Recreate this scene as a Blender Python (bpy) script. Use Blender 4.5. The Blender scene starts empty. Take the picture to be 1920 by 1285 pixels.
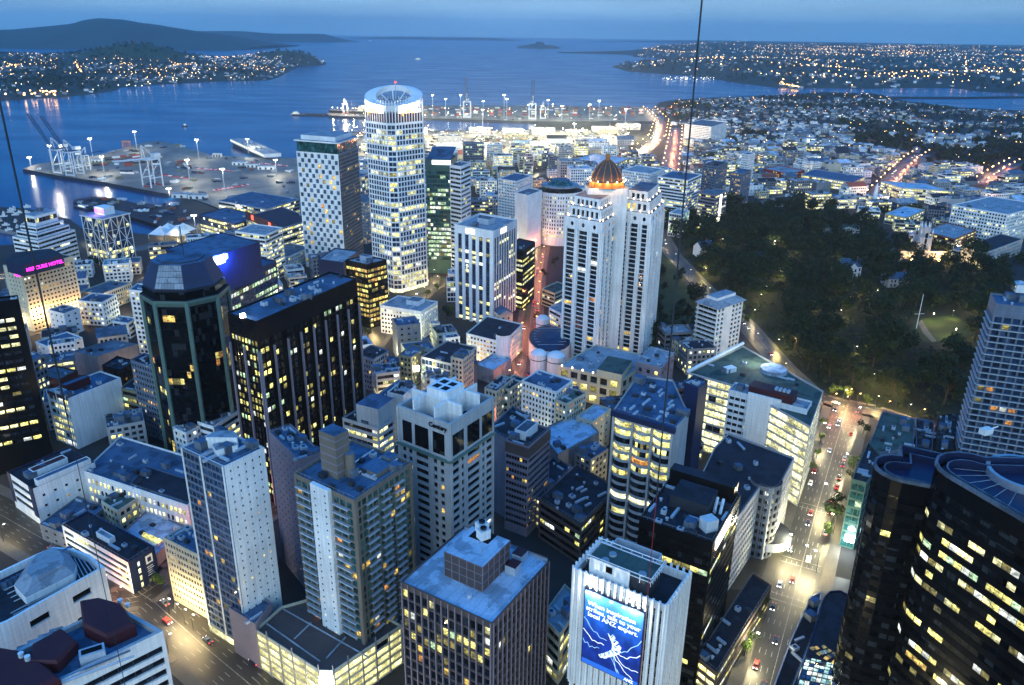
import bpy, math, random
import numpy as np
from mathutils import Vector, Matrix
R = math.radians
random.seed(7)
scene = bpy.context.scene
COL = scene.collection

# ------------------------------------------------------------------ camera
EYE = Vector((0, 0, 210)); FOC = 1489.0; PITCH = R(21.45); ROLL = R(0.74)
FWD = Vector((0, math.cos(PITCH), -math.sin(PITCH)))
_r0 = Vector((1, 0, 0)); _u0 = _r0.cross(FWD)
RIGHT = _r0 * math.cos(ROLL) + _u0 * math.sin(ROLL)
UP = _u0 * math.cos(ROLL) - _r0 * math.sin(ROLL)
cam_data = bpy.data.cameras.new('camera'); cam_data.sensor_width = 36; cam_data.lens = FOC / 1920 * 36
cam_data.clip_start = 0.5; cam_data.clip_end = 80000
cam = bpy.data.objects.new('camera', cam_data); COL.objects.link(cam)
m = Matrix((RIGHT, UP, -FWD)).transposed().to_4x4(); m.translation = EYE
cam.matrix_world = m
scene.camera = cam

# ------------------------------------------------------------------ sky (dusk) and the after-glow
SKY_STRENGTH = 1.0
world = bpy.data.worlds.new('World'); scene.world = world; world.use_nodes = True
nt = world.node_tree; N = nt.nodes; Lk = nt.links
bg = N['Background']; bg.inputs['Strength'].default_value = SKY_STRENGTH
tc = N.new('ShaderNodeTexCoord'); sx = N.new('ShaderNodeSeparateXYZ'); Lk.new(tc.outputs['Generated'], sx.inputs[0])
def ramp(nodes, stops, interp='LINEAR'):
    n = nodes.new('ShaderNodeValToRGB'); cr = n.color_ramp; cr.interpolation = interp
    while len(cr.elements) < len(stops): cr.elements.new(0.5)
    for e, (p, c) in zip(cr.elements, stops):
        e.position = p; e.color = (*c, 1)
    return n
front = ramp(N, [(0.0, (.17, .40, .68)), (.03, (.27, .49, .72)), (.07, (.05, .26, .58)), (.15, (.008, .22, .70)), (.35, (.004, .22, .74)), (1, (.015, .28, .95))])
back = ramp(N, [(0.0, (1.22, 1.62, 1.80)), (.15, (1.28, 1.74, 2.0)), (.45, (.28, .84, 1.5)), (.8, (.03, .33, 1.02)), (1, (.015, .28, .95))])
Lk.new(sx.outputs['Z'], front.inputs[0]); Lk.new(sx.outputs['Z'], back.inputs[0])
mr = N.new('ShaderNodeMapRange'); mr.interpolation_type = 'SMOOTHSTEP'
mr.inputs['From Min'].default_value = 0.5; mr.inputs['From Max'].default_value = -0.75
Lk.new(sx.outputs['Y'], mr.inputs['Value'])
mx = N.new('ShaderNodeMix'); mx.data_type = 'RGBA'
Lk.new(mr.outputs[0], mx.inputs['Factor']); Lk.new(front.outputs[0], mx.inputs['A']); Lk.new(back.outputs[0], mx.inputs['B'])
mp = N.new('ShaderNodeMapping'); mp.inputs['Scale'].default_value = (3, 3, 22); Lk.new(tc.outputs['Generated'], mp.inputs['Vector'])
cn = N.new('ShaderNodeTexNoise'); cn.inputs['Scale'].default_value = 1.6; cn.inputs['Detail'].default_value = 4; Lk.new(mp.outputs[0], cn.inputs['Vector'])
cr_ = N.new('ShaderNodeMapRange'); cr_.inputs['From Min'].default_value = .3; cr_.inputs['From Max'].default_value = .7
cr_.inputs['To Min'].default_value = .84; cr_.inputs['To Max'].default_value = 1.16; Lk.new(cn.outputs[0], cr_.inputs['Value'])
ml = N.new('ShaderNodeVectorMath'); ml.operation = 'SCALE'; Lk.new(mx.outputs['Result'], ml.inputs[0]); Lk.new(cr_.outputs[0], ml.inputs['Scale'])
Lk.new(ml.outputs[0], bg.inputs['Color'])
sun = bpy.data.lights.new('afterglow', 'SUN'); sun.energy = 0.5; sun.angle = R(50); sun.color = (.88, 1.0, 1.0)
so = bpy.data.objects.new('afterglow', sun); COL.objects.link(so)
so.rotation_euler = (R(66), 0, R(-22))          # the last light of the western sky, from behind and left of the camera
vs = scene.view_settings; vs.view_transform = 'Standard'; vs.look = 'None'; vs.exposure = 0.22; vs.gamma = 1
cy = scene.cycles; cy.use_denoising = True; cy.max_bounces = 4; cy.diffuse_bounces = 1; cy.glossy_bounces = 2
cy.transmission_bounces = 2; cy.volume_bounces = 1; cy.caustics_reflective = False; cy.caustics_refractive = False
cy.sample_clamp_indirect = 3.0; cy.use_adaptive_sampling = True; cy.adaptive_threshold = 0.02
try: cy.denoiser = 'OPENIMAGEDENOISE'
except Exception: pass

# ------------------------------------------------------------------ survey helpers: a sight line of the camera, met with a level plane
def ray(px, py):
    return FWD + RIGHT * ((px - 960) / FOC) - UP * ((py - 642.5) / FOC)
def P(px, py, z=0.0):
    d = ray(px, py); t = (z - EYE.z) / d.z
    return EYE + d * t
def P2(px, py, z=0.0):
    p = P(px, py, z); return Vector((p.x, p.y))
def ztop(base, top, zb=0.0):
    b = P(*base, zb); hd = math.hypot(b.x, b.y); d = ray(*top)
    return EYE.z + d.z * hd / math.hypot(d.x, d.y)
def proj(p):
    v = Vector(p) - EYE; D = v.dot(FWD)
    if D <= 0: return (-9999, -9999)
    return (960 + FOC * v.dot(RIGHT) / D, 642.5 - FOC * v.dot(UP) / D)

# ------------------------------------------------------------------ materials
MATS = {}
def new_mat(name):
    mt = bpy.data.materials.new(name); mt.use_nodes = True; MATS[name] = mt
    return mt, mt.node_tree.nodes, mt.node_tree.links, mt.node_tree.nodes['Principled BSDF']
def surf(name, base, rough=.8, var=.18, scale=.12, metal=0.0, streak=0.0, bump=0.0, spec=.3):
    """a weathered opaque surface: large stains, a finer grain and, for walls, vertical run-off streaks"""
    mt, n, l, b = new_mat(name)
    geo = n.new('ShaderNodeNewGeometry')
    t1 = n.new('ShaderNodeTexNoise'); t1.inputs['Scale'].default_value = scale; t1.inputs['Detail'].default_value = 6; t1.inputs['Roughness'].default_value = .65
    l.new(geo.outputs['Position'], t1.inputs['Vector'])
    mpp = n.new('ShaderNodeMapping'); mpp.inputs['Scale'].default_value = (1.3, 1.3, .06 if streak else 1.3)
    l.new(geo.outputs['Position'], mpp.inputs['Vector'])
    t2 = n.new('ShaderNodeTexNoise'); t2.inputs['Scale'].default_value = 1.0; t2.inputs['Detail'].default_value = 3; l.new(mpp.outputs[0], t2.inputs['Vector'])
    a = n.new('ShaderNodeMapRange'); a.inputs['From Min'].default_value = .3; a.inputs['From Max'].default_value = .7
    a.inputs['To Min'].default_value = 1 - var; a.inputs['To Max'].default_value = 1 + var * .7; l.new(t1.outputs[0], a.inputs['Value'])
    c = n.new('ShaderNodeMapRange'); c.inputs['From Min'].default_value = .3; c.inputs['From Max'].default_value = .7
    s2 = max(streak, var * .5); c.inputs['To Min'].default_value = 1 - s2; c.inputs['To Max'].default_value = 1 + s2 * .5; l.new(t2.outputs[0], c.inputs['Value'])
    mm = n.new('ShaderNodeMath'); mm.operation = 'MULTIPLY'; l.new(a.outputs[0], mm.inputs[0]); l.new(c.outputs[0], mm.inputs[1])
    if name.startswith('roof_'):      # laid in strips, with seams and the dark rings of dried puddles
        sp_ = n.new('ShaderNodeMapping'); sp_.inputs['Rotation'].default_value = (0, 0, .55); l.new(geo.outputs['Position'], sp_.inputs['Vector']); sx_n = n.new('ShaderNodeSeparateXYZ'); l.new(sp_.outputs[0], sx_n.inputs[0])
        dv = n.new('ShaderNodeMath'); dv.operation = 'DIVIDE'; l.new(sx_n.outputs['X'], dv.inputs[0]); dv.inputs[1].default_value = 3.1; fr = n.new('ShaderNodeMath'); fr.operation = 'FRACT'; l.new(dv.outputs[0], fr.inputs[0]); gt = n.new('ShaderNodeMath'); gt.operation = 'GREATER_THAN'; l.new(fr.outputs[0], gt.inputs[0]); gt.inputs[1].default_value = .07
        pn = n.new('ShaderNodeTexNoise'); pn.inputs['Scale'].default_value = .16; pn.inputs['Detail'].default_value = 3; l.new(geo.outputs['Position'], pn.inputs['Vector']); pm_ = n.new('ShaderNodeMapRange'); pm_.inputs['From Min'].default_value = .52; pm_.inputs['From Max'].default_value = .58; pm_.inputs['To Min'].default_value = 1; pm_.inputs['To Max'].default_value = .62; l.new(pn.outputs[0], pm_.inputs['Value'])
        jm = n.new('ShaderNodeMapRange'); jm.inputs['To Min'].default_value = .72; l.new(gt.outputs[0], jm.inputs['Value']); m4 = n.new('ShaderNodeMath'); m4.operation = 'MULTIPLY'; l.new(mm.outputs[0], m4.inputs[0]); l.new(jm.outputs[0], m4.inputs[1]); m5 = n.new('ShaderNodeMath'); m5.operation = 'MULTIPLY'; l.new(m4.outputs[0], m5.inputs[0]); l.new(pm_.outputs[0], m5.inputs[1]); mm = m5
    if streak:      # the joint between the cladding panels of one storey and the next, and soot patches
        sz = n.new('ShaderNodeSeparateXYZ'); l.new(geo.outputs['Position'], sz.inputs[0]); dv = n.new('ShaderNodeMath'); dv.operation = 'DIVIDE'; l.new(sz.outputs['Z'], dv.inputs[0]); dv.inputs[1].default_value = 1.8
        fr = n.new('ShaderNodeMath'); fr.operation = 'FRACT'; l.new(dv.outputs[0], fr.inputs[0]); gt = n.new('ShaderNodeMath'); gt.operation = 'GREATER_THAN'; l.new(fr.outputs[0], gt.inputs[0]); gt.inputs[1].default_value = .05
        jm = n.new('ShaderNodeMapRange'); jm.inputs['To Min'].default_value = .80; l.new(gt.outputs[0], jm.inputs['Value']); m4 = n.new('ShaderNodeMath'); m4.operation = 'MULTIPLY'; l.new(mm.outputs[0], m4.inputs[0]); l.new(jm.outputs[0], m4.inputs[1]); mm = m4
    v = n.new('ShaderNodeVectorMath'); v.operation = 'SCALE'; v.inputs[0].default_value = base; l.new(mm.outputs[0], v.inputs['Scale'])
    l.new(v.outputs[0], b.inputs['Base Color'])
    b.inputs['Roughness'].default_value = rough; b.inputs['Metallic'].default_value = metal; b.inputs['Specular IOR Level'].default_value = spec
    if bump:
        bp = n.new('ShaderNodeBump'); bp.inputs['Strength'].default_value = bump; bp.inputs['Distance'].default_value = .1
        l.new(t2.outputs[0], bp.inputs['Height']); l.new(bp.outputs[0], b.inputs['Normal'])
    return mt
def glass(name, base, rough=.06, spec=.5, metal=0.0):
    mt, n, l, b = new_mat(name)
    geo = n.new('ShaderNodeNewGeometry')
    w = n.new('ShaderNodeTexNoise'); w.inputs['Scale'].default_value = .33; w.inputs['Detail'].default_value = 2; l.new(geo.outputs['Position'], w.inputs['Vector'])
    a = n.new('ShaderNodeMapRange'); a.inputs['From Min'].default_value = .35; a.inputs['From Max'].default_value = .65
    a.inputs['To Min'].default_value = .4; a.inputs['To Max'].default_value = 1.7; l.new(w.outputs[0], a.inputs['Value'])
    v = n.new('ShaderNodeVectorMath'); v.operation = 'SCALE'; v.inputs[0].default_value = base; l.new(a.outputs[0], v.inputs['Scale'])
    cell = n.new('ShaderNodeVectorMath'); cell.operation = 'SNAP'; l.new(geo.outputs['Position'], cell.inputs[0]); cell.inputs[1].default_value = (2.3, 2.3, 3.5); wn = n.new('ShaderNodeTexWhiteNoise'); l.new(cell.outputs[0], wn.inputs['Vector'])
    gt = n.new('ShaderNodeMath'); gt.operation = 'GREATER_THAN'; l.new(wn.outputs['Value'], gt.inputs[0]); gt.inputs[1].default_value = .86; mxx_ = n.new('ShaderNodeMix'); mxx_.data_type = 'RGBA'; l.new(gt.outputs[0], mxx_.inputs['Factor']); l.new(v.outputs[0], mxx_.inputs['A']); mxx_.inputs['B'].default_value = (base[0] * 2 + .02, base[1] * 2 + .022, base[2] * 2 + .024, 1)
    l.new(mxx_.outputs['Result'], b.inputs['Base Color']); b.inputs['Roughness'].default_value = rough
    b.inputs['Specular IOR Level'].default_value = spec; b.inputs['Metallic'].default_value = metal
    bp = n.new('ShaderNodeBump'); bp.inputs['Strength'].default_value = .04; bp.inputs['Distance'].default_value = .5
    l.new(w.outputs[0], bp.inputs['Height']); l.new(bp.outputs[0], b.inputs['Normal'])
    return mt
def emit(name, col, strength, sample=False):
    mt, n, l, b = new_mat(name)
    b.inputs['Base Color'].default_value = (*[min(.8, x) for x in col], 1); b.inputs['Emission Color'].default_value = (*col, 1); b.inputs['Emission Strength'].default_value = strength
    mt.cycles.emission_sampling = 'AUTO' if sample else 'NONE'
    return mt
def room(name, col, strength, dark=.25):
    """a lit room behind a pane: bright strip of ceiling, furniture and blinds breaking the light up, every room different"""
    mt, n, l, b = new_mat(name)
    geo = n.new('ShaderNodeNewGeometry'); uv = n.new('ShaderNodeUVMap'); su = n.new('ShaderNodeSeparateXYZ'); l.new(uv.outputs[0], su.inputs[0])
    mp_ = n.new('ShaderNodeMapping'); mp_.inputs['Scale'].default_value = (.8, .8, 1.5); l.new(geo.outputs['Position'], mp_.inputs['Vector'])
    t = n.new('ShaderNodeTexNoise'); t.inputs['Scale'].default_value = 1; t.inputs['Detail'].default_value = 3; l.new(mp_.outputs[0], t.inputs['Vector'])
    t2 = n.new('ShaderNodeTexNoise'); t2.inputs['Scale'].default_value = .13; t2.inputs['Detail'].default_value = 1; l.new(geo.outputs['Position'], t2.inputs['Vector'])
    a = n.new('ShaderNodeMapRange'); a.inputs['From Min'].default_value = .36; a.inputs['From Max'].default_value = .6; a.inputs['To Min'].default_value = dark; a.inputs['To Max'].default_value = 1.25; l.new(t.outputs[0], a.inputs['Value'])
    c = n.new('ShaderNodeMapRange'); c.inputs['From Min'].default_value = .35; c.inputs['From Max'].default_value = .65; c.inputs['To Min'].default_value = .5; c.inputs['To Max'].default_value = 1.35; l.new(t2.outputs[0], c.inputs['Value'])
    h = n.new('ShaderNodeMapRange'); h.inputs['From Min'].default_value = 0; h.inputs['From Max'].default_value = .8; h.inputs['To Min'].default_value = .45; h.inputs['To Max'].default_value = 1.3; l.new(su.outputs['Y'], h.inputs['Value'])
    m1 = n.new('ShaderNodeMath'); m1.operation = 'MULTIPLY'; l.new(a.outputs[0], m1.inputs[0]); l.new(c.outputs[0], m1.inputs[1])
    m2 = n.new('ShaderNodeMath'); m2.operation = 'MULTIPLY'; l.new(m1.outputs[0], m2.inputs[0]); l.new(h.outputs[0], m2.inputs[1])
    cell = n.new('ShaderNodeVectorMath'); cell.operation = 'SNAP'; l.new(geo.outputs['Position'], cell.inputs[0]); cell.inputs[1].default_value = (2.1, 2.1, 3.3)
    wn = n.new('ShaderNodeTexWhiteNoise'); wn.noise_dimensions = '3D'; l.new(cell.outputs[0], wn.inputs['Vector']); sc_ = n.new('ShaderNodeSeparateColor'); l.new(wn.outputs['Color'], sc_.inputs[0])
    bl = n.new('ShaderNodeMath'); bl.operation = 'ADD'; l.new(su.outputs['Y'], bl.inputs[0]); l.new(sc_.outputs[0], bl.inputs[1]); bt = n.new('ShaderNodeMath'); bt.operation = 'GREATER_THAN'; l.new(bl.outputs[0], bt.inputs[0]); bt.inputs[1].default_value = 1.25
    bm = n.new('ShaderNodeMapRange'); bm.inputs['To Min'].default_value = 1.0; bm.inputs['To Max'].default_value = .5; l.new(bt.outputs[0], bm.inputs['Value'])
    rv = n.new('ShaderNodeMapRange'); rv.inputs['To Min'].default_value = .6; rv.inputs['To Max'].default_value = 1.3; l.new(sc_.outputs[1], rv.inputs['Value'])
    m5 = n.new('ShaderNodeMath'); m5.operation = 'MULTIPLY'; l.new(bm.outputs[0], m5.inputs[0]); l.new(rv.outputs[0], m5.inputs[1]); m6 = n.new('ShaderNodeMath'); m6.operation = 'MULTIPLY'; l.new(m2.outputs[0], m6.inputs[0]); l.new(m5.outputs[0], m6.inputs[1])
    m3 = n.new('ShaderNodeMath'); m3.operation = 'MULTIPLY'; l.new(m6.outputs[0], m3.inputs[0]); m3.inputs[1].default_value = strength
    b.inputs['Base Color'].default_value = (.02, .03, .04, 1); b.inputs['Roughness'].default_value = .1
    b.inputs['Emission Color'].default_value = (*col, 1); l.new(m3.outputs[0], b.inputs['Emission Strength'])
    mt.cycles.emission_sampling = 'NONE'
    return mt
surf('white_paint', (.80, .81, .82), .7, .16, .07, streak=.16)
surf('cream_paint', (.52, .48, .37), .75, .12, .08, streak=.12)
surf('pale_concrete', (.40, .41, .43), .85, .16, .1, streak=.16)
surf('grey_concrete', (.20, .21, .235), .85, .2, .1, streak=.18)
surf('blue_grey', (.12, .155, .22), .8, .2, .1, streak=.15)
surf('brown_stone', (.085, .062, .06), .7, .2, .15)
surf('mauve_stone', (.22, .19, .235), .75, .12, .12)
surf('tan_stone', (.19, .155, .125), .8, .2, .12, streak=.15)
surf('red_brick', (.22, .07, .05), .85, .2, .3)
surf('maroon_metal', (.060, .010, .016), .6, .2, .1)
surf('olive_wall', (.20, .19, .12), .85, .2, .1)
surf('black_stone', (.006, .006, .008), .2, .3, .2, spec=.06)
surf('dark_blue', (.012, .022, .07), .4, .3, .1)
surf('green_metal', (.10, .17, .15), .45, .15, .2)
surf('copper_green', (.06, .13, .11), .6, .3, .3)
surf('roof_grey', (.13, .16, .205), .9, .32, .09, bump=.3)
surf('roof_blue', (.065, .13, .225), .85, .4, .07, bump=.3)
surf('roof_pale', (.30, .34, .39), .85, .25, .08, bump=.2)
surf('roof_dark', (.018, .024, .04), .85, .45, .1, bump=.3)
surf('roof_steel', (.44, .56, .70), .55, .28, .07)
surf('roof_green', (.06, .10, .088), .85, .25, .1)
surf('plant_metal', (.42, .47, .54), .5, .15, .4)
surf('dark_metal', (.03, .035, .045), .5, .2, .4)
surf('steel', (.42, .45, .5), .4, .1, .4, metal=.5)
surf('crane_blue', (.02, .055, .14), .5, .2, .2)
surf('crane_white', (.62, .66, .7), .5, .1, .2)
surf('gold_roof', (.42, .16, .05), .5, .3, .5)
surf('asphalt', (.030, .029, .027), .42, .45, .06, bump=.25, spec=.5)
surf('city_ground', (.028, .029, .031), .9, .35, .03)
surf('port_ground', (.16, .155, .14), .6, .5, .03)
surf('pavement', (.12, .11, .095), .85, .25, .1)
surf('line_paint', (.36, .36, .33), .6, .6, .5)
surf('grass_green', (.022, .042, .012), .95, .4, .06)
surf('park_soil', (.010, .015, .006), .95, .5, .05)
surf('far_land', (.030, .045, .035), .95, .6, .006)
surf('hill_green', (.028, .05, .02), .95, .5, .01)
surf('island_bush', (.03, .045, .04), .95, .3, .002)
surf('hull_dark', (.03, .02, .025), .5, .2, .05)
surf('red_paint', (.35, .03, .03), .5, .1, .3)
surf('rubber', (.02, .02, .02), .9, .1, .3)
surf('bark', (.05, .035, .025), .95, .3, .8)
for i, c in enumerate([(.011, .024, .007), (.017, .033, .008), (.026, .038, .009), (.009, .018, .007)]): surf('leaf_%d' % i, c, .8, .55, .22, spec=.2)
surf('leaf_bright', (.06, .11, .016), .8, .4, .25)  # lamp glow on foliage put into a brighter leaf colour
glass('glass_dark', (.006, .009, .016)); glass('glass_black', (.003, .0035, .005), .05, .2); glass('glass_blue', (.012, .032, .075)); glass('glass_teal', (.012, .06, .065))
glass('glass_brown', (.010, .006, .003), .08, .3); glass('glass_sky', (.05, .09, .15), .05, .6); glass('glass_green', (.03, .07, .055))
room('lit_office', (.98, .88, .24), 1.85); room('lit_green', (.66, .98, .55), 1.2); room('lit_warm', (1.0, .66, .14), 1.4)
room('lit_orange', (1.0, .42, .08), 1.0); room('lit_white', (.95, 1.0, .9), 1.45, .45); room('lit_dim', (.62, .52, .12), .6); room('lit_glow', (1.0, .95, .55), 1.9, .6); room('lit_cyan', (.55, .95, .95), 1.2)
room('lit_pale', (.98, .94, .44), 1.6, .35)
room('lit_deck', (1.0, .93, .38), 1.7, .55)
emit('lamp_white', (1, .93, .75), 30); emit('lamp_warm', (1, .52, .16), 14); emit('lamp_cool', (.85, .95, 1), 30); emit('lamp_small', (1, .75, .45), 6); emit('lamp_soft', (1, .9, .7), 5)
emit('tail_red', (1, .04, .02), 6); emit('head_white', (1, .97, .9), 14); emit('sign_pink', (1, .03, .62), 2.6); emit('sign_blue', (.1, .2, 1), 3.0); emit('sign_white', (.95, .97, 1), 3.5); emit('sign_red', (1, .08, .04), 2.8)
emit('sign_orange', (1, .40, .05), 1.5); emit('glow_violet', (.4, .12, 1), 2.5); emit('sign_glowblue', (.75, .85, 1), 3.2); emit('lit_strip', (1, .97, .85), 3.0)

# ------------------------------------------------------------------ mesh builder
class MB:
    def __init__(s): s.v = []; s.f = []; s.m = []; s.uv = []; s.mats = []; s.smooth = False
    def mi(s, name):
        if name not in s.mats: s.mats.append(name)
        return s.mats.index(name)
    def poly(s, pts, mat, uv=None):
        i = len(s.v); s.v.extend([tuple(p) for p in pts]); s.f.append(tuple(range(i, i + len(pts)))); s.m.append(s.mi(mat))
        s.uv.extend(uv if uv else [(0, 0), (1, 0), (1, 1), (0, 1)][:len(pts)] if len(pts) <= 4 else [(0, 0)] * len(pts))
    def box(s, c, sz, mat, rot=0.0, top=None):
        """box standing on c (centre of its base), sz = full sizes, turned about z"""
        x, y, z = sz[0] / 2, sz[1] / 2, sz[2]; ca, sa = math.cos(rot), math.sin(rot)
        q = [(c[0] + a * ca - b * sa, c[1] + a * sa + b * ca) for a, b in ((-x, -y), (x, -y), (x, y), (-x, y))]
        s.prism(q, c[2], c[2] + z, mat, top or mat, bottom=True)
    def prism(s, q, z0, z1, mat, top=None, bottom=False):
        n = len(q); i = len(s.v)
        s.v.extend([(p[0], p[1], z0) for p in q]); s.v.extend([(p[0], p[1], z1) for p in q])
        k = s.mi(mat)
        for a in range(n):
            b = (a + 1) % n; s.f.append((i + a, i + b, i + n + b, i + n + a)); s.m.append(k); s.uv.extend([(0, 0), (1, 0), (1, 1), (0, 1)])
        if top: s.f.append(tuple(range(i + n, i + 2 * n))); s.m.append(s.mi(top)); s.uv.extend([(p[0] * .1, p[1] * .1) for p in q])
        if bottom: s.f.append(tuple(range(i + n - 1, i - 1, -1))); s.m.append(k); s.uv.extend([(0, 0)] * n)
    def frustum(s, q0, z0, q1, z1, mat, top=None):
        n = len(q0)
        for a in range(n):
            b = (a + 1) % n; s.poly([(*q0[a], z0), (*q0[b], z0), (*q1[b], z1), (*q1[a], z1)], mat)
        if top: s.poly([(*p, z1) for p in q1], top)
    def bar(s, a, b, r, mat, n=4, r2=None):
        a, b = Vector(a), Vector(b); d = b - a
        if d.length < 1e-6: return
        d.normalize(); u = d.orthogonal().normalized(); w = d.cross(u); r2 = r if r2 is None else r2
        ra = [a + (u * math.cos(t) + w * math.sin(t)) * r for t in [2 * math.pi * (k + .5) / n for k in range(n)]]
        rb = [b + (u * math.cos(t) + w * math.sin(t)) * r2 for t in [2 * math.pi * (k + .5) / n for k in range(n)]]
        i = len(s.v); s.v.extend([tuple(p) for p in ra + rb]); k = s.mi(mat)
        for x in range(n):
            y = (x + 1) % n; s.f.append((i + x, i + y, i + n + y, i + n + x)); s.m.append(k); s.uv.extend([(0, 0), (1, 0), (1, 1), (0, 1)])
        s.f.append(tuple(i + n - 1 - x for x in range(n))); s.f.append(tuple(i + n + x for x in range(n))); s.m.extend([k, k]); s.uv.extend([(0, 0)] * (2 * n))
    def wbox(s, A, u, n, s0, s1, z0, z1, d0, d1, mat):
        """box on a wall: along u from s0 to s1, heights z0..z1, standing out from d0 to d1 along n"""
        q = [A + u * s0 + n * d0, A + u * s1 + n * d0, A + u * s1 + n * d1, A + u * s0 + n * d1]
        s.prism([(p.x, p.y) for p in q][::-1], z0, z1, mat, mat, bottom=True)
    def mesh(s, name):
        me = bpy.data.meshes.new(name); me.from_pydata(s.v, [], s.f)
        for mname in s.mats: me.materials.append(MATS[mname])
        me.polygons.foreach_set('material_index', s.m)
        ul = me.uv_layers.new(name='UVMap'); ul.data.foreach_set('uv', [c for p in s.uv for c in p])
        if s.smooth: me.polygons.foreach_set('use_smooth', [True] * len(s.f))
        me.update(); return me
    def build(s, name, parent=None, **tags):
        if not s.f: return None
        o = bpy.data.objects.new(name, s.mesh(name)); COL.objects.link(o)
        if parent: o.parent = parent
        return tag(o, **tags)
def tag(o, label=None, cat=None, group=None, kind=None):
    if label: o['label'] = label
    if cat: o['category'] = cat
    if group: o['group'] = group
    if kind: o['kind'] = kind
    return o
def thing(name, label, cat, group=None, loc=(0, 0, 0)):
    o = bpy.data.objects.new(name, None); o.empty_display_size = .5; o.location = loc; COL.objects.link(o)
    return tag(o, label, cat, group)
def put(name, me, parent, loc=None, mat=None):
    o = bpy.data.objects.new(name, me); COL.objects.link(o); o.parent = parent
    if loc is not None: o.location = loc
    if mat is not None: o.matrix_local = mat
    return o
def copy_tree(src, loc, rz=0.0, scale=None, label=None, group=None):
    kids = list(src.children)
    r = src.copy(); COL.objects.link(r); r.location = loc; r.rotation_euler = (0, 0, rz)
    if scale: r.scale = scale
    if label: r['label'] = label
    if group: r['group'] = group
    for ch in kids:
        c = ch.copy(); COL.objects.link(c); c.parent = r
        for g in list(ch.children):
            e = g.copy(); COL.objects.link(e); e.parent = c
    return r

# ------------------------------------------------------------------ polygons
def ccw(q):
    a = sum(q[i][0] * q[(i + 1) % len(q)][1] - q[(i + 1) % len(q)][0] * q[i][1] for i in range(len(q)))
    return q if a > 0 else q[::-1]
def inset(q, d):
    n = len(q); out = []
    for i in range(n):
        p0, p1, p2 = Vector(q[i - 1]), Vector(q[i]), Vector(q[(i + 1) % n])
        e1 = (p1 - p0).normalized(); e2 = (p2 - p1).normalized()
        n1 = Vector((-e1.y, e1.x)); n2 = Vector((-e2.y, e2.x)); k = 1 + n1.dot(n2)
        out.append(p1 + (n1 + n2) * (d / max(k, .3)))
    return out
def inside(pt, q):
    x, y = pt[0], pt[1]; c = False; j = len(q) - 1
    for i in range(len(q)):
        xi, yi = q[i][0], q[i][1]; xj, yj = q[j][0], q[j][1]
        if (yi > y) != (yj > y) and x < (xj - xi) * (y - yi) / (yj - yi) + xi: c = not c
        j = i
    return c
def quad3(L, Nn, Rr, z):
    """plan of a rectangular block from the roof corners seen: left, nearest, right"""
    l, n, r = P2(*L, z), P2(*Nn, z), P2(*Rr, z)
    a, b = l - n, r - n; la, lb = a.length, b.length
    if la < 1e-3 or lb < 1e-3: return ccw([l, n, r, l + r - n])
    a.normalize(); b.normalize(); bis = (a + b)
    if bis.length > .2:
        bis.normalize(); cross = a.x * b.y - a.y * b.x; sg = 1 if cross > 0 else -1
        rot = lambda v, t: Vector((v.x * math.cos(t) - v.y * math.sin(t), v.x * math.sin(t) + v.y * math.cos(t)))
        a2, b2 = rot(bis, -sg * math.pi / 4), rot(bis, sg * math.pi / 4)
        a, b = (a + a2 * 1.0).normalized(), (b + b2 * 1.0).normalized()
    l, r = n + a * la, n + b * lb
    return ccw([l, n, r, l + r - n])
def ring(c, r, n, a0=0.0, sx_=1.0, sy_=1.0):
    return [Vector((c[0] + r * sx_ * math.cos(a0 + 2 * math.pi * i / n), c[1] + r * sy_ * math.sin(a0 + 2 * math.pi * i / n))) for i in range(n)]
FOOT = []            # plans of everything standing, so that infill keeps clear of them
# ------------------------------------------------------------------ facades
LITSETS = {'office': (('lit_office', 5), ('lit_dim', 3), ('lit_white', 1.2), ('lit_green', 1)), 'warm': (('lit_warm', 5), ('lit_office', 3), ('lit_dim', 3), ('lit_orange', .4)),
           'green': (('lit_green', 5), ('lit_white', 2), ('lit_dim', 1)), 'home': (('lit_warm', 4), ('lit_orange', 2), ('lit_white', 1), ('lit_dim', 2)),
           'deck': (('lit_deck', 1),), 'bright': (('lit_glow', 3), ('lit_pale', 3)), 'cyan': (('lit_cyan', 3), ('lit_green', 2), ('lit_white', 2)), 'pale': (('lit_pale', 4), ('lit_white', 2), ('lit_office', 2), ('lit_dim', 1))}
def pick(setname, rng):
    s = LITSETS[setname]; t = rng.random() * sum(w for _, w in s)
    for n_, w in s:
        t -= w
        if t <= 0: return n_
    return s[-1][0]
DEF = dict(mode='punch', fl=3.6, bay=3.4, px=.34, sp=.42, dep=.3, lit=.1, set='office', glass='glass_dark', mx=.6, top=1.2, bot=0.0, wall=None, sm=None, pm='dark_metal',
           slab=0, fin=0, finm=None, ground=None, skip=None, rowlit=None, cluster=.6, blank=False, roof_rows=0)
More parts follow.
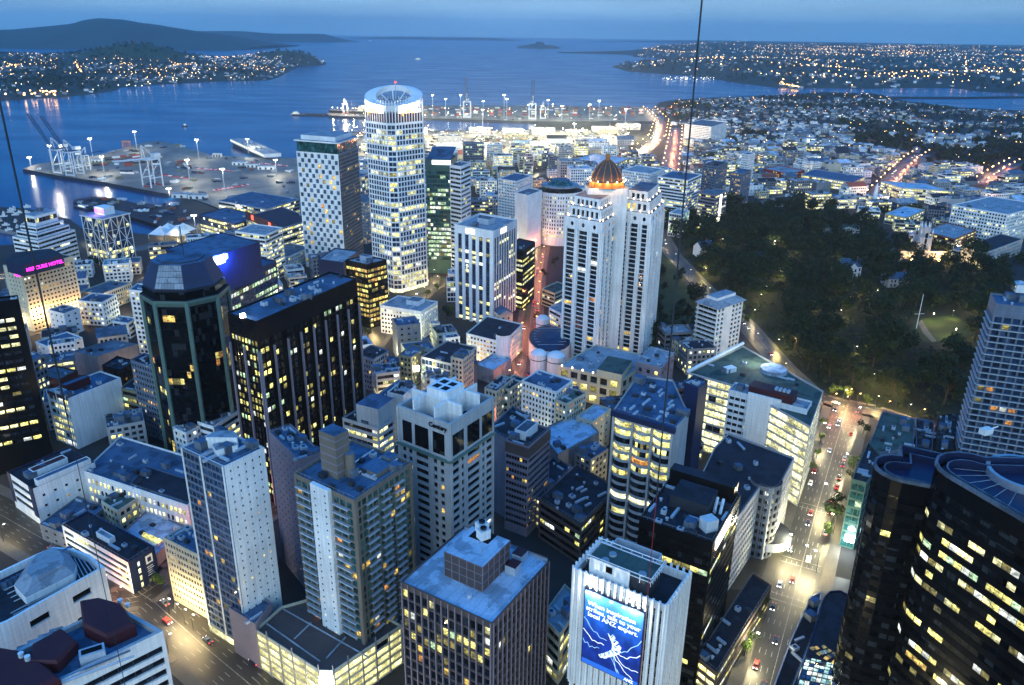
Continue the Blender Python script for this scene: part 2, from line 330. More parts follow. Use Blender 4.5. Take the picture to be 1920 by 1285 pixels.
def facade(W, panes, A, B, z0, z1, st, rng, wallmat):
    s = dict(DEF); s.update(st)
    A, B = Vector(A), Vector(B); L = (B - A).length
    if L < .5: return
    u = (B - A) / L; n = Vector((u.y, -u.x)); wall = s['wall'] or wallmat
    def pt(a, z, d=0.0):
        p = A + u * a + n * d; return (p.x, p.y, z)
    def q(a0, a1, b0, b1, d=0.0, mat=wall): W.poly([pt(a0, b0, d), pt(a1, b0, d), pt(a1, b1, d), pt(a0, b1, d)], mat)
    if s['blank'] or L < 2.2: q(0, L, z0, z1); return
    mxx = min(s['mx'], L * .2); nb = max(1, round((L - 2 * mxx) / s['bay'])); bw = (L - 2 * mxx) / nb
    zt, zb = z1 - s['top'], z0 + s['bot']; nf = max(1, round((zt - zb) / s['fl'])); fh = (zt - zb) / nf
    ow, oh = bw * (1 - s['px']), fh * (1 - s['sp']); sill = fh * s['sp'] * .62; d = -s['dep']
    rows = [(zb + j * fh + sill, zb + j * fh + sill + oh) for j in range(nf)]; cols = [(mxx + i * bw + (bw - ow) / 2, mxx + i * bw + (bw + ow) / 2) for i in range(nb)]
    if s.get('cols'): cols = [(L * a, L * b_) for a, b_ in s['cols']]; nb = len(cols)
    skip = s['skip'] or (lambda i, j, nb, nf: False)
    sm = s['sm']; mode = s['mode']
    if mode == 'punch' or mode == 'grid':
        prev = z0
        for a, b in rows: q(0, L, prev, a); prev = b
        q(0, L, prev, z1)
        for j, (b0, b1) in enumerate(rows):
            prev = 0
            for i, (a0, a1) in enumerate(cols):
                if skip(i, j, nb, nf): continue
                q(prev, a0, b0, b1); prev = a1
                W.poly([pt(a0, b0), pt(a1, b0), pt(a1, b0, d), pt(a0, b0, d)], wall); W.poly([pt(a0, b1, d), pt(a1, b1, d), pt(a1, b1), pt(a0, b1)], wall)
                W.poly([pt(a0, b0, d), pt(a0, b1, d), pt(a0, b1), pt(a0, b0)], wall); W.poly([pt(a1, b0), pt(a1, b1), pt(a1, b1, d), pt(a1, b0, d)], wall)
            q(prev, L, b0, b1)
    elif mode == 'vert':
        q(0, L, zt, z1); q(0, cols[0][0], z0, zt); q(cols[-1][1], L, z0, zt)
        if zb > z0: q(cols[0][0], cols[-1][1], z0, zb)
        for i in range(nb - 1): q(cols[i][1], cols[i + 1][0], zb, zt)
        for a0, a1 in cols:
            W.poly([pt(a0, zb, d), pt(a0, zt, d), pt(a0, zt), pt(a0, zb)], wall); W.poly([pt(a1, zb), pt(a1, zt), pt(a1, zt, d), pt(a1, zb, d)], wall)
            prev = zb
            for b0, b1 in rows: q(a0, a1, prev, b0, d * .8, sm or wall); prev = b1
            q(a0, a1, prev, zt, d * .8, sm or wall)
    elif mode == 'ribbon':
        prev = z0
        for b0, b1 in rows:
            q(0, L, prev, b0, 0, sm or wall); W.poly([pt(0, b0), pt(L, b0), pt(L, b0, d), pt(0, b0, d)], wall); W.poly([pt(0, b1, d), pt(L, b1, d), pt(L, b1), pt(0, b1)], wall); prev = b1
            q(0, cols[0][0], b0, b1, 0); q(cols[-1][1], L, b0, b1, 0)
            for i in range(nb - 1): q(cols[i][1], cols[i + 1][0], b0, b1, d * .7, s['pm'])
        q(0, L, prev, z1, 0, sm or wall)
    if s['fin']:
        pr, fw = s['fin']; fm = s['finm'] or wall
        for i in range(nb + 1): W.wbox(A, u, n, mxx + i * bw - fw / 2, mxx + i * bw + fw / 2, zb, zt + s['top'] * .5, 0.0, pr, fm)
    if s['slab']:
        pr, sh, spans = s['slab'][:3]; sm_ = s['slab'][3] if len(s['slab']) > 3 else wall
        for j in range(nf):
            for a0, a1 in spans:
                W.wbox(A, u, n, L * a0, L * a1, zb + j * fh - .1, zb + j * fh + .15, .002, pr, sm_)
                W.wbox(A, u, n, L * a0, L * a1, zb + j * fh + .15, zb + j * fh + sh, pr - .08, pr, sm_)
    for j, (b0, b1) in enumerate(rows):
        rowf = rng.random(); lp = s['lit'] * (1 + s['cluster'] * 2.2 * (rowf - .5)); run = None
        rl = s['rowlit'].get(nf - 1 - j) if s['rowlit'] else None
        for i, (a0, a1) in enumerate(cols):
            if skip(i, j, nb, nf): continue
            if rl is not None: lp = rl[0]
            same = rng.random() < s['cluster'] * .6
            if not (same and run is not None): run = rng.random() < lp
            on = run if rl is None else rng.random() < lp
            mat = (pick(rl[1] if rl else s['set'], rng)) if on else s['glass']
            c = A + u * ((a0 + a1) / 2) + n * (d - .0)
            panes.append((Vector((c.x, c.y, b0)), u, n, a1 - a0, b1 - b0, mat))
PANE = {}
def pane_mesh(w, h, mat):
    k = (round(w, 2), round(h, 2), mat)
    if k not in PANE:
        b = MB(); w2 = k[0] / 2
        b.poly([(-w2, 0, 0), (w2, 0, 0), (w2, 0, k[1]), (-w2, 0, k[1])], mat); PANE[k] = b.mesh('pane')
    return PANE[k]
def add_windows(root, panes, limit=100):
    """the windows: up to `limit` of them that stand nearest as parts of their own, the others as one part"""
    panes = sorted(panes, key=lambda p: (p[0] - EYE).length)
    loc = root.location
    for c, u, n, w, h, mat in panes[:limit]:
        M = Matrix(((u.x, -n.x, 0, c.x - loc.x), (u.y, -n.y, 0, c.y - loc.y), (0, 0, 1, c.z - loc.z), (0, 0, 0, 1)))
        put('window', pane_mesh(w, h, mat), root, mat=M)
    rest = panes[limit:]
    if rest:
        b = MB()
        for c, u, n, w, h, mat in rest:
            p0 = c - Vector((loc.x, loc.y, loc.z)); e = Vector((u.x * w / 2, u.y * w / 2, 0)); k = Vector((0, 0, h))
            b.poly([p0 - e, p0 + e, p0 + e + k, p0 - e + k], mat)
        b.build('window', root, kind='stuff')
def faces_camera(A, B):
    u = (Vector(B) - Vector(A)); n = Vector((u.y, -u.x)); return n.dot(Vector((EYE.x, EYE.y)) - Vector(A)) > 0
def roof_gear(root, q, z, rng, n=5, mats=('plant_metal', 'dark_metal', 'roof_grey'), big=None):
    """machinery on a flat roof: plant rooms, air conditioners with fan rings, ducts, vents and aerials; each a part of the building"""
    c = sum((Vector(p) for p in q), Vector((0, 0))) / len(q)
    e = Vector(q[1]) - Vector(q[0]); ang = math.atan2(e.y, e.x); qi = inset(q, 1.2); size = min((Vector(q[1]) - Vector(q[0])).length, (Vector(q[2]) - Vector(q[1])).length)
    done = []
    def spot(r):
        for _ in range(30):
            i = rng.randrange(len(qi)); t, s = rng.random(), rng.random()
            p = Vector(qi[i]).lerp(Vector(qi[(i + 1) % len(qi)]), t).lerp(c, s * .8)
            if all((p - d_[0]).length > r + d_[1] for d_ in done): done.append((p, r)); return p
        return None
    if big:
        w = size * big; b = MB(); b.box((c.x, c.y, z), (w * rng.uniform(1, 1.4), w, rng.uniform(3, 4.5)), mats[0], ang, 'roof_grey'); b.build('plant_room', root); done.append((c, w * .7))
    for k in range(n):
        kind = rng.random(); b = MB()
        if kind < .4:
            p = spot(1.6)
            if p is None: continue
            w = rng.uniform(1.6, 2.8); b.box((p.x, p.y, z), (w, w * .8, rng.uniform(1, 1.8)), rng.choice(mats[:2]), ang)
            zz = b.v[-1][2]; b.prism(ring((p.x, p.y), w * .28, 10), zz, zz + .15, 'dark_metal', 'dark_metal'); b.build('air_conditioner', root)
        elif kind < .65:
            p = spot(1.2)
            if p is None: continue
            b.box((p.x, p.y, z), (rng.uniform(3, 7), .9, .8), mats[0], ang + rng.choice((0, math.pi / 2))); b.build('duct', root)
        elif kind < .85:
            p = spot(.8)
            if p is None: continue
            b.prism(ring((p.x, p.y), .45, 8), z, z + 1.0, 'plant_metal'); b.frustum(ring((p.x, p.y), .7, 8), z + 1.0, ring((p.x, p.y), .1, 8), z + 1.4, 'plant_metal', 'plant_metal'); b.build('vent', root)
        else:
            p = spot(2.2)
            if p is None: continue
            b.box((p.x, p.y, z), (rng.uniform(3, 5), rng.uniform(2.4, 4), rng.uniform(2, 3.2)), mats[2], ang, 'roof_blue'); b.build('lift_overrun', root)
SPEC = {}
def block(name, label, cat, q, z1, st=None, styles=None, wall='pale_concrete', roof='roof_grey', z0=0.0, par=.9, seed=None, gear=4, big=None, limit=100, group=None, one_mesh=False, pw=.35, foot=True):
    """a flat-roofed block on plan q: walls with window openings, windows, roof sheet, parapet and machinery"""
    q = ccw([Vector((p[0], p[1])) for p in q]); rng = random.Random(seed if seed is not None else len(FOOT) * 13 + 5)
    c = sum(q, Vector((0, 0))) / len(q)
    if foot: FOOT.append(q)
    W = MB(); panes = []
    for i in range(len(q)):
        A, B = q[i], q[(i + 1) % len(q)]
        if not faces_camera(A, B): W.poly([(A.x, A.y, z0), (B.x, B.y, z0), (B.x, B.y, z1), (A.x, A.y, z1)], wall); continue
        s = st
        if styles:
            mid = (A + B) / 2; pa, pb = proj((A.x, A.y, z1)), proj((B.x, B.y, z1)); s = styles[0] if (pa[1] + .0 < pb[1]) else styles[-1]
            if len(styles) == 3 and abs(pa[1] - pb[1]) < 12: s = styles[1]
        facade(W, panes, A, B, z0, z1, s or {}, rng, wall)
    qi = inset(q, pw); zr = z1 - par
    Rm = MB(); Rm.poly([(p.x, p.y, zr) for p in qi], roof)
    T = MB()
    for i in range(len(q)):
        j = (i + 1) % len(q)
        T.poly([(q[i].x, q[i].y, z1), (q[j].x, q[j].y, z1), (qi[j].x, qi[j].y, z1), (qi[i].x, qi[i].y, z1)], wall)
        T.poly([(qi[j].x, qi[j].y, zr), (qi[i].x, qi[i].y, zr), (qi[i].x, qi[i].y, z1), (qi[j].x, qi[j].y, z1)], wall)
    if one_mesh:
        for mbx in (Rm, T):
            for f, mm_ in zip(mbx.f, mbx.m): W.poly([mbx.v[k] for k in f], mbx.mats[mm_])
        for cc, u, n, w, h, mat in panes:
            e = Vector((u.x * w / 2, u.y * w / 2, 0)); k = Vector((0, 0, h)); W.poly([cc - e, cc + e, cc + e + k, cc - e + k], mat)
        for k in range(gear):
            i = rng.randrange(len(q)); p = q[i].lerp(q[(i + 1) % len(q)], rng.random()).lerp(c, rng.uniform(.3, .9)); e = q[1] - q[0]
            W.box((p.x, p.y, zr), (rng.uniform(2, 5), rng.uniform(2, 4), rng.uniform(1, 3)), rng.choice(('plant_metal', 'roof_grey', 'dark_metal', wall)), math.atan2(e.y, e.x))
        return W.build(name, None, label=label, cat=cat, group=group)
    root = thing(name, label, cat, group, (c.x, c.y, z0))
    off = Vector((c.x, c.y, z0))
    for mbx, nm in ((W, 'wall'), (Rm, 'roof'), (T, 'parapet')):
        mbx.v = [(v[0] - off.x, v[1] - off.y, v[2] - off.z) for v in mbx.v]; mbx.build(nm, root)
    add_windows(root, panes, limit)
    before = set(root.children)
    dist = (c - Vector((EYE.x, EYE.y))).length
    if gear or big: roof_gear(root, q, zr, rng, gear * 2 + 3 if dist < 460 and gear else gear, big=big)
    if dist < 330 and gear:
        b = MB(); qr = inset(q, pw + .15)
        for i in range(len(qr)):
            A, B = Vector(qr[i]), Vector(qr[(i + 1) % len(qr)]); k = max(1, int((B - A).length / 2.2)); b.bar((*A, z1 + .75), (*B, z1 + .75), .035, 'steel', 3)
            for j in range(k): p = A.lerp(B, j / k); b.bar((*p, z1 - .3), (*p, z1 + .75), .03, 'steel', 3)
        b.build('railing', root)
    for ch in root.children:
        if ch not in before: ch.location = -off
    return root
def part(root, b, name, **k):
    """link a builder's mesh, made in world coordinates, as a part of root"""
    o = b.build(name, root, **k)
    if o: o.location = -Vector(root.location)
    return o
def subpart(p, b, name):
    o = b.build(name, p); return o
def text_mesh(txt, size, mat, depth=.15, bold=0.0):
    cu = bpy.data.curves.new('lettering', 'FONT'); cu.body = txt; cu.size = size; cu.extrude = depth; cu.offset = bold; cu.align_x = 'CENTER'; cu.align_y = 'CENTER'; cu.resolution_u = 3
    o = bpy.data.objects.new('lettering', cu); COL.objects.link(o)
    dg = bpy.context.evaluated_depsgraph_get(); me = bpy.data.meshes.new_from_object(o.evaluated_get(dg)); bpy.data.objects.remove(o); bpy.data.curves.remove(cu)
    me.materials.clear(); me.materials.append(MATS[mat]); return me
def sign_on(root, txt, A, B, z, size, mat, out=.25, at=.5, bold=.0, name='lettering'):
    """lettering standing on the wall A-B (outside on the right of A to B), centred at the share `at`"""
    A, B = Vector(A), Vector(B); u = (B - A).normalized(); n = Vector((u.y, -u.x)); c = A.lerp(B, at) + n * out; loc = root.location if root else Vector((0, 0, 0))
    M = Matrix(((u.x, 0, n.x, c.x - loc.x), (u.y, 0, n.y, c.y - loc.y), (0, 1, 0, z - loc.z), (0, 0, 0, 1)))
    return put(name, text_mesh(txt, size, mat, .12, bold), root, mat=M)
def left_right(q):
    """camera-facing edges of a plan, from left to right in the view"""
    q = ccw([Vector(p) for p in q]); e = [(q[i], q[(i + 1) % len(q)]) for i in range(len(q)) if faces_camera(q[i], q[(i + 1) % len(q)])]
    return sorted(e, key=lambda ab: math.atan2(((ab[0] + ab[1]) / 2).x, ((ab[0] + ab[1]) / 2).y))
def light(name, parent, loc, power, col=(1, .8, .5), r=.3, spot=None):
    d = bpy.data.lights.new(name, 'POINT'); d.energy = power; d.color = col; d.shadow_soft_size = r
    o = bpy.data.objects.new(name, d); COL.objects.link(o); o.location = loc
    if parent: o.parent = parent
    return o
# ------------------------------------------------------------------ the setting: water, land, roads
from mathutils.geometry import tessellate_polygon
WATER_Z = -4.0
def water():
    mt, n, l, b = new_mat('sea_water')
    geo = n.new('ShaderNodeNewGeometry')
    def wave(sc, det, stretch):
        mp_ = n.new('ShaderNodeMapping'); mp_.inputs['Scale'].default_value = (sc, sc * stretch, 1); mp_.inputs['Rotation'].default_value = (0, 0, .4); l.new(geo.outputs['Position'], mp_.inputs['Vector'])
        t = n.new('ShaderNodeTexNoise'); t.inputs['Scale'].default_value = 1; t.inputs['Detail'].default_value = det; l.new(mp_.outputs[0], t.inputs['Vector']); return t
    a, c = wave(.12, 4, 2.2), wave(.004, 3, 2.5)
    bp = n.new('ShaderNodeBump'); bp.inputs['Strength'].default_value = .14; bp.inputs['Distance'].default_value = 1.0; l.new(a.outputs[0], bp.inputs['Height']); l.new(bp.outputs[0], b.inputs['Normal'])
    mr_ = n.new('ShaderNodeMapRange'); mr_.inputs['From Min'].default_value = .3; mr_.inputs['From Max'].default_value = .7; mr_.inputs['To Min'].default_value = .13; mr_.inputs['To Max'].default_value = .26; l.new(c.outputs[0], mr_.inputs['Value'])
    l.new(mr_.outputs[0], b.inputs['Roughness']); b.inputs['Base Color'].default_value = (.001, .045, .15, 1); b.inputs['IOR'].default_value = 1.33; b.inputs['Specular IOR Level'].default_value = .34
    o = MB(); r = 27500; o.poly([(r * math.cos(2 * math.pi * k / 96), r * math.sin(2 * math.pi * k / 96), WATER_Z) for k in range(96)], 'sea_water')
    o.build('water', kind='structure')
water()
def slab(name, pts, z, mat, edge=None, kind='structure', zb=-7.0):
    """a level sheet over plan pts; with `edge` also a wall down to the sea bed"""
    pts = ccw([Vector((p[0], p[1])) for p in pts]); b = MB()
    tris = tessellate_polygon([[Vector((p.x, p.y, 0)) for p in pts]])
    for t in tris:
        a = [(pts[i].x, pts[i].y, z) for i in t]
        if (a[1][0] - a[0][0]) * (a[2][1] - a[0][1]) - (a[1][1] - a[0][1]) * (a[2][0] - a[0][0]) < 0: a = a[::-1]
        b.poly(a, mat, [(0, 0), (1, 0), (1, 1)])
    if edge:
        n = len(pts)
        for i in range(n):
            p, q_ = pts[i], pts[(i + 1) % n]
            b.poly([(p.x, p.y, zb), (q_.x, q_.y, zb), (q_.x, q_.y, z), (p.x, p.y, z)], edge)
    return b.build(name, kind=kind)
px = lambda L: [P2(*p) for p in L]
LAND = [Vector((-1400, -300)), Vector((-1300, 560))] + px([(-60, 470), (-20, 462), (30, 458), (34, 436), (0, 430), (-60, 425), (-60, 384), (0, 388), (45, 391), (80, 398), (132, 412), (160, 432), (250, 437), (300, 442), (372, 440), (396, 420), (395, 408), (330, 386), (352, 370), (420, 398), (450, 396), (566, 410),
    (566, 297), (640, 312), (655, 248), (770, 246), (1000, 243), (1010, 226), (1240, 234), (1248, 214), (1225, 205), (1236, 192), (1262, 188), (1320, 184), (1400, 181), (1480, 178), (1540, 173), (1640, 176), (1700, 190), (1800, 202), (1925, 208), (2100, 214)]) + [Vector((4200, 2600)), Vector((3200, -300))]
slab('ground', LAND, 0.0, 'city_ground', 'grey_concrete')
WHARF = px([(42, 317), (70, 308), (180, 292), (268, 268), (292, 264), (316, 268), (400, 292), (470, 296), (566, 297), (566, 410), (480, 402), (430, 398), (352, 370), (300, 362), (200, 343), (110, 330)])
slab('wharf_ground', WHARF, .4, 'port_ground', 'roof_dark')
PIER = px([(137, 378), (142, 374), (170, 369), (215, 372), (250, 381), (330, 386), (396, 408), (396, 420), (372, 440), (300, 424), (220, 400), (150, 386)])
slab('pier_ground', PIER, .3, 'roof_dark', 'black_stone')
TERMINAL = px([(612, 213), (640, 203), (760, 198), (900, 198), (1050, 199), (1236, 203), (1240, 228), (1010, 228), (800, 222), (650, 219), (616, 217)])
slab('terminal_ground', TERMINAL, .4, 'port_ground', 'roof_dark')
slab('breakwater_ground', px([(546, 211), (612, 212), (612, 216), (546, 214)]), -1.5, 'roof_dark', 'roof_dark')
slab('causeway_ground', px([(1655, 182.4), (1800, 183.4), (1925, 181.6), (1925, 180), (1800, 181.6), (1655, 181)]), -.5, 'far_land', 'roof_dark')
# ---- far land as height fields that rise out of the water
def sdist(X, Y, q):
    n = len(q); d = np.full(X.shape, 1e9); ins = np.zeros(X.shape, bool)
    for i in range(n):
        x0, y0 = q[i]; x1, y1 = q[(i + 1) % n]; ex, ey = x1 - x0, y1 - y0
        t = np.clip(((X - x0) * ex + (Y - y0) * ey) / (ex * ex + ey * ey + 1e-9), 0, 1)
        d = np.minimum(d, np.hypot(X - x0 - t * ex, Y - y0 - t * ey))
        if y0 != y1: ins ^= ((y0 > Y) != (y1 > Y)) & (X < (x1 - x0) * (Y - y0) / (y1 - y0) + x0)
    return np.where(ins, d, -d)
def vnoise(X, Y, s, seed=0):
    rg = np.random.RandomState(seed); G = rg.rand(256, 256); x, y = X / s, Y / s; xi, yi = np.floor(x).astype(int), np.floor(y).astype(int); fx, fy = x - xi, y - yi
    fx, fy = fx * fx * (3 - 2 * fx), fy * fy * (3 - 2 * fy); g = lambda a, b: G[a % 256, b % 256]
    return (g(xi, yi) * (1 - fx) + g(xi + 1, yi) * fx) * (1 - fy) + (g(xi, yi + 1) * (1 - fx) + g(xi + 1, yi + 1) * fx) * fy
def field(name, q, step, hfun, mat, mat2=None, pad=200):
    xs = np.arange(min(p[0] for p in q) - pad, max(p[0] for p in q) + pad, step); ys = np.arange(min(p[1] for p in q) - pad, max(p[1] for p in q) + pad, step)
    X, Y = np.meshgrid(xs, ys); S = sdist(X, Y, [(p[0], p[1]) for p in q]); Z = hfun(X, Y, S)
    b = MB(); b.smooth = True; ny, nx = X.shape; k = b.mi(mat); k2 = b.mi(mat2) if mat2 else k
    b.v = list(zip(X.ravel().tolist(), Y.ravel().tolist(), Z.ravel().tolist()))
    for j in range(ny - 1):
        for i in range(nx - 1):
            if max(Z[j, i], Z[j, i + 1], Z[j + 1, i], Z[j + 1, i + 1]) > WATER_Z - 4:
                a = j * nx + i; b.f.append((a, a + 1, a + nx + 1, a + nx)); b.m.append(k2 if Z[j, i] > 45 else k); b.uv.extend([(0, 0)] * 4)
    b.build(name, kind='structure')
    return lambda x, y: float(hfun(np.array([[x]]), np.array([[y]]), sdist(np.array([[x]]), np.array([[y]]), [(p[0], p[1]) for p in q]))[0, 0])
PEN = px([(-80, 194), (0, 187), (60, 183), (120, 180), (160, 176), (215, 168), (218, 163), (300, 157), (420, 151), (505, 149), (522, 143), (535, 136), (560, 124), (602, 121), (607, 116), (560, 113), (480, 115), (340, 114), (180, 113), (0, 109), (-90, 108)])
def bump(X, Y, pxy, h, r, rx=1.0):
    c = P2(*pxy); return h * np.exp(-(((X - c.x) / (r * rx)) ** 2 + ((Y - c.y) / r) ** 2))
def hpen(X, Y, S):
    b = np.clip(S / 90, -1, 1) * 7 + vnoise(X, Y, 240, 2) * 18 * np.clip(S / 250, 0, 1)
    h = bump(X, Y, (272, 122), 78, 210, 1.35) + bump(X, Y, (205, 121), 22, 260, 1.3) + bump(X, Y, (535, 119), 62, 240, 1.15) + bump(X, Y, (20, 115), 22, 600, 2)
    return b - 4 + h * np.clip(S / 60 + .2, 0, 1)
z_pen = field('peninsula_hills', PEN, 36, hpen, 'far_land', 'hill_green')
EAST = px([(1150, 124), (1168, 119.5), (1240, 117), (1300, 113), (1190, 106), (1195, 100), (1240, 97.5), (1330, 97), (1440, 97)]) + [Vector((2300, 14500)), Vector((9000, 14500)), Vector((9500, 3200))] + px([(1990, 176), (1925, 174), (1830, 170), (1800, 164), (1700, 163), (1640, 165), (1540, 163), (1490, 165), (1430, 160), (1380, 153), (1300, 141), (1180, 133)])
def heast(X, Y, S):
    b = np.clip(S / 160, -1, 1) * 9 + vnoise(X, Y, 700, 5) * 42 * np.clip(S / 600, 0, 1) + vnoise(X, Y, 240, 6) * 12 * np.clip(S / 300, 0, 1)
    return b - 4 + bump(X, Y, (1290, 101), 50, 500, 2.2) + 35 * np.clip((Y - 7000) / 6000, 0, 1) * np.clip(S / 900, 0, 1)
z_east = field('eastern_hills', EAST, 90, heast, 'far_land')
def island():
    """the long low volcano across the harbour, and the low islands on the horizon"""
    D = 9300.0
    prof = [(-420, 69), (-200, 66), (-60, 60), (0, 56.5), (70, 52), (130, 46), (152, 42), (165, 37.5), (176, 35.5), (186, 34.5), (205, 36), (216, 35.5), (232, 39), (246, 42), (268, 43.5), (300, 50), (350, 58), (400, 65), (440, 73), (480, 82), (500, 86)]
    xs, zs = [], []
    for x, y in prof:
        d = ray(x, y); t = D / d.y; xs.append(d.x * t); zs.append(EYE.z + d.z * t)
    gx = np.linspace(xs[0], xs[-1], 220); base = np.interp(gx, xs, zs); gy = np.linspace(-1500, 2600, 46); b = MB(); b.smooth = True; k = b.mi('island_bush'); nx = len(gx)
    for j, y in enumerate(gy):
        fall = math.exp(-(y / 700.0) ** 2) if y < 0 else math.exp(-(y / 1500.0) ** 2)
        for i in range(nx):
            nz = float(vnoise(np.array(gx[i]), np.array(y), 160, 9)) - .5
            b.v.append((gx[i], D + y, -8 + (base[i] + 8) * (.10 * (abs(y) < 1200) + .90 * fall) + nz * 9 * fall - (12 if abs(y) > 1450 else 0)))
    for j in range(len(gy) - 1):
        for i in range(nx - 1): a = j * nx + i; b.f.append((a, a + 1, a + nx + 1, a + nx)); b.m.append(k); b.uv.extend([(0, 0)] * 4)
    b.build('island_hills', kind='structure')
    for nm, x0, x1, D2, h in (('ridge_hills', 300, 672, 14500, 165), ('low_island_hills', 968, 1052, 11500, 60), ('distant_hills', 640, 985, 19500, 62), ('far_shore_hills', 1080, 2100, 20000, 60)):
        b = MB(); b.smooth = True; k = b.mi('island_bush'); n2 = 60
        A = ray(x0, 75); Bq = ray(x1, 75); ax, bx = A.x / A.y * D2, Bq.x / Bq.y * D2
        for j in range(9):
            for i in range(n2):
                t = i / (n2 - 1); e = min(1, 6 * t, 6 * (1 - t)) * math.sin(math.pi * j / 8); xx = ax + (bx - ax) * t
                b.v.append((xx, D2 + (j - 4) * 150, -8 + h * e * (.45 + .55 * float(vnoise(np.array(xx), np.array(0.), (bx - ax) / 5, 3))) * (1.6 if nm == 'low_island_hills' and .45 < t < .62 else 1)))
        for j in range(8):
            for i in range(n2 - 1): a = j * n2 + i; b.f.append((a, a + 1, a + n2 + 1, a + n2)); b.m.append(k); b.uv.extend([(0, 0)] * 4)
        b.build(nm, kind='structure')
island()
# ---- haze: one even body of pale air round everything
def haze():
    mt = bpy.data.materials.new('air'); mt.use_nodes = True; n = mt.node_tree.nodes; l = mt.node_tree.links; n.remove(n['Principled BSDF'])
    v = n.new('ShaderNodeVolumePrincipled'); v.inputs['Color'].default_value = (.82, .97, 1, 1); v.inputs['Density'].default_value = HAZE; v.inputs['Anisotropy'].default_value = 0.65
    l.new(v.outputs[0], n['Material Output'].inputs['Volume']); MATS['air'] = mt
    b = MB(); b.prism([(-29000, -2000), (29000, -2000), (29000, 29000), (-29000, 29000)], -9.5, 520, 'air', 'air', bottom=True); b.build('haze', kind='stuff')
HAZE = 4.5e-5
if HAZE: haze()
# ---- roads: carriageways, kerbed pavements and painted lines, each a sheet of its own
def strip(name, pts, w, z, mat, kind='structure'):
    b = MB(); pts = [Vector((p[0], p[1])) for p in pts]; n = len(pts); L_, R_ = [], []
    for i in range(n):
        t = ((pts[min(i + 1, n - 1)] - pts[i]).normalized() if i < n - 1 else Vector((0, 0))) + ((pts[i] - pts[i - 1]).normalized() if i > 0 else Vector((0, 0))); t.normalize(); nn = Vector((-t.y, t.x)) * (w / 2)
        L_.append(pts[i] + nn); R_.append(pts[i] - nn)
    for i in range(n - 1): b.poly([(R_[i].x, R_[i].y, z), (R_[i + 1].x, R_[i + 1].y, z), (L_[i + 1].x, L_[i + 1].y, z), (L_[i].x, L_[i].y, z)], mat)
    return b.build(name, kind=kind)
ROADS = []
ROADN = [0]
def road(pts, w, pave=0, lines=0, dash=True, mat='asphalt', name='road'):
    pts = [Vector(p) for p in pts]; ROADS.append((pts, w + 2 * pave)); ROADN[0] += 1; z = .02 + .0011 * ROADN[0]
    strip(name, pts, w, z, mat)
    if pave:
        for sgn in (-1, 1):
            b = MB(); n = len(pts)
            for i in range(n - 1):
                t = (pts[i + 1] - pts[i]); Lg = t.length; t.normalize(); nn = Vector((-t.y, t.x)) * sgn; a, c = pts[i] + nn * (w / 2), pts[i + 1] + nn * (w / 2)
                q = ccw([a, c, c + nn * pave, a + nn * pave]); b.prism([(p.x, p.y) for p in q], 0, .15, 'pavement', 'pavement')
            b.build('pavement', kind='structure')
    if lines:
        b = MB()
        for k in range(-lines, lines + 1):
            off = k * w / (2 * (lines + 1))
            for i in range(len(pts) - 1):
                t = pts[i + 1] - pts[i]; Lg = t.length; t.normalize(); nn = Vector((-t.y, t.x)); s = 0.0
                solid = (k == 0) or not dash
                while s < Lg:
                    e = min(Lg, s + (9.0 if solid else 3.0)); a, c = pts[i] + t * s + nn * off, pts[i] + t * e + nn * off; h = nn * .11
                    b.poly([(*(a - h), z + .02), (*(c - h), z + .02), (*(c + h), z + .02), (*(a + h), z + .02)], 'line_paint'); s = e + (0.0 if solid else 6.0)
        b.build('road_markings', kind='structure')
def crossing(c, along, w, n=2):
    """stop bar and two crossing lines across the road"""
    b = MB(); c = Vector(c); t = Vector(along).normalized(); nn = Vector((-t.y, t.x)) * (w / 2)
    for k in (0, 4.0)[:n]:
        a = c + t * k; b.poly([(*(a - nn - t * .15), .075), (*(a - nn + t * .15), .075), (*(a + nn + t * .15), .075), (*(a + nn - t * .15), .075)][::-1], 'line_paint')
    b.build('road_markings', kind='structure')
SDIR = Vector((.463, .886)); SPER = Vector((.886, -.463))
V0 = P2(1472, 1110)
road([P2(1440, 1300) - SDIR * 190, P2(1440, 1300), P2(1490, 1110), P2(1530, 960), P2(1562, 850), P2(1590, 760)], 17, 5, 3)
road([P2(1300, 1080), P2(1400, 1085), P2(1480, 1085), P2(1600, 1130)], 15, 0, 0)
road([P2(1380, 1030) - SPER * 60, P2(1480, 1075), P2(1600, 1095) + SPER * 60], 12, 0, 0, name='cross_road')
road([P2(1420, 935) - SPER * 40, P2(1500, 945), P2(1640, 965)], 9, 0, 0, name='cross_road')
road([P2(1590, 762), P2(1640, 772), P2(1720, 800), P2(1800, 830)], 14, 3, 1)
road([P2(1590, 762), P2(1530, 745), P2(1470, 690), P2(1400, 610), P2(1320, 540), P2(1262, 478), P2(1235, 430)], 11, 3, 1, name='park_road')
crossing(P2(1500, 1062), SDIR, 16); crossing(P2(1466, 1128), SDIR, 16); crossing(P2(1530, 958), SDIR, 15); crossing(P2(1580, 800), SDIR, 15)
road([P2(930, 800), P2(985, 690), P2(996, 590), P2(1004, 510), P2(1012, 470), P2(1025, 400), P2(1040, 340)], 12, 4, 1, mat='asphalt', name='shopping_street')
road([P2(690, 650), P2(730, 600), P2(800, 540), P2(850, 510), P2(900, 480), P2(1000, 462)], 15, 4, 2)
road([P2(200, 690), P2(400, 610), P2(560, 560), P2(690, 520), P2(860, 500)], 14, 3, 1)
road([P2(-160, 880), P2(0, 965), P2(100, 1022), P2(210, 1078), P2(290, 1130), P2(380, 1210), P2(470, 1285), P2(560, 1380)], 19, 5, 3)
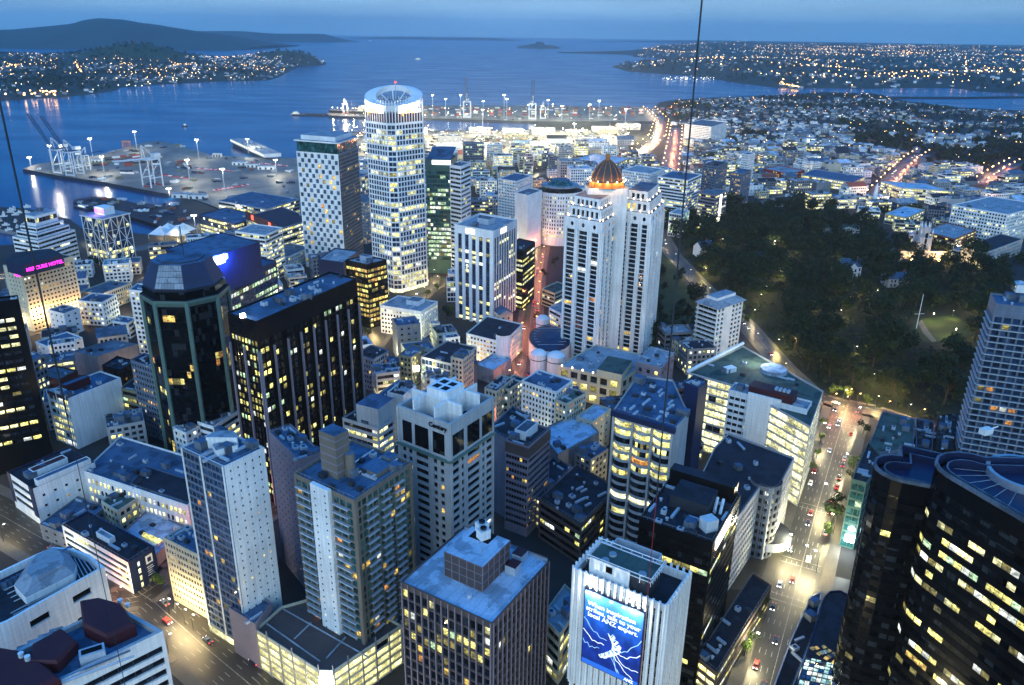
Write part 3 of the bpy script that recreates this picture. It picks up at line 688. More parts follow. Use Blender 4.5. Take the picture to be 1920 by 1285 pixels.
road([P2(150, 1140) , P2(262, 1118), P2(322, 1078), P2(420, 1010), P2(560, 920)], 12, 3, 1, name='side_street')
road([P2(-100, 640), P2(30, 630), P2(130, 600), P2(250, 540), P2(330, 500), P2(560, 480)], 14, 3, 2)
road([P2(0, 520), P2(150, 500), P2(240, 470), P2(400, 440), P2(640, 430), P2(900, 400), P2(1000, 330), P2(1100, 300), P2(1200, 290)], 14, 3, 1, name='quay_street')
road([P2(1190, 300), P2(1232, 262), P2(1240, 232), P2(1215, 205)], 26, 0, 3, name='motorway')
road([P2(1255, 330), P2(1262, 285), P2(1266, 262), P2(1268, 240)], 34, 0, 3, name='motorway')
road([P2(1640, 372), P2(1680, 330), P2(1705, 306), P2(1730, 290)], 22, 4, 2, name='hill_road')
road([P2(1840, 345), P2(1870, 325), P2(1905, 306)], 16, 3, 1, name='hill_road')
road([P2(1400, 390), P2(1480, 366), P2(1640, 372), P2(1800, 400), P2(1930, 420)], 14, 3, 1, name='hill_road')
slab('yard_ground', px([(656, 250), (770, 248), (1000, 245), (1175, 244), (1180, 292), (1000, 300), (800, 300), (660, 318)]), .008, 'port_ground')
PARK = px([(1236, 430), (1262, 470), (1300, 520), (1420, 620), (1475, 690), (1545, 742), (1600, 756), (1660, 772), (1790, 800), (1850, 640), (1890, 560), (1880, 500), (1700, 470), (1560, 400), (1380, 388), (1290, 405)])
slab('park_ground', PARK, .006, 'park_soil')
slab('park_slope', px([(1222, 470), (1250, 470), (1290, 540), (1330, 590), (1296, 650), (1215, 650)]), .010, 'grass_green')
slab('park_lawn', px([(1700, 620), (1730, 598), (1790, 590), (1830, 625), (1760, 642), (1715, 640)]), .016, 'grass_green')
slab('park_path', px([(1728, 600), (1742, 622), (1756, 640), (1748, 642), (1732, 626), (1720, 606)]), .022, 'pavement')
# ------------------------------------------------------------------ the buildings one by one
def rel(root): return -Vector(root.location)
def plan(L, Nn, Rr=None, z=0.0, T=None):
    if Rr is None:
        l, n, t = P2(*L, z), P2(*Nn, z), P2(*T, z); r = n + t - l; pr = proj((r.x, r.y, z)); Rr = pr
    return quad3(L, Nn, Rr, z)
def lerp2(a, b, t): return Vector(a).lerp(Vector(b), t)
def box_on(root, q, z, mats, h, name='plant_room', inset_=None, frac=None, top='roof_grey'):
    """a smaller block on a roof: frac = (s0, s1, t0, t1) in the plan's own axes q0->q1 and q0->q3"""
    s0, s1, t0, t1 = frac; o, e, f = Vector(q[0]), Vector(q[1]) - Vector(q[0]), Vector(q[3]) - Vector(q[0])
    c = [o + e * s0 + f * t0, o + e * s1 + f * t0, o + e * s1 + f * t1, o + e * s0 + f * t1]
    b = MB(); c = ccw(c); b.prism([(p.x, p.y) for p in c], z, z + h, mats, None); ci = inset(c, .3)
    b.poly([(p.x, p.y, z + h - .3) for p in ci], top)
    for i in range(4):
        j = (i + 1) % 4; b.poly([(*c[i], z + h), (*c[j], z + h), (*ci[j], z + h), (*ci[i], z + h)], mats); b.poly([(*ci[j], z + h - .3), (*ci[i], z + h - .3), (*ci[i], z + h), (*ci[j], z + h)], mats)
    part(root, b, name); return c

# --- white apartment tower with a blank white side
q = plan((337, 838), (420, 875), (496, 839), 78); z = 78
tiny = dict(fl=3.0, bay=3.1, px=.80, sp=.72, dep=.15, mx=.8, lit=.07, set='home', glass='glass_dark', top=1.5)
grid = dict(mode='grid', fl=2.95, bay=2.15, px=.10, sp=.30, dep=.22, mx=.5, lit=.045, set='home', glass='glass_blue', wall='blue_grey', sm=None, cluster=.2, top=1.2, bot=4.0)
WT = block('apartment_tower', 'tall white apartment tower with a blank dotted side and half drum on its roof', 'apartment tower', q, z, styles=(grid, tiny), wall='white_paint', roof='roof_blue', par=.7, gear=5, seed=3)
c = sum(q, Vector((0, 0))) / 4; b = MB(); dr = ring(c, 5.2, 22, 0)
b.prism([(p.x, p.y) for p in dr[:12]] , z - .7, z + 3.6, 'white_paint', 'roof_pale'); b.box((c.x + 1.5, c.y - 1.5, z - .7), (7, 5, 2.4), 'white_paint', .6, 'roof_pale'); part(WT, b, 'water_tank')
e = left_right(q)[0]; u = (e[1] - e[0]).normalized(); n = Vector((u.y, -u.x)); b = MB(); Lw = (e[1] - e[0]).length
for s in (.46, .03, .97): b.wbox(e[0], u, n, Lw * s - .3, Lw * s + .3, 3, z - .2, .004, .28, 'white_paint')
part(WT, b, 'pilaster')
b = MB(); b.wbox(e[0], u, n, .4, Lw - .4, .4, 3.2, .006, .1, 'lit_pale'); part(WT, b, 'shop_window')
# --- cream slab beside it
q = plan((303, 1009), (376, 1043), T=(350, 985), z=29.4)
block('office_block', 'cream office slab with rows of small dark windows beside the white tower', 'office block', q, 29.4, dict(mode='grid', fl=3.1, bay=1.55, px=.36, sp=.5, dep=.25, lit=.05, set='warm', wall='cream_paint', mx=.4, top=1.2, bot=1.5), wall='cream_paint', roof='roof_blue', gear=3)
# --- low office block with dark ends and a poster
q = plan((122, 981), (240, 1055), (288, 1024), 15.2)
bk = block('office_block', 'low banded office block with a dark end wall carrying a white poster', 'office block', q, 15.2, styles=(dict(mode='ribbon', fl=3.5, bay=3, px=.06, sp=.48, dep=.4, lit=.12, set='office', mx=1.2, top=1.6, bot=1.2, wall='white_paint'), dict(fl=3.5, bay=4.6, px=.68, sp=.3, lit=.5, set='pale', wall='dark_blue', mx=4, top=2)), wall='dark_blue', roof='roof_dark', gear=2, seed=9)
box_on(bk, q, 14.3, 'white_paint', 2.6, frac=(.42, .62, .3, .52), top='roof_pale')
e = left_right(q)[-1]; u = (e[1] - e[0]).normalized(); n = Vector((u.y, -u.x)); Lw = (e[1] - e[0]).length; b = MB(); b.wbox(e[0], u, n, Lw * .55, Lw * .92, 2.5, 14.2, .01, .12, 'dark_blue'); part(bk, b, 'poster')
b = MB(); b.wbox(e[0], u, n, Lw * .60, Lw * .86, 9.4, 13.2, .13, .17, 'white_paint'); b.wbox(e[0], u, n, Lw * .66, Lw * .80, 10.2, 12.2, .171, .18, 'dark_blue')
for k in range(5): b.wbox(e[0], u, n, Lw * (.60 + .02 * (k % 2)), Lw * (.86 - .04 * (k % 3)), 4 + k * .95, 4.35 + k * .95, .13, .16, 'white_paint')
part(bk, b, 'poster_print')
# --- store with dark blue ends
q = plan((16, 884), (61, 917), (176, 866), 19)
bk = block('department_store', 'white store building with dark blue bands and a black flat roof', 'store', q, 19, styles=(dict(mode='ribbon', fl=4.0, bay=3, px=.1, sp=.5, dep=.3, lit=.1, wall='white_paint', mx=3, top=2.2, set='pale', bot=4), dict(fl=5.0, bay=5.2, px=.74, sp=.76, dep=.3, lit=.12, wall='white_paint', mx=1.5, top=3, set='home')), wall='dark_blue', roof='roof_dark', gear=4, seed=4)
box_on(bk, q, 18.1, 'white_paint', 3.0, frac=(.36, .56, .2, .75), top='maroon_metal'); box_on(bk, q, 18.1, 'white_paint', 3.4, frac=(.84, .99, .1, .95), top='roof_blue')
e = left_right(q)[0]; u = (e[1] - e[0]).normalized(); n = Vector((u.y, -u.x)); Lw = (e[1] - e[0]).length; 
for s0, s1 in ((Lw - 3.6, Lw + .2), (-.2, 2.6)): b = MB(); b.wbox(e[0], u, n, s0, s1, 4, 19.2, .006, .3, 'dark_blue'); part(bk, b, 'end_panel')
# --- long store with a big flat roof
q = plan((203, 861), (352, 948), T=(243, 799), z=17)
bk = block('department_store', 'long white store with lit window rows and a vast blue flat roof', 'store', q, 17, dict(mode='punch', fl=4.2, bay=2.6, px=.4, sp=.45, dep=.3, lit=.5, set='pale', wall='white_paint', mx=1.5, top=2.4), wall='white_paint', roof='roof_blue', gear=7, seed=6)
box_on(bk, q, 16.1, 'roof_grey', 1.1, frac=(.45, .99, .05, .5), name='roof_deck', top='roof_dark')
# --- white slab with the maroon roof
q = plan((89, 733), (127, 748), (225, 708), 29.7)
bk = block('office_block', 'white office slab with a blank white end wall and maroon roof screens', 'office block', q, 29.7, styles=(dict(mode='grid', fl=3.9, bay=4.5, px=.1, sp=.36, dep=.4, lit=.8, set='pale', wall='white_paint', mx=.6, top=.8), dict(blank=True, wall='white_paint')), wall='white_paint', roof='roof_blue', gear=4, seed=8)
box_on(bk, q, 28.8, 'maroon_metal', 4.5, frac=(.30, .55, .15, .6), top='roof_blue'); box_on(bk, q, 28.8, 'white_paint', 3.2, frac=(.38, .68, .0, .12))
e = left_right(q)[0]; u = (e[1] - e[0]).normalized(); n = Vector((u.y, -u.x)); b = MB()
for k in range(3): b.wbox(e[0], u, n, 1 + k * (e[1] - e[0]).length * .45, 1.35 + k * (e[1] - e[0]).length * .45, 1, 31.5, .6, .95, 'white_paint')
part(bk, b, 'fin'); b = MB(); b.wbox(e[0], u, n, 0, (e[1] - e[0]).length, 28.6, 30.4, .01, .5, 'maroon_metal'); part(bk, b, 'fascia')
# --- dark tower at the left edge
zt = 96; hd = Vector(P2(104, 868)); rr = hd; A = P2(104, 868); Bq = P2(-60, 905); dirw = (Bq - A).normalized(); q = [A, A + dirw * 40, A + dirw * 40 + Vector((-dirw.y, dirw.x)) * -14, A + Vector((-dirw.y, dirw.x)) * -7]
block('office_tower', 'dark office tower with rows of lit windows at the left edge of the view', 'office tower', q, ztop((104, 868), (18, 563)), dict(mode='ribbon', fl=4.2, bay=4.2, px=.18, sp=.55, dep=.3, lit=.48, set='pale', wall='black_stone', pm='black_stone', mx=3, top=8, bot=14), wall='black_stone', roof='roof_dark', gear=3)
# --- octagonal black glass tower
cpt = P2(372, 838); ca = (P2(318, 822) ); zt = 87.0
cc = P2(341, 552, zt); rad = (P2(412, 552, zt) - P2(272, 552, zt)).length / 2 * 1.02; cc = cc + Vector((0, rad * .25)); q = ring(cc, rad / math.cos(math.pi / 8), 8, math.pi / 8); FOOT.append(q); q = ccw(q)
OT = thing('office_tower', 'black glass octagonal tower with green metal edges and a pitched crown', 'office tower', None, (cc.x, cc.y, 0))
W = MB(); panes = []; rg = random.Random(21)
for i in range(8):
    A, B = q[i], q[(i + 1) % 8]
    if not faces_camera(A, B): W.poly([(*A, 0), (*B, 0), (*B, zt), (*A, zt)], 'glass_black'); continue
    facade(W, panes, A, B, 0, zt, dict(mode='grid', fl=3.7, bay=1.9, px=.06, sp=.10, dep=.05, lit=.02, set='warm', glass='glass_black', wall='black_stone', mx=.9, top=2.5, rowlit={21: (.45, 'warm'), 20: (.5, 'warm'), 22: (.4, 'warm'), 17: (.25, 'home'), 9: (.15, 'home'), 8: (.12, 'home')}), rg, 'black_stone')
part(OT, W, 'wall'); add_windows(OT, panes, 100)
b = MB()
for i in range(8):
    A = q[i]; d_ = (A - cc).normalized(); b.bar((A.x, A.y, 0), (A.x, A.y, zt), 1.15, 'green_metal', 6)
part(OT, b, 'edge_column'); b = MB(); qo = inset(q, -.9); b.frustum(q, zt - 2, qo, zt, 'green_metal'); b.frustum(qo, zt, qo, zt + 1.2, 'green_metal', 'roof_dark'); part(OT, b, 'cornice')
zc = zt + 1.2; b = MB(); q1 = inset(q, .6); q2 = inset(q, rad * .16); q3 = inset(q, rad * .30); b.frustum(q1, zc, q1, zc + 4, 'glass_black'); b.frustum(q1, zc + 4, q2, zc + 5, 'dark_metal'); q2 = inset(q, .9); b.frustum(q2, zc + 5, q3, zc + 16, 'dark_blue', 'roof_blue'); part(OT, b, 'crown_roof')
b = MB(); fs = [i for i in range(8) if faces_camera(q[i], q[(i + 1) % 8])]; fs.sort(key=lambda i: abs(proj((*((q[i] + q[(i + 1) % 8]) / 2), zt))[0] - 330)); i = fs[0]; a0, a1, b0, b1 = q2[i], q2[(i + 1) % 8], q3[i], q3[(i + 1) % 8]
lv = lambda t, s, k: (Vector((*a0, zc + 5)).lerp(Vector((*a1, zc + 5)), s)).lerp(Vector((*b0, zc + 16)).lerp(Vector((*b1, zc + 16)), s), t) + Vector((0, -.12, .12))
for r_ in range(4):
    for k in range(9): b.poly([lv(.04 + r_ * .24, .02 + k * .107, 0), lv(.04 + r_ * .24, .12 + k * .107, 0), lv(.26 + r_ * .24, .12 + k * .107, 0), lv(.26 + r_ * .24, .02 + k * .107, 0)], 'roof_pale')
part(OT, b, 'white_panel'); b = MB(); qq = inset(q, rad * .45); b.frustum(qq, zc + 16, qq, zc + 16.6, 'dark_metal', 'roof_blue'); b.bar((cc.x, cc.y + 4, zc + 16), (cc.x, cc.y + 4, zc + 31), .25, 'dark_metal'); part(OT, b, 'mast')
# --- dark brown tower
z = 92; q = plan((432, 584), (480, 603), (650, 519), z)
bw = dict(mode='vert', fl=3.65, bay=3.0, px=.18, sp=.36, dep=.4, lit=.30, set='office', glass='glass_brown', wall='black_stone', sm='black_stone', mx=.8, top=9.5, cluster=.35)
BT = block('office_tower', 'dark brown office tower with scattered yellow lit windows and thin grey fins', 'office tower', q, z, styles=(dict(bw, lit=.55, bay=2.4), dict(bw, skip=lambda i, j, nb, nf: i % 3 == 2)), wall='black_stone', roof='roof_blue', gear=8, seed=15)
e = left_right(q)
for A, B in e:
    u = (B - A).normalized(); n = Vector((u.y, -u.x)); Lw = (B - A).length; b = MB(); k = max(2, round(Lw / 9.2))
    for i in range(k + 1): b.wbox(A, u, n, i * Lw / k - .35, i * Lw / k + .35, 0, z - 14, .006, .9, 'mauve_stone')
    part(BT, b, 'fin')
A, B = e[0]; lamp = MB(); lamp.box((A.lerp(B, .55).x, A.lerp(B, .55).y, z), (2.2, 1.2, 1.6), 'lamp_cool', .5); part(BT, lamp, 'floodlight')
# --- blue signed tower behind the octagon
z1, z2 = 66, 88; q = plan((338, 528), (396, 546), (497, 487), z1)
st = dict(mode='grid', fl=3.9, bay=3.2, px=.12, sp=.36, dep=.25, lit=.6, set='green', glass='glass_blue', wall='dark_blue', mx=1, top=3.5, cluster=.5)
bk = block('office_tower', 'dark blue tower with a glowing blue rooftop sign and green lit windows', 'office tower', q, z1, st, wall='dark_blue', roof='roof_blue', gear=2)
q2 = plan((322, 464), (381, 487), (475, 452), z2); b = MB(); b.prism([(p.x, p.y) for p in q2], z1 - .9, z2, 'dark_blue', None); qi = inset(q2, .5); b.poly([(*p, z2 - .5) for p in qi], 'roof_blue')
for i in range(4): j = (i + 1) % 4; b.poly([(*q2[i], z2), (*q2[j], z2), (*qi[j], z2), (*qi[i], z2)], 'dark_blue')
part(bk, b, 'plant_storey'); A, B = left_right(q2)[-1]; SGN = (A, B); u = (B - A).normalized(); n = Vector((u.y, -u.x)); b = MB(); Lg = (B - A).length
for s0, s1, h0, h1 in ((.05, .16, 1.6, 6.0), (.162, .20, .6, 5.4), (.202, .27, .6, 5.5), (.272, .34, .4, 5.3), (.342, .39, .8, 3.6)): b.wbox(A, u, n, Lg * s0, Lg * s1, z2 - h1, z2 - h0, .05, .7, 'sign_glowblue')
part(bk, b, 'lit_sign'); L0 = A.lerp(B, .3) + n * 5; light('sign_light', bk, Vector((L0.x, L0.y, z2 - 2)) - Vector(bk.location), 60000, (.08, .18, 1), 1.0)
# --- amber lit office block
z = 50; q = plan((645, 488), (688, 496), (727, 487), z); am = dict(mode='grid', fl=3.7, bay=2.9, px=.10, sp=.4, dep=.3, lit=.72, set='warm', glass='glass_brown', wall='black_stone', mx=.3, top=3.8, cluster=.55)
bk = block('office_block', 'black office block glowing amber from most of its windows', 'office block', q, z, am, wall='black_stone', roof='roof_pale', gear=5, big=.3)
q2 = plan((600, 478), (646, 489), (690, 470), 52); b = MB(); block('plant_tower', 'plain dark blue windowless block joined to the amber office', 'office block', plan((600, 484), (643, 492), (664, 470), 49), 49, dict(blank=True), wall='dark_blue', roof='roof_pale', gear=2)
# --- white round-crowned tower
z = 130; A0 = P2(745, 550); hdv = math.hypot(A0.x, A0.y)
Lb, Nb, Rb = P2(690, 503), P2(742, 551), P2(800, 520)
a = (Lb - Nb); bb = (Rb - Nb); la = 37; lb = 39; ua = (Vector((-.74, .67))).normalized(); ub = Vector((.67, .74)).normalized(); Nn = P2(746, 552)
q = [Nn, Nn + ub * lb, Nn + ub * lb + ua * la, Nn + ua * la]; q = ccw(q)
def chamfer(q, d):
    out = []
    for i in range(len(q)):
        p, a, b_ = q[i], q[i - 1], q[(i + 1) % len(q)]; out += [p + (a - p).normalized() * d, p + (b_ - p).normalized() * d]
    return out
qc = chamfer(q, 5.0); cc = sum(q, Vector((0, 0))) / 4; FOOT.append(q)
PW = thing('office_tower', 'tallest white grid tower with a glowing oval crown at the waterfront', 'office tower', None, (cc.x, cc.y, 0)); W = MB(); panes = []; rg = random.Random(33); zb = ztop((746, 552), (746, 232))
for i in range(8):
    A, B = qc[i], qc[(i + 1) % 8]
    if not faces_camera(A, B): W.poly([(*A, 0), (*B, 0), (*B, zb), (*A, zb)], 'white_paint'); continue
    facade(W, panes, A, B, 0, zb, dict(mode='grid', fl=4.1, bay=3.1 if (B - A).length > 12 else 3.3, px=.24 if (B - A).length > 12 else .08, sp=.26, dep=.35, lit=.36, set='pale', glass='glass_blue', mx=.5, top=1.5, bot=3, cluster=1.3, wall='white_paint', rowlit={0: (0, 'pale')}), rg, 'white_paint')
part(PW, W, 'wall'); add_windows(PW, panes, 100)
b = MB(); qs = chamfer(inset(q, -.25), 5.0); b.frustum(qs, 0.5, qs, 3.2, 'lit_glow'); part(PW, b, 'lit_base')
b = MB(); qs = chamfer(inset(q, .4), 5.0); b.frustum(qs, zb, qs, zb + 7, 'maroon_metal', 'roof_grey'); part(PW, b, 'maroon_band')
b = MB(); 
for i in range(8):
    A, B = qs[i], qs[(i + 1) % 8]; k = max(1, round((B - A).length / 2.8)); u = (B - A).normalized(); n = Vector((u.y, -u.x))
    for j in range(k + 1): p = A.lerp(B, j / k); b.box((p.x, p.y, zb), (.7, .7, 17), 'white_paint', math.atan2(u.y, u.x))
part(PW, b, 'crown_post')
b = MB(); qs2 = chamfer(inset(q, 4), 5.0); b.frustum(qs2, zb + 7, qs2, zb + 15, 'plant_metal', 'roof_pale'); part(PW, b, 'plant_storey')
b = MB(); b.smooth = False; Rx = 22.8; nseg = 48; th = lambda k: 2 * math.pi * k / nseg; dirx = math.atan2(ub.y + ua.y, ub.x + ua.x)
def ell(k, r, z): t = th(k); p = Vector((r * math.cos(t), r * .98 * math.sin(t))); return (cc.x + p.x, cc.y + p.y, z)
z0c = zb + 15
for k in range(nseg):
    up = lambda kk: z0c + 4.5 + 6.5 * math.sin(th(kk)) 
    b.poly([ell(k, Rx, up(k) - 4.5), ell(k + 1, Rx, up(k + 1) - 4.5), ell(k + 1, Rx + .5, up(k + 1)), ell(k, Rx + .5, up(k))], 'white_paint')
    b.poly([ell(k, Rx + .5, up(k)), ell(k + 1, Rx + .5, up(k + 1)), ell(k + 1, Rx - 8.5, up(k + 1) + .4), ell(k, Rx - 8.5, up(k) + .4)], 'white_paint')
    b.poly([ell(k, Rx - 8.5, up(k) + .4), ell(k + 1, Rx - 8.5, up(k + 1) + .4), ell(k + 1, Rx - 8.2, up(k + 1) - 4), ell(k, Rx - 8.2, up(k) - 4)], 'white_paint')
    b.poly([ell(k, Rx, up(k) - 4.5), ell(k, Rx - 8.2, up(k) - 4), ell(k + 1, Rx - 8.2, up(k + 1) - 4), ell(k + 1, Rx, up(k + 1) - 4.5)], 'white_paint')
part(PW, b, 'crown_ring'); b = MB()
for k in range(8):
    t = k * math.pi / 4 + .2; zc2 = z0c + 3 + 6.5 * math.sin(t); b.bar((cc.x + 3 * math.cos(t), cc.y + 3 * math.sin(t), z0c - 3), (cc.x + 16.4 * math.cos(t), cc.y + 16.4 * math.sin(t), zc2), .55, 'white_paint', 6)
part(PW, b, 'crown_spoke'); b = MB(); p = cc + Vector((2, -2)); b.bar((p.x, p.y, z0c), (p.x, p.y, z0c + 14), .3, 'steel', 6); part(PW, b, 'mast'); b = MB(); b.prism(ring((p.x, p.y), .7, 8), z0c + 14, z0c + 15.2, 'tail_red', 'tail_red'); part(PW, b, 'beacon')
for A, B in left_right(chamfer(inset(q, -.2), 5.0))[:4]:
    L = (B - A).length; u = (B - A).normalized(); n = Vector((u.y, -u.x))
    if L < 12: continue
    b = MB(); b.wbox(A, u, n, L * .12, L * .88, zb + 7.2, zb + 9.4, .2, 1.0, 'lit_strip'); part(PW, b, 'light_strip')
    for t in (.25, .5, .75): p = A.lerp(B, t) + n * 4.5; light('flood', PW, Vector((p.x, p.y, zb + 12)) - Vector(PW.location), 3800, (1, .97, .9), .8)
    sign_on(PW, 'pwc', A, B, zb + 9.2, 7.5, 'sign_orange', 1.1, .42, bold=.15)
# --- chequered hotel tower
qb = P2(578, 498); z = ztop((578, 498), (563, 282)); q = plan((563, 282), (634, 290), (660, 276), z)
ck = dict(mode='punch', fl=4.5, bay=3.5, px=.10, sp=.2, dep=.35, lit=.12, set='home', glass='glass_sky', wall='white_paint', mx=.8, top=1, cluster=0, skip=lambda i, j, nb, nf: (i + j * 1) % 2 == 0 or False)
bk = block('hotel_tower', 'white hotel tower chequered with blue window panels', 'hotel tower', q, z, styles=(ck, dict(mode='grid', fl=3.3, bay=2.2, px=.2, sp=.35, lit=.06, set='home', glass='glass_dark', wall='grey_concrete', mx=.6)), wall='white_paint', roof='roof_grey', gear=1)
b = MB(); b.prism([(p.x, p.y) for p in inset(q, .8)], z, z + 9, 'glass_teal', None); q2 = inset(q, -1.2); b.prism([(p.x, p.y) for p in q2], z + 9, z + 10.2, 'white_paint', 'roof_pale', bottom=True); part(bk, b, 'glass_storey'); b = MB(); b.prism([(p.x, p.y) for p in inset(q, 4)], z + 10.2, z + 14, 'white_paint', 'roof_pale'); part(bk, b, 'plant_room')
# --- teal glass tower and slim striped tower
z = ztop((822, 512), (822, 300)); q = plan((798, 300), (846, 301), (858, 292), z); bk = block('office_tower', 'teal glass tower with a white sign glowing along its slanting top', 'office tower', q, z, dict(mode='grid', fl=4.0, bay=2.4, px=.08, sp=.34, dep=.2, lit=.55, set='green', glass='glass_teal', wall='copper_green', mx=.4, top=9, cluster=.8, bot=12), wall='copper_green', roof='roof_blue', gear=2)
A, B = left_right(q)[0]; u = (B - A).normalized(); n = Vector((u.y, -u.x)); L = (B - A).length; b = MB(); b.wbox(A, u, n, L * .25, L * .97, z - 3.8, z - .2, .05, .6, 'sign_white'); part(bk, b, 'lit_sign'); b = MB(); q2 = inset(q, .5); b.frustum(q2, z, [q2[0], q2[1], q2[2].lerp(q2[1], .02), q2[3]], z + .6, 'copper_green'); b.poly([(*q2[i], z + h_) for i, h_ in zip(range(4), (.5, .5, 8, 8))], 'roof_blue'); part(bk, b, 'sloping_roof')
z = ztop((858, 512), (858, 306)); block('office_tower', 'slim white tower with dark horizontal window stripes beside the teal tower', 'office tower', plan((848, 308), (864, 312), (872, 304), z), z, dict(mode='ribbon', fl=3.8, bay=3, px=.05, sp=.5, dep=.3, lit=.12, wall='white_paint', mx=.5, top=2), wall='white_paint', roof='roof_grey', gear=2)
# --- tower with white vertical piers
z = 74; q = plan((857, 420), (925, 434), (961, 411), z)
sv = dict(mode='vert', fl=3.75, bay=3.6, px=.34, sp=.34, dep=.5, lit=.24, set='pale', glass='glass_blue', wall='white_paint', sm='glass_blue', mx=1.8, top=6, cluster=.9)
bk = block('office_tower', 'blue glass tower striped with broad white vertical piers and a white crown', 'office tower', q, z, styles=(dict(sv, bay=7.0, px=.46), dict(sv, bay=4.2, px=.30)), wall='white_paint', roof='roof_pale', gear=6, big=.25)
for A, B in left_right(q):
    u = (B - A).normalized(); n = Vector((u.y, -u.x)); L = (B - A).length; b = MB(); b.wbox(A, u, n, L * .30, L * .52, z - 4.6, z - 1.2, .05, .4, 'lit_strip'); part(bk, b, 'lit_sign')
q2 = inset(q, -.5); b = MB(); b.frustum(q2, z + .02, q2, z + .5, 'white_paint'); part(bk, b, 'coping')
# --- narrow dark lit tower
z = ztop((975, 582), (980, 470)); block('office_tower', 'narrow dark tower with rounded bands of bright yellow windows by the red street', 'office tower', plan((954, 462), (981, 470), (992, 452), z), z, dict(mode='ribbon', fl=3.9, bay=5, px=.06, sp=.5, dep=.3, lit=.62, set='pale', glass='glass_dark', wall='black_stone', pm='black_stone', mx=.4, top=3.5, cluster=1.0), wall='black_stone', roof='roof_dark', gear=2)
# --- white five-storey office
q = plan((712, 572), (789, 584), (821, 565), 21.8); bk = block('office_block', 'white six storey office with a lit row and grey box on its roof', 'office block', q, 21.8, dict(mode='punch', fl=3.5, bay=2.5, px=.42, sp=.5, dep=.3, lit=.06, set='pale', wall='white_paint', top=2.2, rowlit={0: (.85, 'pale')}), wall='white_paint', roof='roof_pale', gear=4)
box_on(bk, q, 20.9, 'white_paint', 3.4, frac=(.45, .75, .45, .85), top='roof_grey')
# --- twin residential towers with stepped crowns and a copper dome
def twin(name, label, L, Nn, Rr, zt, seed):
    q = plan(L, Nn, Rr, zt); rg = random.Random(seed)
    fr = dict(mode='punch', fl=3.0, bay=6.2, px=.38, sp=.16, dep=.8, lit=.05, set='home', glass='glass_dark', wall='white_paint', mx=1.6, top=7.5, cluster=0)
    fr['cols'] = ((.06, .27), (.39, .61), (.73, .94)); sd = dict(fr, cols=((.08, .22), (.32, .46), (.56, .70), (.80, .92)))
    t = block(name, label, 'apartment tower', q, zt, styles=(fr, sd), wall='white_paint', roof='roof_grey', gear=0, seed=seed)
    for A, B in left_right(q):
        u = (B - A).normalized(); n = Vector((u.y, -u.x)); Lw = (B - A).length; b = MB(); nb = 3 if A == left_right(q)[0][0] else 4
        for i in range(nb + 1): s = 1.6 + i * (Lw - 3.2) / nb; b.wbox(A, u, n, s - .6, s + .6, 0, zt - 6.5, .006, .8, 'white_paint')
        part(t, b, 'pilaster')
        for i in range(nb):
            s = 1.6 + (i + .5) * (Lw - 3.2) / nb; p = A + u * s + n * .03; b = MB(); k = 12
            b.poly([(p.x + u.x * 1.1 * math.cos(2 * math.pi * a / k), p.y + u.y * 1.1 * math.cos(2 * math.pi * a / k), zt - 4 + 1.4 * math.sin(2 * math.pi * a / k)) for a in range(k)], 'glass_dark' if rg.random() < .6 else 'lit_orange'); part(t, b, 'round_window')
    z = zt
    for k, (d, h) in enumerate(((2.2, 7), (4.6, 6))):
        qi = inset(q, d); W = MB(); panes = []
        for i in range(4): facade(W, panes, qi[i], qi[(i + 1) % 4], z, z + h, dict(fr, cols=None, top=1.2, bay=3.6, fl=h - 1.2, sp=.3, bot=0, lit=.1, px=.4), rg, 'white_paint')
        W.poly([(*p, z + h) for p in qi], 'roof_grey'); part(t, W, 'upper_storey'); add_windows2(t, panes)
        for i in range(4):
            for s in (.06, .35, .65, .94):
                p = Vector(inset(q, d - 1.4)[i]).lerp(Vector(inset(q, d - 1.4)[(i + 1) % 4]), s); b = MB(); b.prism(ring(p, .32, 6), z + .5 - (k == 0) * .2, z + 1.5, 'lamp_small', 'lamp_small'); part(t, b, 'terrace_lamp')
        z += h
    return t, q, z
def add_windows2(root, panes):
    for c, u, n, w, h, mat in panes:
        put('window', pane_mesh(w, h, mat), root, mat=Matrix(((u.x, -n.x, 0, c.x - root.location.x), (u.y, -n.y, 0, c.y - root.location.y), (0, 0, 1, c.z - root.location.z), (0, 0, 0, 1))))
t1, qa, za = twin('apartment_tower', 'left half of the pale twin tower, with a stepped lamp-lit top', (1067, 403), (1130, 418), (1150, 397), 99, 41)
t2, qb, zb_ = twin('apartment_tower', 'right half of the pale twin tower, taller and nearer the dark park', (1164, 393), (1222, 402), (1236, 378), 101, 42)
zd = 116; cd = P2(1137, 349, zd); qd = ring(cd, 11.5, 12, .2); core = thing('stair_tower', 'pale core between the twin towers capped by a glowing copper dome and spire', 'tower', None, (cd.x, cd.y, 0))
b = MB(); b.prism([(p.x, p.y) for p in ccw([cd + Vector((-13, -9)), cd + Vector((13, -9)), cd + Vector((13, 12)), cd + Vector((-13, 12))])], 0, zd, 'white_paint', 'roof_grey'); part(core, b, 'wall')
W = MB(); panes = []; facade(W, panes, cd + Vector((-9, -9.3)), cd + Vector((9, -9.3)), 85, 113, dict(fl=6, bay=6, px=.3, sp=.25, lit=.3, set='home', wall='white_paint', dep=.6), random.Random(3), 'white_paint'); part(core, W, 'front_wall'); add_windows2(core, panes)
b = MB(); b.prism([(p.x, p.y) for p in qd], zd, zd + 3.2, 'gold_roof', None); b.prism([(p.x, p.y) for p in ring(cd, 11.9, 12, .2)], zd + 3.2, zd + 3.8, 'gold_roof', 'gold_roof', bottom=True); part(core, b, 'dome_drum')
b = MB(); prevr, prevz = 10.2, zd + 3.8
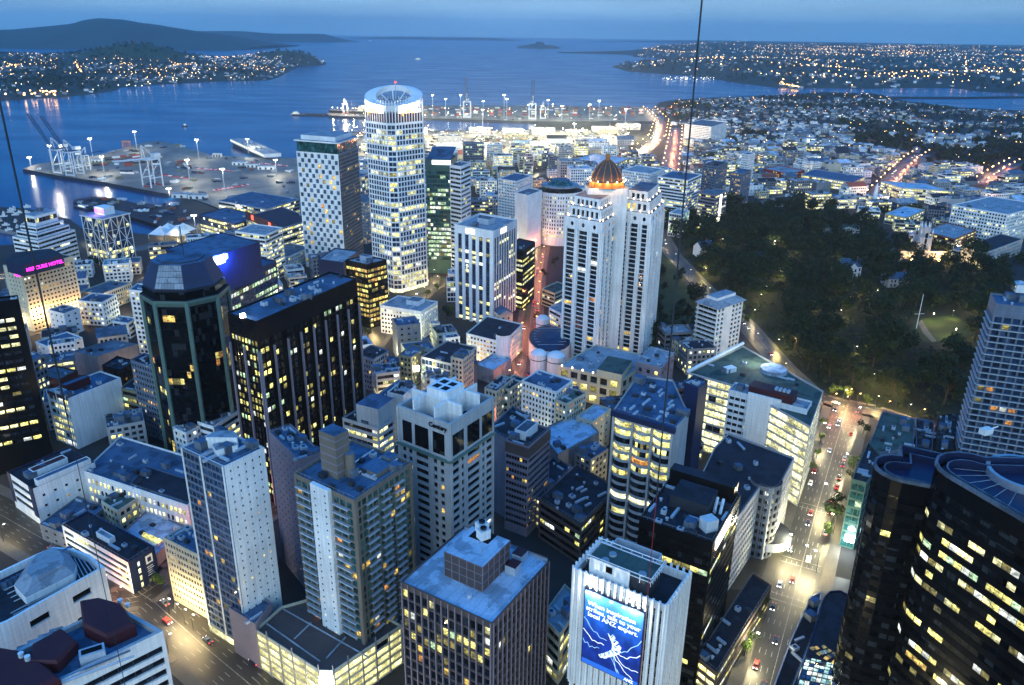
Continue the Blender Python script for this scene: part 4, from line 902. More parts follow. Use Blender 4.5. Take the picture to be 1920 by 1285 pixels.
for k in range(1, 7): r_ = 10.2 * (1 - (k / 6.5) ** 1.7) ** .8; z_ = zd + 3.8 + 14 * (k / 6.5); b.frustum(ring(cd, prevr, 12, .2), prevz, ring(cd, r_, 12, .2), z_, 'brown_stone', 'brown_stone' if k == 6 else None); prevr, prevz = r_, z_
part(core, b, 'dome'); b = MB()
for i in range(12):
    t = .2 + 2 * math.pi * i / 12; pr = None
    for k in range(7):
        r_ = 10.35 * (1 - (k / 6.5) ** 1.7) ** .8; z_ = zd + 3.9 + 14 * (k / 6.5); p = (cd.x + r_ * math.cos(t), cd.y + r_ * math.sin(t), z_)
        if pr: b.bar(pr, p, .28, 'gold_roof', 4)
        pr = p
part(core, b, 'dome_rib'); b = MB(); b.prism(ring(cd, 1.6, 8), prevz, prevz + 4, 'gold_roof', 'gold_roof'); b.bar((cd.x, cd.y, prevz + 4), (cd.x, cd.y, prevz + 24), .35, 'cream_paint', 6, .1); part(core, b, 'spire')
for i in range(12):
    t = .2 + math.pi / 12 + 2 * math.pi * i / 12; b = MB(); p = (cd.x + 12.3 * math.cos(t), cd.y + 12.3 * math.sin(t)); b.prism(ring(p, .35, 6), zd + 3.8, zd + 4.8, 'lamp_small', 'lamp_small'); part(core, b, 'dome_lamp')
    if math.sin(t) < .35: light('dome_light', core, (13.8 * math.cos(t), 13.8 * math.sin(t), zd + 3.0), 2000, (1, .5, .12), .3)
# podium of the twin towers
z = 20; q = plan((1042, 688), (1165, 712), (1240, 672), z); bk = block('podium_building', 'pale podium with arched lit openings at the foot of the twin towers', 'building', q, z, dict(mode='punch', fl=5.6, bay=6.4, px=.3, sp=.32, dep=.8, lit=.5, set='office', wall='cream_paint', glass='glass_dark', mx=1.5, top=1.4), wall='cream_paint', roof='roof_pale', gear=3, foot=True)
A, B = left_right(q)[0]
for k in range(6): p = A.lerp(B, .07 + k * .165); b = MB(); b.prism(ring(p, .45, 8), z, z + .9, 'lamp_small', 'lamp_small'); part(bk, b, 'parapet_lamp')
q2 = plan((1120, 692), (1166, 703), (1182, 676), z + 4); b = MB(); b.prism([(p.x, p.y) for p in q2], z - .5, z + 4, 'cream_paint', 'roof_green'); part(bk, b, 'roof_pavilion')
q2 = plan((1195, 676), (1240, 690), (1258, 660), 26); block('podium_building', 'pale stepped annexe with a flat grey roof behind the twin towers', 'building', q2, 26, dict(fl=6, bay=6, px=.6, sp=.6, lit=.05, wall='mauve_stone', top=2), wall='pale_concrete', roof='roof_pale', gear=2)
# --- round glass-roofed cinema block with white drums
cR = P2(1031, 632, 14); RC = thing('round_hall', 'round hall with a dark blue glass roof ringed by white drums', 'hall', None, (cR.x, cR.y, 0)); FOOT.append(ring(cR, 19, 10))
b = MB(); r_ = 14.5; b.prism([(p.x, p.y) for p in ring(cR, r_, 28, 0, 1, 1.7)], 0, 13, 'white_paint', None); part(RC, b, 'wall'); b = MB(); b.frustum(ring(cR, r_ - .3, 28, 0, 1, 1.7), 13, ring(cR, r_ - .3, 28, 0, 1, 1.7), 13.4, 'dark_metal'); b.frustum(ring(cR, r_ - .4, 28, 0, 1, 1.7), 13.4, ring(cR, 4, 28, 0, 1, 1.7), 15.6, 'dark_blue', 'dark_blue'); part(RC, b, 'glass_roof')
b = MB()
for k in range(7): y = (k - 3) * 5.2; w = 11.5 * math.sqrt(max(.05, 1 - (y / 24) ** 2)); b.bar((cR.x - w, cR.y + y, 14.3), (cR.x + w, cR.y + y, 14.3 + .4), .16, 'plant_metal')
part(RC, b, 'roof_rib')
for (px_, py_, rr_, hh) in ((1018, 597, 5.0, 17), (1010, 662, 5.4, 15), (1043, 666, 6.0, 15)):
    c = P2(px_, py_, hh); b = MB(); b.prism([(p.x, p.y) for p in ring(c, rr_, 18)], 0, hh, 'white_paint', None); b.frustum(ring(c, rr_, 18), hh, ring(c, rr_ * .6, 18), hh + 1.8, 'white_paint'); b.frustum(ring(c, rr_ * .6, 18), hh + 1.8, ring(c, rr_ * .1, 18), hh + 2.5, 'white_paint', 'white_paint'); part(RC, b, 'drum')
    b = MB(); b.prism([(p.x, p.y) for p in ring(c, rr_ + .05, 18)], hh - 4, hh - 3.4, 'dark_metal'); part(RC, b, 'band')
# --- round hotel behind
cR = P2(1049, 462) + Vector((0, 24)); zr = 55; RH = thing('round_office', 'round pale tower with rows of small windows and a glass cap', 'office tower', None, (cR.x, cR.y, 0)); W = MB(); panes = []; q = ring(cR, 24, 18); FOOT.append(q)
for i in range(18):
    A, B = q[i], q[(i + 1) % 18]
    if faces_camera(A, B): facade(W, panes, A, B, 0, zr, dict(fl=4.0, bay=2.8, px=.5, sp=.45, dep=.4, lit=.28, set='pale', wall='white_paint', mx=.4, top=3, bot=8, rowlit={9: (.8, 'office'), 10: (.8, 'office'), 11: (.7, 'warm')}), random.Random(50 + i), 'white_paint')
    else: W.poly([(*A, 0), (*B, 0), (*B, zr), (*A, zr)], 'white_paint')
W.poly([(*p, zr - .5) for p in q], 'roof_dark'); part(RH, W, 'wall'); add_windows(RH, panes, 100)
b = MB(); b.prism([(p.x, p.y) for p in ring(cR, 19, 18)], zr - .5, zr + 4, 'glass_dark', None); b.prism([(p.x, p.y) for p in ring(cR, 20, 18)], zr + 4, zr + 5.5, 'roof_pale', 'roof_pale', bottom=True); b.frustum(ring(cR, 14, 10), zr + 5.5, ring(cR, 9, 10), zr + 11, 'glass_teal', 'roof_blue'); part(RH, b, 'glass_cap')
# --- white tower with an open crown of cross walls, lettered on the front
z = 82; q = plan((746, 759), (843, 796), (923, 744), z)
cr = dict(mode='punch', fl=3.25, bay=3.4, px=.30, sp=.40, dep=.5, lit=.05, set='home', glass='glass_black', wall='pale_concrete', mx=1.0, top=15.5, cluster=.1)
CT = block('hotel_tower', 'pale tower with an open roof crown of crossing walls and dark lettering', 'hotel tower', q, z - .0, styles=(dict(cr, cols=((.08, .15), (.20, .27), (.34, .58), (.68, .75), (.81, .88))), dict(cr, cols=((.04, .20), (.25, .31), (.39, .67), (.73, .79), (.83, .97)))), wall='pale_concrete', roof='black_stone', par=4.5, gear=0, seed=64, pw=.9)
for A, B in left_right(q):
    u = (B - A).normalized(); n = Vector((u.y, -u.x)); L = (B - A).length; k = 4; b = MB()
    for s_ in (0, 1): s = .5 + s_ * (L - 1.0); b.wbox(A, u, n, s - .5, s + .5, 0, z - .05, .006, .4, 'pale_concrete')
    part(CT, b, 'pilaster'); b = MB()
    for s0, s1 in (((.10, .28), (.34, .60), (.68, .90)) if A == left_right(q)[0][0] else ((.04, .30), (.38, .66), (.72, .96))): s0 *= L; s1 *= L; b.wbox(A, u, n, s0, s1, z - 13.5, z - 5.0, .01, .06, 'glass_black')
    part(CT, b, 'dark_panel'); b = MB(); b.wbox(A, u, n, -.3, L + .3, z - 15.5, z - 14.6, .008, .9, 'green_metal'); part(CT, b, 'balcony_rail')
o, e1, e2 = q[0], q[1] - q[0], q[3] - q[0]; b = MB()
for t in (.30, .70):
    for a_, f_, s_ in ((e1, e2, 0), (e2, e1, 1)):
        p0, p1 = o + f_ * t + a_ * .03, o + f_ * t + a_ * .97; u = (p1 - p0).normalized(); n = Vector((u.y, -u.x)); b.wbox(p0, u, n, 0, (p1 - p0).length, z - 4.4, z + 4.0 - .01 * s_, -.35, .35, 'white_paint')
part(CT, b, 'crown_wall'); b = MB(); cq = [o + e1 * a_ + e2 * b_ for a_, b_ in ((.31, .31), (.69, .31), (.69, .69), (.31, .69))]
b.prism([(p.x, p.y) for p in ccw(cq)], z - 4.4, z + 6.6, 'white_paint', 'white_paint')
part(CT, b, 'crown_core'); b = MB()
for a_, b_ in ((.36, .36), (.52, .36), (.36, .52), (.52, .52)): b.prism([(p.x, p.y) for p in ccw([o + e1 * (a_ + x) + e2 * (b_ + y) for x, y in ((0, 0), (.11, 0), (.11, .11), (0, .11))])], z + 6.6, z + 6.64, 'black_stone', 'black_stone')
part(CT, b, 'skylight'); A, B = left_right(q)[0]; sign_on(CT, 'Century', A, B, z - 2.3, 2.5, 'black_stone', .75, .80, bold=.06)
# --- mauve striped tower
z = 45.6; q = plan((948, 824), (991, 838), (1031, 802), z); bk = block('office_tower', 'mauve office tower with fine horizontal stripes and a dark top storey', 'office tower', q, z, dict(mode='ribbon', fl=3.4, bay=1.3, px=.12, sp=.46, dep=.35, lit=.03, set='home', glass='glass_dark', wall='mauve_stone', pm='mauve_stone', mx=.4, top=6.2, bot=3.5), wall='mauve_stone', roof='roof_dark', gear=3)
for A, B in left_right(q): u = (B - A).normalized(); n = Vector((u.y, -u.x)); b = MB(); b.wbox(A, u, n, 0, (B - A).length, z - 5.6, z - .9, .01, .12, 'brown_stone'); part(bk, b, 'dark_band')
box_on(bk, q, z - .9, 'white_paint', 4.2, frac=(.15, .62, .25, .8), top='roof_grey')
block('office_block', 'windowless dark grey block in the gap left of the mauve tower', 'office block', plan((925, 800), (951, 823), (975, 775), 42), 42, dict(blank=True), wall='blue_grey', roof='roof_dark', gear=2)
q = plan((985, 908), (1012, 935), (1052, 870), 16); block('shop_building', 'low shop wing with glowing yellow strip windows beside the mauve tower', 'shop', q, 16, dict(mode='ribbon', fl=3.8, bay=4, px=.08, sp=.55, dep=.3, lit=.6, set='bright', wall='mauve_stone', mx=.5, top=1.0), wall='mauve_stone', roof='roof_dark', gear=2)
# --- office with lit bays
z = 65.2; q = plan((1150, 768), (1267, 800), (1291, 775), z); q = ccw([P2(1150, 768, z), P2(1267, 802, z), P2(1292, 776, z), P2(1262, 712, z), P2(1196, 703, z)])
BY = block('office_tower', 'bow-windowed office tower with three columns of yellow lit bays', 'office tower', q, z, styles=(dict(mode='grid', fl=3.75, bay=12, px=.06, sp=.36, dep=.05, lit=0, glass='glass_dark', wall='pale_concrete', mx=.2, top=3.2, skip=lambda *a: True), dict(blank=True)), wall='pale_concrete', roof='roof_blue', gear=11, seed=71, big=None)
A, B = left_right(q)[0]; u = (B - A).normalized(); n = Vector((u.y, -u.x)); L = (B - A).length; rg = random.Random(5); nf = int((z - 4) / 3.75)
plan_lit = {0: [1, 1, 1], 1: [1, 1, 1], 2: [0, .4, .6], 3: [1, .5, 0], 4: [.7, 2, 1], 5: [0, .6, 1], 6: [.8, 0, 0], 7: [0, 0, 0], 8: [0, 0, 0], 9: [3, 3, 3], 10: [0, 0, 0], 11: [.6, 0, 0]}
for bay in range(3):
    s0 = .8 + bay * (L - 1.6) / 3 + .5; s1 = .8 + (bay + 1) * (L - 1.6) / 3 - .5; b = MB(); pts = []
    for k in range(7): t = k / 6; pts.append(A + u * (s0 + (s1 - s0) * t) + n * (.05 + 1.5 * math.sin(math.pi * t) ** .6))
    for j in range(nf + 1):
        zz = z - 3.4 - j * 3.75; base = [(p.x, p.y) for p in ccw(pts)]; b.prism(base, zz - (.0), zz + 1.35, 'pale_concrete', 'pale_concrete', bottom=True)
    part(BY, b, 'bay_spandrel')
    for j in range(nf):
        lv_ = plan_lit.get(j, [0, 0, 0])[bay]
        for k in range(6):
            p0, p1 = pts[k].lerp(A + u * (s0 + (s1 - s0) * k / 6), .12), pts[k + 1].lerp(A + u * (s0 + (s1 - s0) * (k + 1) / 6), .12); z0_ = z - 3.4 - (j + 1) * 3.75 + 1.35; z1_ = z - 3.4 - j * 3.75
            mat = 'lit_glow' if lv_ == 3 else 'lit_orange' if lv_ == 2 else ('lit_office' if rg.random() < .7 else 'lit_pale') if lv_ and rg.random() < lv_ else ('lit_dim' if lv_ and lv_ < 1 and rg.random() < .5 else 'glass_dark')
            b = MB(); b.poly([(*p0, z0_), (*p1, z0_), (*p1, z1_), (*p0, z1_)], mat); part(BY, b, 'window')
b = MB()
for bay in range(4): s = .8 + bay * (L - 1.6) / 3; b.wbox(A, u, n, max(0, s - .45), min(L, s + .45), 0, z - 2.2, .006, 1.3, 'pale_concrete')
part(BY, b, 'pier'); b = MB(); b.wbox(A, u, n, -.3, L + .3, z - 2.2, z + .2, .01, 1.8, 'dark_blue'); part(BY, b, 'fascia')
q2 = plan((1286, 716), (1310, 728), (1322, 712), 74); block('lift_tower', 'tall dark blue windowless lift tower behind the bow-windowed office', 'tower', q2, 74, dict(blank=True), wall='dark_blue', roof='roof_blue', gear=1)
# --- glass-sided block, lit through
z = 43; q = ccw([P2(1290, 698, z), P2(1376, 722, z), P2(1520, 800, z), P2(1544, 733, z), P2(1450, 680, z), P2(1393, 648, z)])
GL = block('glass_block', 'glass-fronted block lit pale yellow through every floor beside the park', 'office block', q, z, dict(mode='ribbon', fl=4.3, bay=4.2, px=.05, sp=.22, dep=.3, lit=.97, set='bright', wall='pale_concrete', pm='steel', mx=.4, top=.8, cluster=.1), wall='pale_concrete', roof='roof_green', gear=4)
b = MB(); p0, p1 = P2(1290, 698, z), P2(1393, 648, z); b.bar((*p0, z + .4), (*p1, z + 1.4), .9, 'white_paint', 6); part(GL, b, 'roof_edge'); c = P2(1450, 694, z); b = MB(); b.frustum(ring(c, 7.5, 20), z - .8, ring(c, 6.8, 20), z + 1.2, 'roof_pale', 'roof_steel'); part(GL, b, 'round_roof'); b = MB(); c = P2(1368, 694, z); b.box((c.x, c.y, z - .9), (6, 4, 2.6), 'white_paint', .5); part(GL, b, 'roof_box'); light('glow', GL, Vector((P2(1420, 680, z).x, P2(1420, 680, z).y, z + 7)) - Vector(GL.location), 9000, (1, 1, .75), 2)
# --- white block with blank wall and maroon plant
z = 45; q = plan((1368, 729), (1514, 768), (1522, 752), z); A, B = left_right(q)[0]; L = (B - A).length
bk = block('office_block', 'white block with a blank centre wall and a maroon plant screen on top', 'office block', q, z, styles=(dict(mode='punch', fl=3.6, bay=2.9, px=.16, sp=.52, dep=.3, lit=.14, set='pale', wall='white_paint', mx=.6, top=2.6, skip=lambda i, j, nb, nf: nb * .24 < i < nb * .66), dict(mode='ribbon', fl=3.6, bay=3, sp=.4, lit=.5, set='pale', wall='white_paint')), wall='white_paint', roof='roof_pale', gear=3)
b = MB(); u = (B - A).normalized(); n = Vector((u.y, -u.x)); b.wbox(A, u, n, L * .26, L * .68, 0, z + 1.5, .01, .9, 'white_paint'); part(bk, b, 'blank_wall')
e3 = (q[3] - q[0]); b = MB(); b.wbox(A, u, n, L * .24, L * .8, z - .9, z + 4, -9.5, -1.2, 'maroon_metal'); part(bk, b, 'plant_screen'); b = MB()
for k in range(4): b.wbox(A, u, n, L * (.55 + .05 * k), L * (.585 + .05 * k), z + 4, z + 5.2, -6, -3.5, 'plant_metal')
part(bk, b, 'air_conditioner'); b = MB(); b.wbox(A, u, n, L * .745, L * .97, z - 5.4, z - 3.6, .02, .5, 'brown_stone'); part(bk, b, 'sign_board'); 

for k, w_ in enumerate((.9, .5, .7, 1.6, .6)): b = MB(); s_ = L * (.77 + .042 * k); b.wbox(A, u, n, s_, s_ + w_, z - 5.0, z - 4.1, .51, .56, 'lit_orange' if k == 3 else 'plant_metal'); part(bk, b, 'sign_emblem')
# --- small white tower with a hipped roof by the park
z = ztop((1332, 673), (1345, 578)); q = plan((1309, 566), (1346, 579), (1392, 562), z)
PK = block('apartment_tower', 'small white apartment tower with balconies and a hipped roof by the park', 'apartment tower', q, z, styles=(dict(mode='ribbon', fl=3.3, bay=4, px=.06, sp=.34, dep=1.4, lit=.0, glass='glass_black', wall='white_paint', mx=.5, top=.8, slab=(1.1, 1.0, ((0, 1),))), dict(mode='punch', fl=3.3, bay=4.2, px=.36, sp=.36, dep=.7, lit=.02, wall='white_paint', glass='glass_black', mx=.5, top=.8, skip=lambda i, j, nb, nf: nb // 3 <= i < nb // 3 + 2)), wall='white_paint', roof='roof_pale', gear=0)
b = MB(); qo = inset(q, -1.6); qi = inset(q, 3.5); b.frustum(qo, z - .1, qi, z + 3.2, 'roof_pale', 'roof_pale'); b.prism([(p.x, p.y) for p in inset(q, 4.2)], z + 3.2, z + 5.2, 'white_paint', 'roof_pale'); part(PK, b, 'hipped_roof')
# --- balcony apartment tower at the right edge
z = 100; A0 = P2(1868, 569, z); u = Vector((.93, -.37)).normalized(); pl = Vector((.37, .93)); q = ccw([A0, A0 + u * 44, A0 + u * 44 + pl * 17, A0 + pl * 17])
RT = block('apartment_tower', 'blue-lit apartment slab with white balcony lines at the right edge', 'apartment tower', q, z, styles=(dict(mode='punch', fl=3.0, bay=3.7, px=.20, sp=.12, dep=.9, lit=.10, set='home', glass='glass_blue', wall='blue_grey', mx=.5, top=6, slab=(.8, .22, ((0, 1),), 'plant_metal')), dict(blank=True, wall='blue_grey')), wall='blue_grey', roof='roof_blue', gear=4, seed=88)
# --- black twin-drum tower bottom right
def drum_tower(name, label, pts, z, rows, seed, limit=100):
    """black glass tower on a rounded plan"""
    q = ccw([Vector(p) for p in pts]); c = sum(q, Vector((0, 0))) / len(q); FOOT.append(q); t = thing(name, label, 'office tower', None, (c.x, c.y, 0)); W = MB(); panes = []; rg = random.Random(seed); run = {}
    for i in range(len(q)):
        A, B = q[i], q[(i + 1) % len(q)]
        if not faces_camera(A, B): W.poly([(*A, 0), (*B, 0), (*B, z), (*A, z)], 'black_stone'); continue
        for j_, f in rows.items(): run[j_] = 1
        facade(W, panes, A, B, 0, z, dict(mode='ribbon', fl=3.8, bay=2.3, px=.05, sp=.52, dep=.12, lit=.035, set='office', glass='glass_black', wall='black_stone', pm='black_stone', mx=.05, top=5, cluster=.3, rowlit={k: v for k, v in rows.items()}), rg, 'black_stone')
    part(t, W, 'wall'); add_windows(t, panes, limit); b = MB(); b.poly([(*p, z - 3) for p in inset(q, 1.0)], 'dark_blue'); part(t, b, 'roof')
    for nm, d0, d1, zz in (('rim', -.3, .35, 0), ('inner_rim', 2.4, 2.8, -.8)):
        b = MB(); o1, i1 = inset(q, d0), inset(q, d1); m_ = 'roof_grey'
        for k in range(len(q)):
            j = (k + 1) % len(q); b.poly([(*o1[k], z + zz), (*o1[j], z + zz), (*i1[j], z + zz), (*i1[k], z + zz)], m_); b.poly([(*o1[k], z + zz - 1), (*o1[j], z + zz - 1), (*o1[j], z + zz), (*o1[k], z + zz)], m_); b.poly([(*i1[j], z + zz - 2.6), (*i1[k], z + zz - 2.6), (*i1[k], z + zz), (*i1[j], z + zz)], 'dark_blue')
        part(t, b, nm)
    return t, q, c
def arc_pts(c, r, a0, a1, n): return [Vector((c[0] + r * math.cos(a0 + (a1 - a0) * k / n), c[1] + r * math.sin(a0 + (a1 - a0) * k / n))) for k in range(n + 1)]
z = 108; e0 = P2(1778, 852, z); far = P2(1838, 818, z); near = P2(1800, 884, z); d1 = (P2(1920, 946, z) - P2(1810, 884, z)).normalized(); d2 = Vector((-d1.y, d1.x)); rr = 8.5
cA = e0 + d1 * rr * .9; pts = [cA + d2 * -rr + d1 * 46] + [cA + d1 * 46 + d2 * 52] + [cA + d2 * 52 + d1 * 14] + [cA + d2 * (rr + 12) + d1 * 2] + [cA + Vector((rr * math.cos(t), rr * math.sin(t))) for t in [math.atan2(d2.y, d2.x) + k * math.pi / 8 for k in range(1, 9)]]
rows = {1: (.0, 'office'), 2: (.5, 'pale'), 3: (.55, 'pale'), 4: (.62, 'office'), 5: (.85, 'pale'), 7: (.75, 'pale'), 10: (.55, 'office'), 12: (.7, 'pale'), 13: (.6, 'warm'), 14: (.3, 'office'), 9: (.0, 'office'), 8: (.04, 'pale'), 6: (.1, 'pale'), 11: (0, 'office'), 0: (0, 'office')}
DT, qdt, cdt = drum_tower('office_tower', 'huge black glass tower with long lit window strips and a ribbed oval roof', pts, z, rows, 91, 100)
b = MB(); cc2 = P2(1925, 888, z - 1.5)
for k in range(30):
    t = 2 * math.pi * k / 30; r1 = 9.3
    while r1 < 26 and inside((cc2.x + (r1 + 1) * math.cos(t), cc2.y + (r1 + 1) * math.sin(t)), inset(qdt, 3.2)): r1 += .5
    if r1 > 10: b.bar((cc2.x + 9 * math.cos(t), cc2.y + 9 * math.sin(t), z - 2.2), (cc2.x + r1 * math.cos(t), cc2.y + r1 * math.sin(t), z - 2.4), .09, 'roof_pale', 4)
part(DT, b, 'roof_rib'); b = MB(); o1, i1 = ring(cc2, 9.2, 28), ring(cc2, 8.2, 28)
for k in range(28): j = (k + 1) % 28; b.poly([(*o1[k], z - 1), (*o1[j], z - 1), (*i1[j], z - 1), (*i1[k], z - 1)], 'steel'); b.poly([(*o1[k], z - 3), (*o1[j], z - 3), (*o1[j], z - 1), (*o1[k], z - 1)], 'steel')
part(DT, b, 'round_well'); b = MB(); p = P2(1848, 812, z)
b.bar((p.x, p.y, z + 1.2), (p.x - 3.2, p.y - 2.6, z + 2.4), .22, 'white_paint'); b.bar((p.x + 1, p.y, z + 1.2), (p.x + 3.5, p.y + .8, z + 1.6), .22, 'white_paint')
b.box((p.x, p.y, z - .2), (3.2, 2, 1.6), 'white_paint', .4); part(DT, b, 'gantry')
z = 99; wl = P2(1640, 866, z); wr = P2(1775, 892, z); d1 = (wr - wl).normalized(); d2 = Vector((-d1.y, d1.x)); rr = 7; cA = wl + d1 * rr
pts = [cA - d2 * rr + d1 * 26] + [cA + d1 * 26 + d2 * 12] + [cA + d2 * 14] + [cA + Vector((rr * math.cos(t), rr * math.sin(t))) for t in [math.atan2(d2.y, d2.x) + k * math.pi / 8 for k in range(0, 9)]]
drum_tower('office_tower', 'black glass drum with few lit windows, joined to the ribbed oval tower', pts, z, {15: (.02, 'office'), 19: (.7, 'pale'), 20: (.1, 'pale'), 21: (.12, 'cyan'), 22: (.12, 'cyan')}, 92, 100)
# --- brown gridded cube in front
z = 55; q = plan((752, 1089), (923, 1169), (1029, 1050), z); gs = dict(mode='grid', fl=3.75, bay=2.55, px=.13, sp=.20, dep=.5, lit=.05, set='office', glass='glass_dark', wall='brown_stone', mx=.5, top=2.0, cluster=.3)
rl = {0: (0, 'office'), 2: (.35, 'office'), 4: (.5, 'office'), 5: (.35, 'office'), 7: (.3, 'warm'), 3: (.12, 'office')}
CB = block('office_block', 'brown gridded cube of offices with a pale flat roof and a grid-clad plant room', 'office block', q, z, styles=(dict(gs, rowlit={0: (.3, 'pale'), 1: (.15, 'office'), 2: (.3, 'office'), 3: (.42, 'office'), 4: (.3, 'office'), 5: (.3, 'warm'), 6: (.35, 'home')}), dict(gs, lit=.035)), wall='brown_stone', roof='roof_steel', gear=0, seed=101, par=.6)
for A, B in left_right(q):
    u = (B - A).normalized(); n = Vector((u.y, -u.x)); Lw = (B - A).length; b = MB(); nb = round((Lw - 1) / 2.55)
    for i in range(nb + 1): s = .5 + i * (Lw - 1) / nb; b.wbox(A, u, n, max(0, s - .16), min(Lw, s + .16), 0, z - .3, .006, .32, 'mauve_stone')
    part(CB, b, 'mullion')
o, e1, e2 = q[0], q[1] - q[0], q[3] - q[0]
lo = min(range(4), key=lambda i: -proj((*q[i], z))[1]); N0 = q[lo]; Lc = q[lo - 1]; Rc = q[(lo + 1) % 4]
if proj((*Lc, z))[0] > proj((*Rc, z))[0]: Lc, Rc = Rc, Lc
eL, eR = Lc - N0, Rc - N0
def sub(s0, s1, t0, t1): return ccw([N0 + eL * s0 + eR * t0, N0 + eL * s1 + eR * t0, N0 + eL * s1 + eR * t1, N0 + eL * s0 + eR * t1])
zr = z - .6; pr = sub(.30, .72, .30, .76); b = MB(); b.prism([(p.x, p.y) for p in pr], zr, zr + 9, 'brown_stone', 'roof_steel')
part(CB, b, 'plant_room'); b = MB()
for i in range(4):
    A, B = pr[i], pr[(i + 1) % 4]
    if not faces_camera(A, B): continue
    u = (B - A).normalized(); n = Vector((u.y, -u.x)); Lw = (B - A).length
    for k in range(6): b.wbox(A, u, n, max(0, k * Lw / 5 - .1), min(Lw, k * Lw / 5 + .1), zr, zr + 9, .004, .16, 'mauve_stone')
    for k in range(4): b.wbox(A, u, n, 0, Lw, zr + k * 2.93, zr + k * 2.93 + .18, .002, .13, 'mauve_stone')
part(CB, b, 'plant_room_grid')
b = MB(); w = sub(.44, .66, .60, .76); b.prism([(p.x, p.y) for p in w], zr + 9.004, zr + 9.02, 'black_stone', 'black_stone'); part(CB, b, 'roof_well')  # shade inside a sunken well drawn as a thin black plate
for s_, t_ in ((.53, .66), (.60, .74)):
    c = N0 + eL * s_ + eR * t_; b = MB(); b.box((c.x, c.y, zr + 9), (3.4, 3.0, 3.2), 'white_paint', .6); b.prism(ring(c, 1.0, 12), zr + 12.2, zr + 12.9, 'dark_metal', 'black_stone'); part(CB, b, 'cooling_tower')
for s_, t_ in ((.12, .60), (.16, .78)):
    c = N0 + eL * (s_ + .1) + eR * (t_ + .1); b = MB(); b.box((c.x, c.y, zr), (4.2, 3.6, 2.8), 'plant_metal', math.atan2(eR.y, eR.x), 'maroon_metal'); part(CB, b, 'air_conditioner')
b = MB(); c = N0 + eL * .42 + eR * .47; b.bar((c.x, c.y, zr + 9), (c.x, c.y, zr + 10.4), .25, 'steel'); c = N0 + eL * .36 + eR * .18; b.prism(ring(c, .8, 10), zr, zr + 1.2, 'plant_metal', 'plant_metal'); part(CB, b, 'vent')
b = MB(); c = sub(.02, .98, .985, 1.0); b.prism([(p.x, p.y) for p in c], zr, zr + 1.1, 'steel'); part(CB, b, 'railing')
# --- ribbed white tower with the lightning billboard
z = 70; q = plan((1078, 1066), (1250, 1137), (1292, 1076), z); rb = dict(mode='vert', fl=3.7, bay=1.9, px=.45, sp=.35, dep=.9, lit=.04, set='home', glass='glass_dark', wall='white_paint', sm='olive_wall', mx=.7, top=1.0, cluster=.1)
AN = block('office_tower', 'white ribbed tower carrying a huge blue lightning billboard', 'office tower', q, z, styles=(rb, dict(rb, bay=1.2, px=.62, dep=.7, glass='white_paint', lit=0, sm='white_paint')), wall='white_paint', roof='roof_dark', par=2.6, gear=0, seed=103, pw=.5)
(A, B) = left_right(q)[0]; u = (B - A).normalized(); n = Vector((u.y, -u.x)); Lw = (B - A).length
for (A_, B_) in left_right(q) + [(q[i], q[(i + 1) % 4]) for i in range(4) if not faces_camera(q[i], q[(i + 1) % 4])]:
    u_ = (B_ - A_).normalized(); n_ = Vector((u_.y, -u_.x)); L_ = (B_ - A_).length; b = MB(); k = round(L_ / 1.9)
    for i in range(k + 1): b.wbox(A_, u_, n_, max(-.1, i * L_ / k - .28), min(L_ + .1, i * L_ / k + .28), z - 40, z + .9, .006, .75, 'white_paint')
    part(AN, b, 'rib')
# the billboard stands before the wall on a frame: printed sky-blue sheet, strokes of lightning, lettering
s0, s1, zt_, zb_ = Lw * .16, Lw * .80, z - 4.2, z - 29.5
def bill(name, base):
    mt, n_, l_, b_ = new_mat(name); geo = n_.new('ShaderNodeUVMap'); se = n_.new('ShaderNodeSeparateXYZ'); l_.new(geo.outputs[0], se.inputs[0])
    r_ = ramp(n_, [(0, (.004, .02, .16)), (.45, (.006, .03, .24)), (.7, (.01, .09, .42)), (.9, (.05, .22, .62)), (1, (.12, .35, .75))]); l_.new(se.outputs['Y'], r_.inputs[0])
    nz = n_.new('ShaderNodeTexNoise'); nz.inputs['Scale'].default_value = 5; nz.inputs['Detail'].default_value = 4; l_.new(geo.outputs[0], nz.inputs['Vector'])
    mr_ = n_.new('ShaderNodeMapRange'); mr_.inputs['From Min'].default_value = .3; mr_.inputs['From Max'].default_value = .7; mr_.inputs['To Min'].default_value = .5; mr_.inputs['To Max'].default_value = 1.5; l_.new(nz.outputs[0], mr_.inputs['Value'])
    v_ = n_.new('ShaderNodeVectorMath'); v_.operation = 'SCALE'; l_.new(r_.outputs[0], v_.inputs[0]); l_.new(mr_.outputs[0], v_.inputs['Scale']); l_.new(v_.outputs[0], b_.inputs['Base Color']); l_.new(v_.outputs[0], b_.inputs['Emission Color']); b_.inputs['Emission Strength'].default_value = .75; b_.inputs['Roughness'].default_value = .5; mt.cycles.emission_sampling = 'NONE'
bill('billboard_print', None)
BB = thing('billboard', 'huge blue lightning billboard lettered in white on the ribbed tower', 'billboard', None, (A.x + u.x * (s0 + s1) / 2 + n.x, A.y + u.y * (s0 + s1) / 2 + n.y, zb_))
def bp(s, t, d): p = A + u * (s0 + (s1 - s0) * s) + n * d; return (p.x, p.y, zb_ + (zt_ - zb_) * t)
b = MB(); b.wbox(A, u, n, s0 - .3, s1 + .3, zb_ - .3, zt_ + .3, .78, 1.28, 'dark_blue'); part(BB, b, 'frame')
b = MB(); b.poly([bp(0, 0, 1.3), bp(1, 0, 1.3), bp(1, 1, 1.3), bp(0, 1, 1.3)], 'billboard_print'); part(BB, b, 'sheet')
